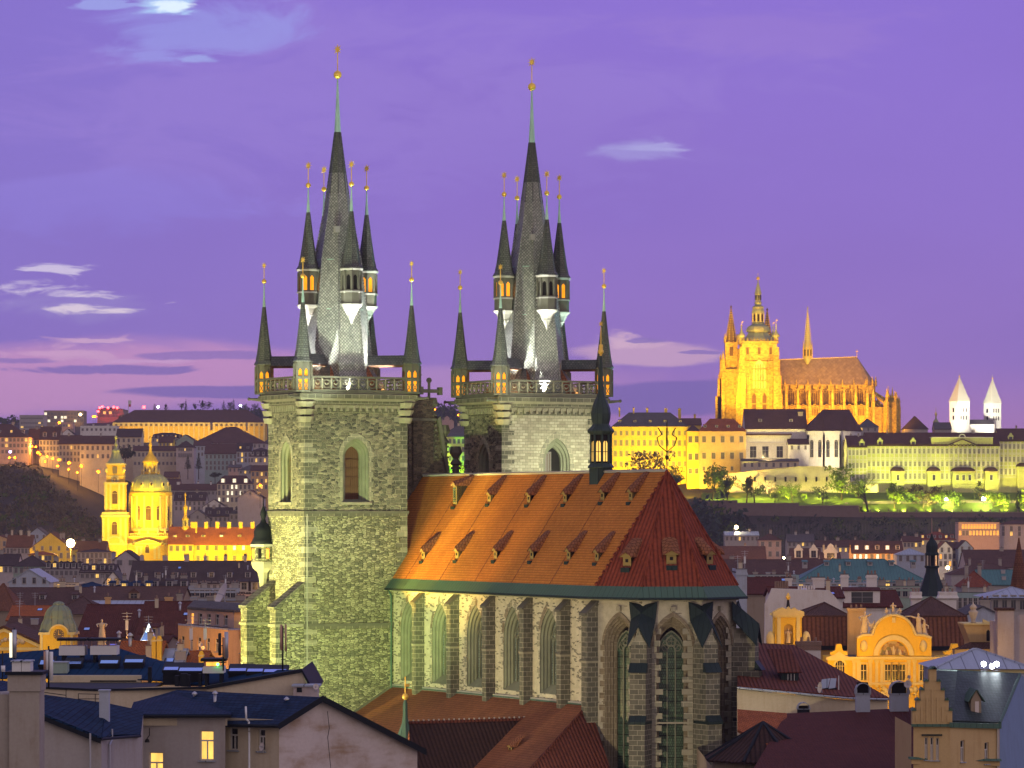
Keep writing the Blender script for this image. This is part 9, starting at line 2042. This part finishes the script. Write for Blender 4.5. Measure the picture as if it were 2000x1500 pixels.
for lab, px, D, pb, pt, w, m, kd in G: tree(lab, px, D, pb, pt, w, m, kd)
for lab, px, D, pb, pt, w, m, kd in (('dark conifer left of the teal grey house', 367, 2045, 916, 888, 17, 'leaf_dark', 'cone'), ('dark conifer touching the teal grey house', 388, 2040, 916, 884, 15, 'leaf_dark', 'cone'), ('large dark tree behind the bell tower', 243, 1960, 910, 864, 36, 'leaf_dark', 'round'), ('dark bush at the foot of the teal grey house', 420, 2035, 934, 922, 24, 'leaf_dark', 'round'), ('green lit tree beside the green palace between the towers', 906, 1785, 935, 898, 40, 'leaf_mid', 'round'), ('leafy tree at the left foot of the green palace', 872, 1785, 935, 900, 26, 'leaf_light', 'sparse')):
    tree(lab, px, D, pb, pt, w, m, kd, 1.3, 'trees among the hillside houses')
for k, (px, pt, w) in enumerate(((302, 787, 10), (324, 788, 7), (355, 786, 14), (363, 778, 8), (381, 786, 10), (396, 781, 9), (405, 782, 20), (437, 780, 12), (449, 783, 14), (456, 777, 11), (478, 788, 16), (497, 787, 14))):
    tree('small dark tree silhouette on the skyline behind the long palace, '+('pointed' if k in (0, 3, 7, 9) else 'rounded')+' crown', px, 3050, 803, pt, w, 'leaf_blue', 'cone' if k in (0, 3, 7, 9) else 'round', .7, 'skyline trees behind the long palace')
def wood(name, label, region, n, m, seed, size=(3.0, 5.5), dens=22, hh=1.0):
    rnd = random.Random(seed); b = MB(); c = 0
    while c < n:
        px, D = rnd.uniform(region[0], region[1]), rnd.uniform(region[2], region[3]);
        if region[4] is not None and not region[4](px, D): continue
        X = wx(px, D); s = rnd.uniform(*size); z = terr(X, D); mm = m if rnd.random() < .8 else 'leaf_brown' if m == 'leaf_dark' else 'leaf_mid'
        leafy(b, (X, D, z+s*hh), s, s*1.1*hh, dens, s*.30, mm, rnd); c += 1
    o = b.build(name); tag(o, label, 'woodland', None, 'stuff'); return o
wood('hillside_wood', 'dark wooded slope on the left below the uphill street', (-60, 212, 1690, 1990, lambda px, D: D < (1962 if px < 60 else 1962-(px-60)*.5) and not (px > 180 and D < 1760)), 560, 'leaf_wood', 3, (2.6, 4.4), 30, .62)
wood('garden_slope_growth', 'dark shrubs and vines covering the slope below the castle wall', (1330, 2060, 1700, 1790, None), 360, 'leaf_blue', 4, (1.6, 3.2), 18, .7)
wood('castle_slope_trees', 'dark tree mass between the apse roof and the castle slope', (1320, 1445, 1690, 1800, None), 70, 'leaf_blue', 5, (4, 7), 34)
wood('distant_wood', 'distant dark wood along the left skyline and between the towers', (-60, 520, 3100, 3240, lambda px, D: not (35 < px < 240)), 210, 'leaf_blue', 6, (3, 5.5), 22, .7)
wood('slope_wood', 'dark trees on the far slope seen between the towers', (800, 930, 2700, 3100, None), 80, 'leaf_blue', 8, (4, 8), 22, .8)
b = MB()
for r in range(9):
    D = 1712+8*r
    for k in range(95):
        px = 1480+6.2*k; X = wx(px, D); z = terr(X, D); b.box(X-.09, X+.09, D-.09, D+.09, z-.5, z+1.3, 'vine_post')
tag(b.build('vineyard_posts'), 'rows of pale vine posts on the dark slope below the castle wall', 'vineyard', None, 'stuff')
def lamp(px, py, D, label, m='lamp_orange', col=(1.0, .45, .06), pw=9000, r=.55, h=6.0, group='orange street lamps climbing the hill', name='street_lamp', cat='street lamp'):
    t = thing(name, label, cat, P(px, py, D)-Vector((0, 0, h)), 0, group); b = MB(); b.tube((0, 0, -5), (0, 0, h-.3), .12, 'iron', 6, .08); b.build('pole', t)
    b = MB(); b.lathe([(r*.5, h-.2), (r*.8, h-.1)], 8, (0, 0, 0), 'iron'); b.sphere((0, 0, h+r*.6), r, m, 10, 6); b.build('lantern', t)
    if pw: bulb(P(px, py, D)+Vector((0, -r-.8, .3)), col, pw, .3)
    return t
row = [(62, 874), (70, 874), (74, 886), (79, 889), (92, 893), (103, 897), (115, 900), (135, 906), (113, 912), (159, 912), (151, 924), (192, 923), (18, 895), (29, 895), (88, 903), (134, 918)]
Ds = [2070, 2072, 2056, 2050, 2030, 2018, 2000, 1984, 1990, 1974, 1966, 1966, 2040, 2038, 2020, 1976]
for k, ((px, py), D) in enumerate(zip(row, Ds)): lamp(px, py, D, 'orange globe street lamp glowing in the row climbing the hill at left', pw=7000 if k not in (14, 15, 3) else 2000, r=.9 if k in (0, 2, 6, 7, 9, 11) else .62)
lamp(138, 1066, 1430, 'very bright glaring lamp on a mast beside the yellow gabled house', 'lamp_yellow', (1.0, .55, .08), 200000, 1.7, 12, None, 'glaring_lamp', 'lamp')
lamp(508, 950, 1790, 'bright orange lamp above the mauve gable close to the stone tower', pw=2500, r=.8, group=None)
lamp(1438, 1032, 1700, 'lone yellow lamp among trees on the dark castle slope', 'lamp_yellow', (1.0, .8, .35), 9000, .9, 5, None)
for k, (px, py) in enumerate(((1848, 977), (1921, 976))): lamp(px, py, 1809, ('left' if k == 0 else 'right')+' dazzling garden lamp under the institute palace', 'lamp_white', (1.0, 1.0, .4), 7000, 1.0, 3, 'garden lamps under the institute palace')
for k, (px, py, D) in enumerate(((849, 801, 2420), (845, 800, 2425), (896, 812, 2350), (908, 814, 2350))): lamp(px, py, D, 'orange lamp on the slope between the towers, '+('upper pair' if k < 2 else 'lower pair'), pw=5000, r=.9, group='orange lamps between the church towers')
lamp(805, 837, 1750, 'orange lamp beside the dark west gable', pw=4000, r=.7, group=None)
for k, (px, py) in enumerate(((195, 798), (200, 796), (211, 798), (222, 797), (229, 798), (192, 805))): lamp(px, py, 3235, 'red warning light on the stadium rim on the skyline', 'lamp_red', (1, .05, .05), 3000, 1.1, 3, 'red lights on the stadium rim', 'warning_light', 'warning light')
lamp(281, 797, 3060, 'single red warning light above the long palace roof', 'lamp_red', (1, .05, .05), 0, 1.3, 14, None, 'warning_light', 'warning light')
for k, (px, py, D) in enumerate(((309, 796, 3060), (470, 793, 3050))): lamp(px, py, D, ('left' if k == 0 else 'right')+' pale green light on the skyline above the long palace', 'lamp_white', (1, 1, 1), 0, .9, 12, 'pale lights above the long palace')
for k, (px, py, D, lab) in enumerate(((116, 827, 2790, 'orange lamp on the pinkish slab under the skyline offices'), (182, 815, 3000, 'orange lamp pair on the skyline, brighter one'), (186, 815, 3000, 'orange lamp pair on the skyline, dimmer one'), (157, 811, 3070, 'yellow white lamp beside the skyline office block'))): lamp(px, py, D, lab, 'lamp_orange' if k < 3 else 'lamp_yellow', pw=4000, r=1.1, group=None, h=4)
lamp(20, 884, 2045, 'small violet sign light on the large pink building', 'lamp_blue', pw=0, r=.8, h=4, group=None, name='sign_light', cat='light')
lamp(1851, 1111, 1440, 'warm lamp at the foot of the white gable houses', 'lamp_yellow', (1.0, .75, .3), 3000, .7, 3, None)
lamp(1482, 1086, 1540, 'tiny green white lamp left of the peach square house', 'lamp_white', pw=0, r=.5, h=3, group=None); lamp(1531, 1091, 1535, 'tiny warm lamp right of the peach square house', 'lamp_yellow', pw=500, r=.5, h=3, group=None)
t = thing('flagpole', 'pole with a white and red flag on the left skyline', 'flag', P(251, 800, 3200), 0); b = MB(); b.tube((0, 0, -12), (0, 0, 8.5), .3, 'white_metal', 5); b.build('pole', t); b = MB(); b.prism([(0, 0, 5), (2.2, .3, 4.6), (2.6, .1, 8), (0, 0, 8.4)], (0, .1, 0), 'pl_white'); b.prism([(0, 0, 2.6), (2.0, .3, 2.4), (2.2, .3, 4.55), (0, 0, 4.95)], (0, .1, 0), 'lamp_red_cloth'); b.build('cloth', t)
for (px, py, D) in ((60, 1095, 1420), (200, 1100, 1310), (110, 1150, 840), (480, 1150, 690), (360, 1100, 1010), (1680, 1098, 1470), (1740, 1098, 1470), (1560, 1100, 1500), (1870, 1040, 1610), (1920, 1050, 1620), (1450, 1096, 1510)): bulb(P(px, py+6, D-14), (1.0, .5, .12), 14000*(D/1400)**2, .4)

def m_haze(name):
    m = bpy.data.materials.new(name); m.use_nodes = True; nt = m.node_tree; nt.nodes.clear(); g = NT(nt)
    v = g.n('ShaderNodeVolumePrincipled', {'Color': (.72, .66, .84, 1), 'Density': .00007, 'Anisotropy': .1})
    g.n('ShaderNodeOutputMaterial', {'Volume': v.outputs[0]}); return m
reg('haze', m_haze)
b = MB(); b.box(-17500, 19500, -900, 12900, -1.5, 200, 'haze'); tag(b.build('haze'), kind='stuff')
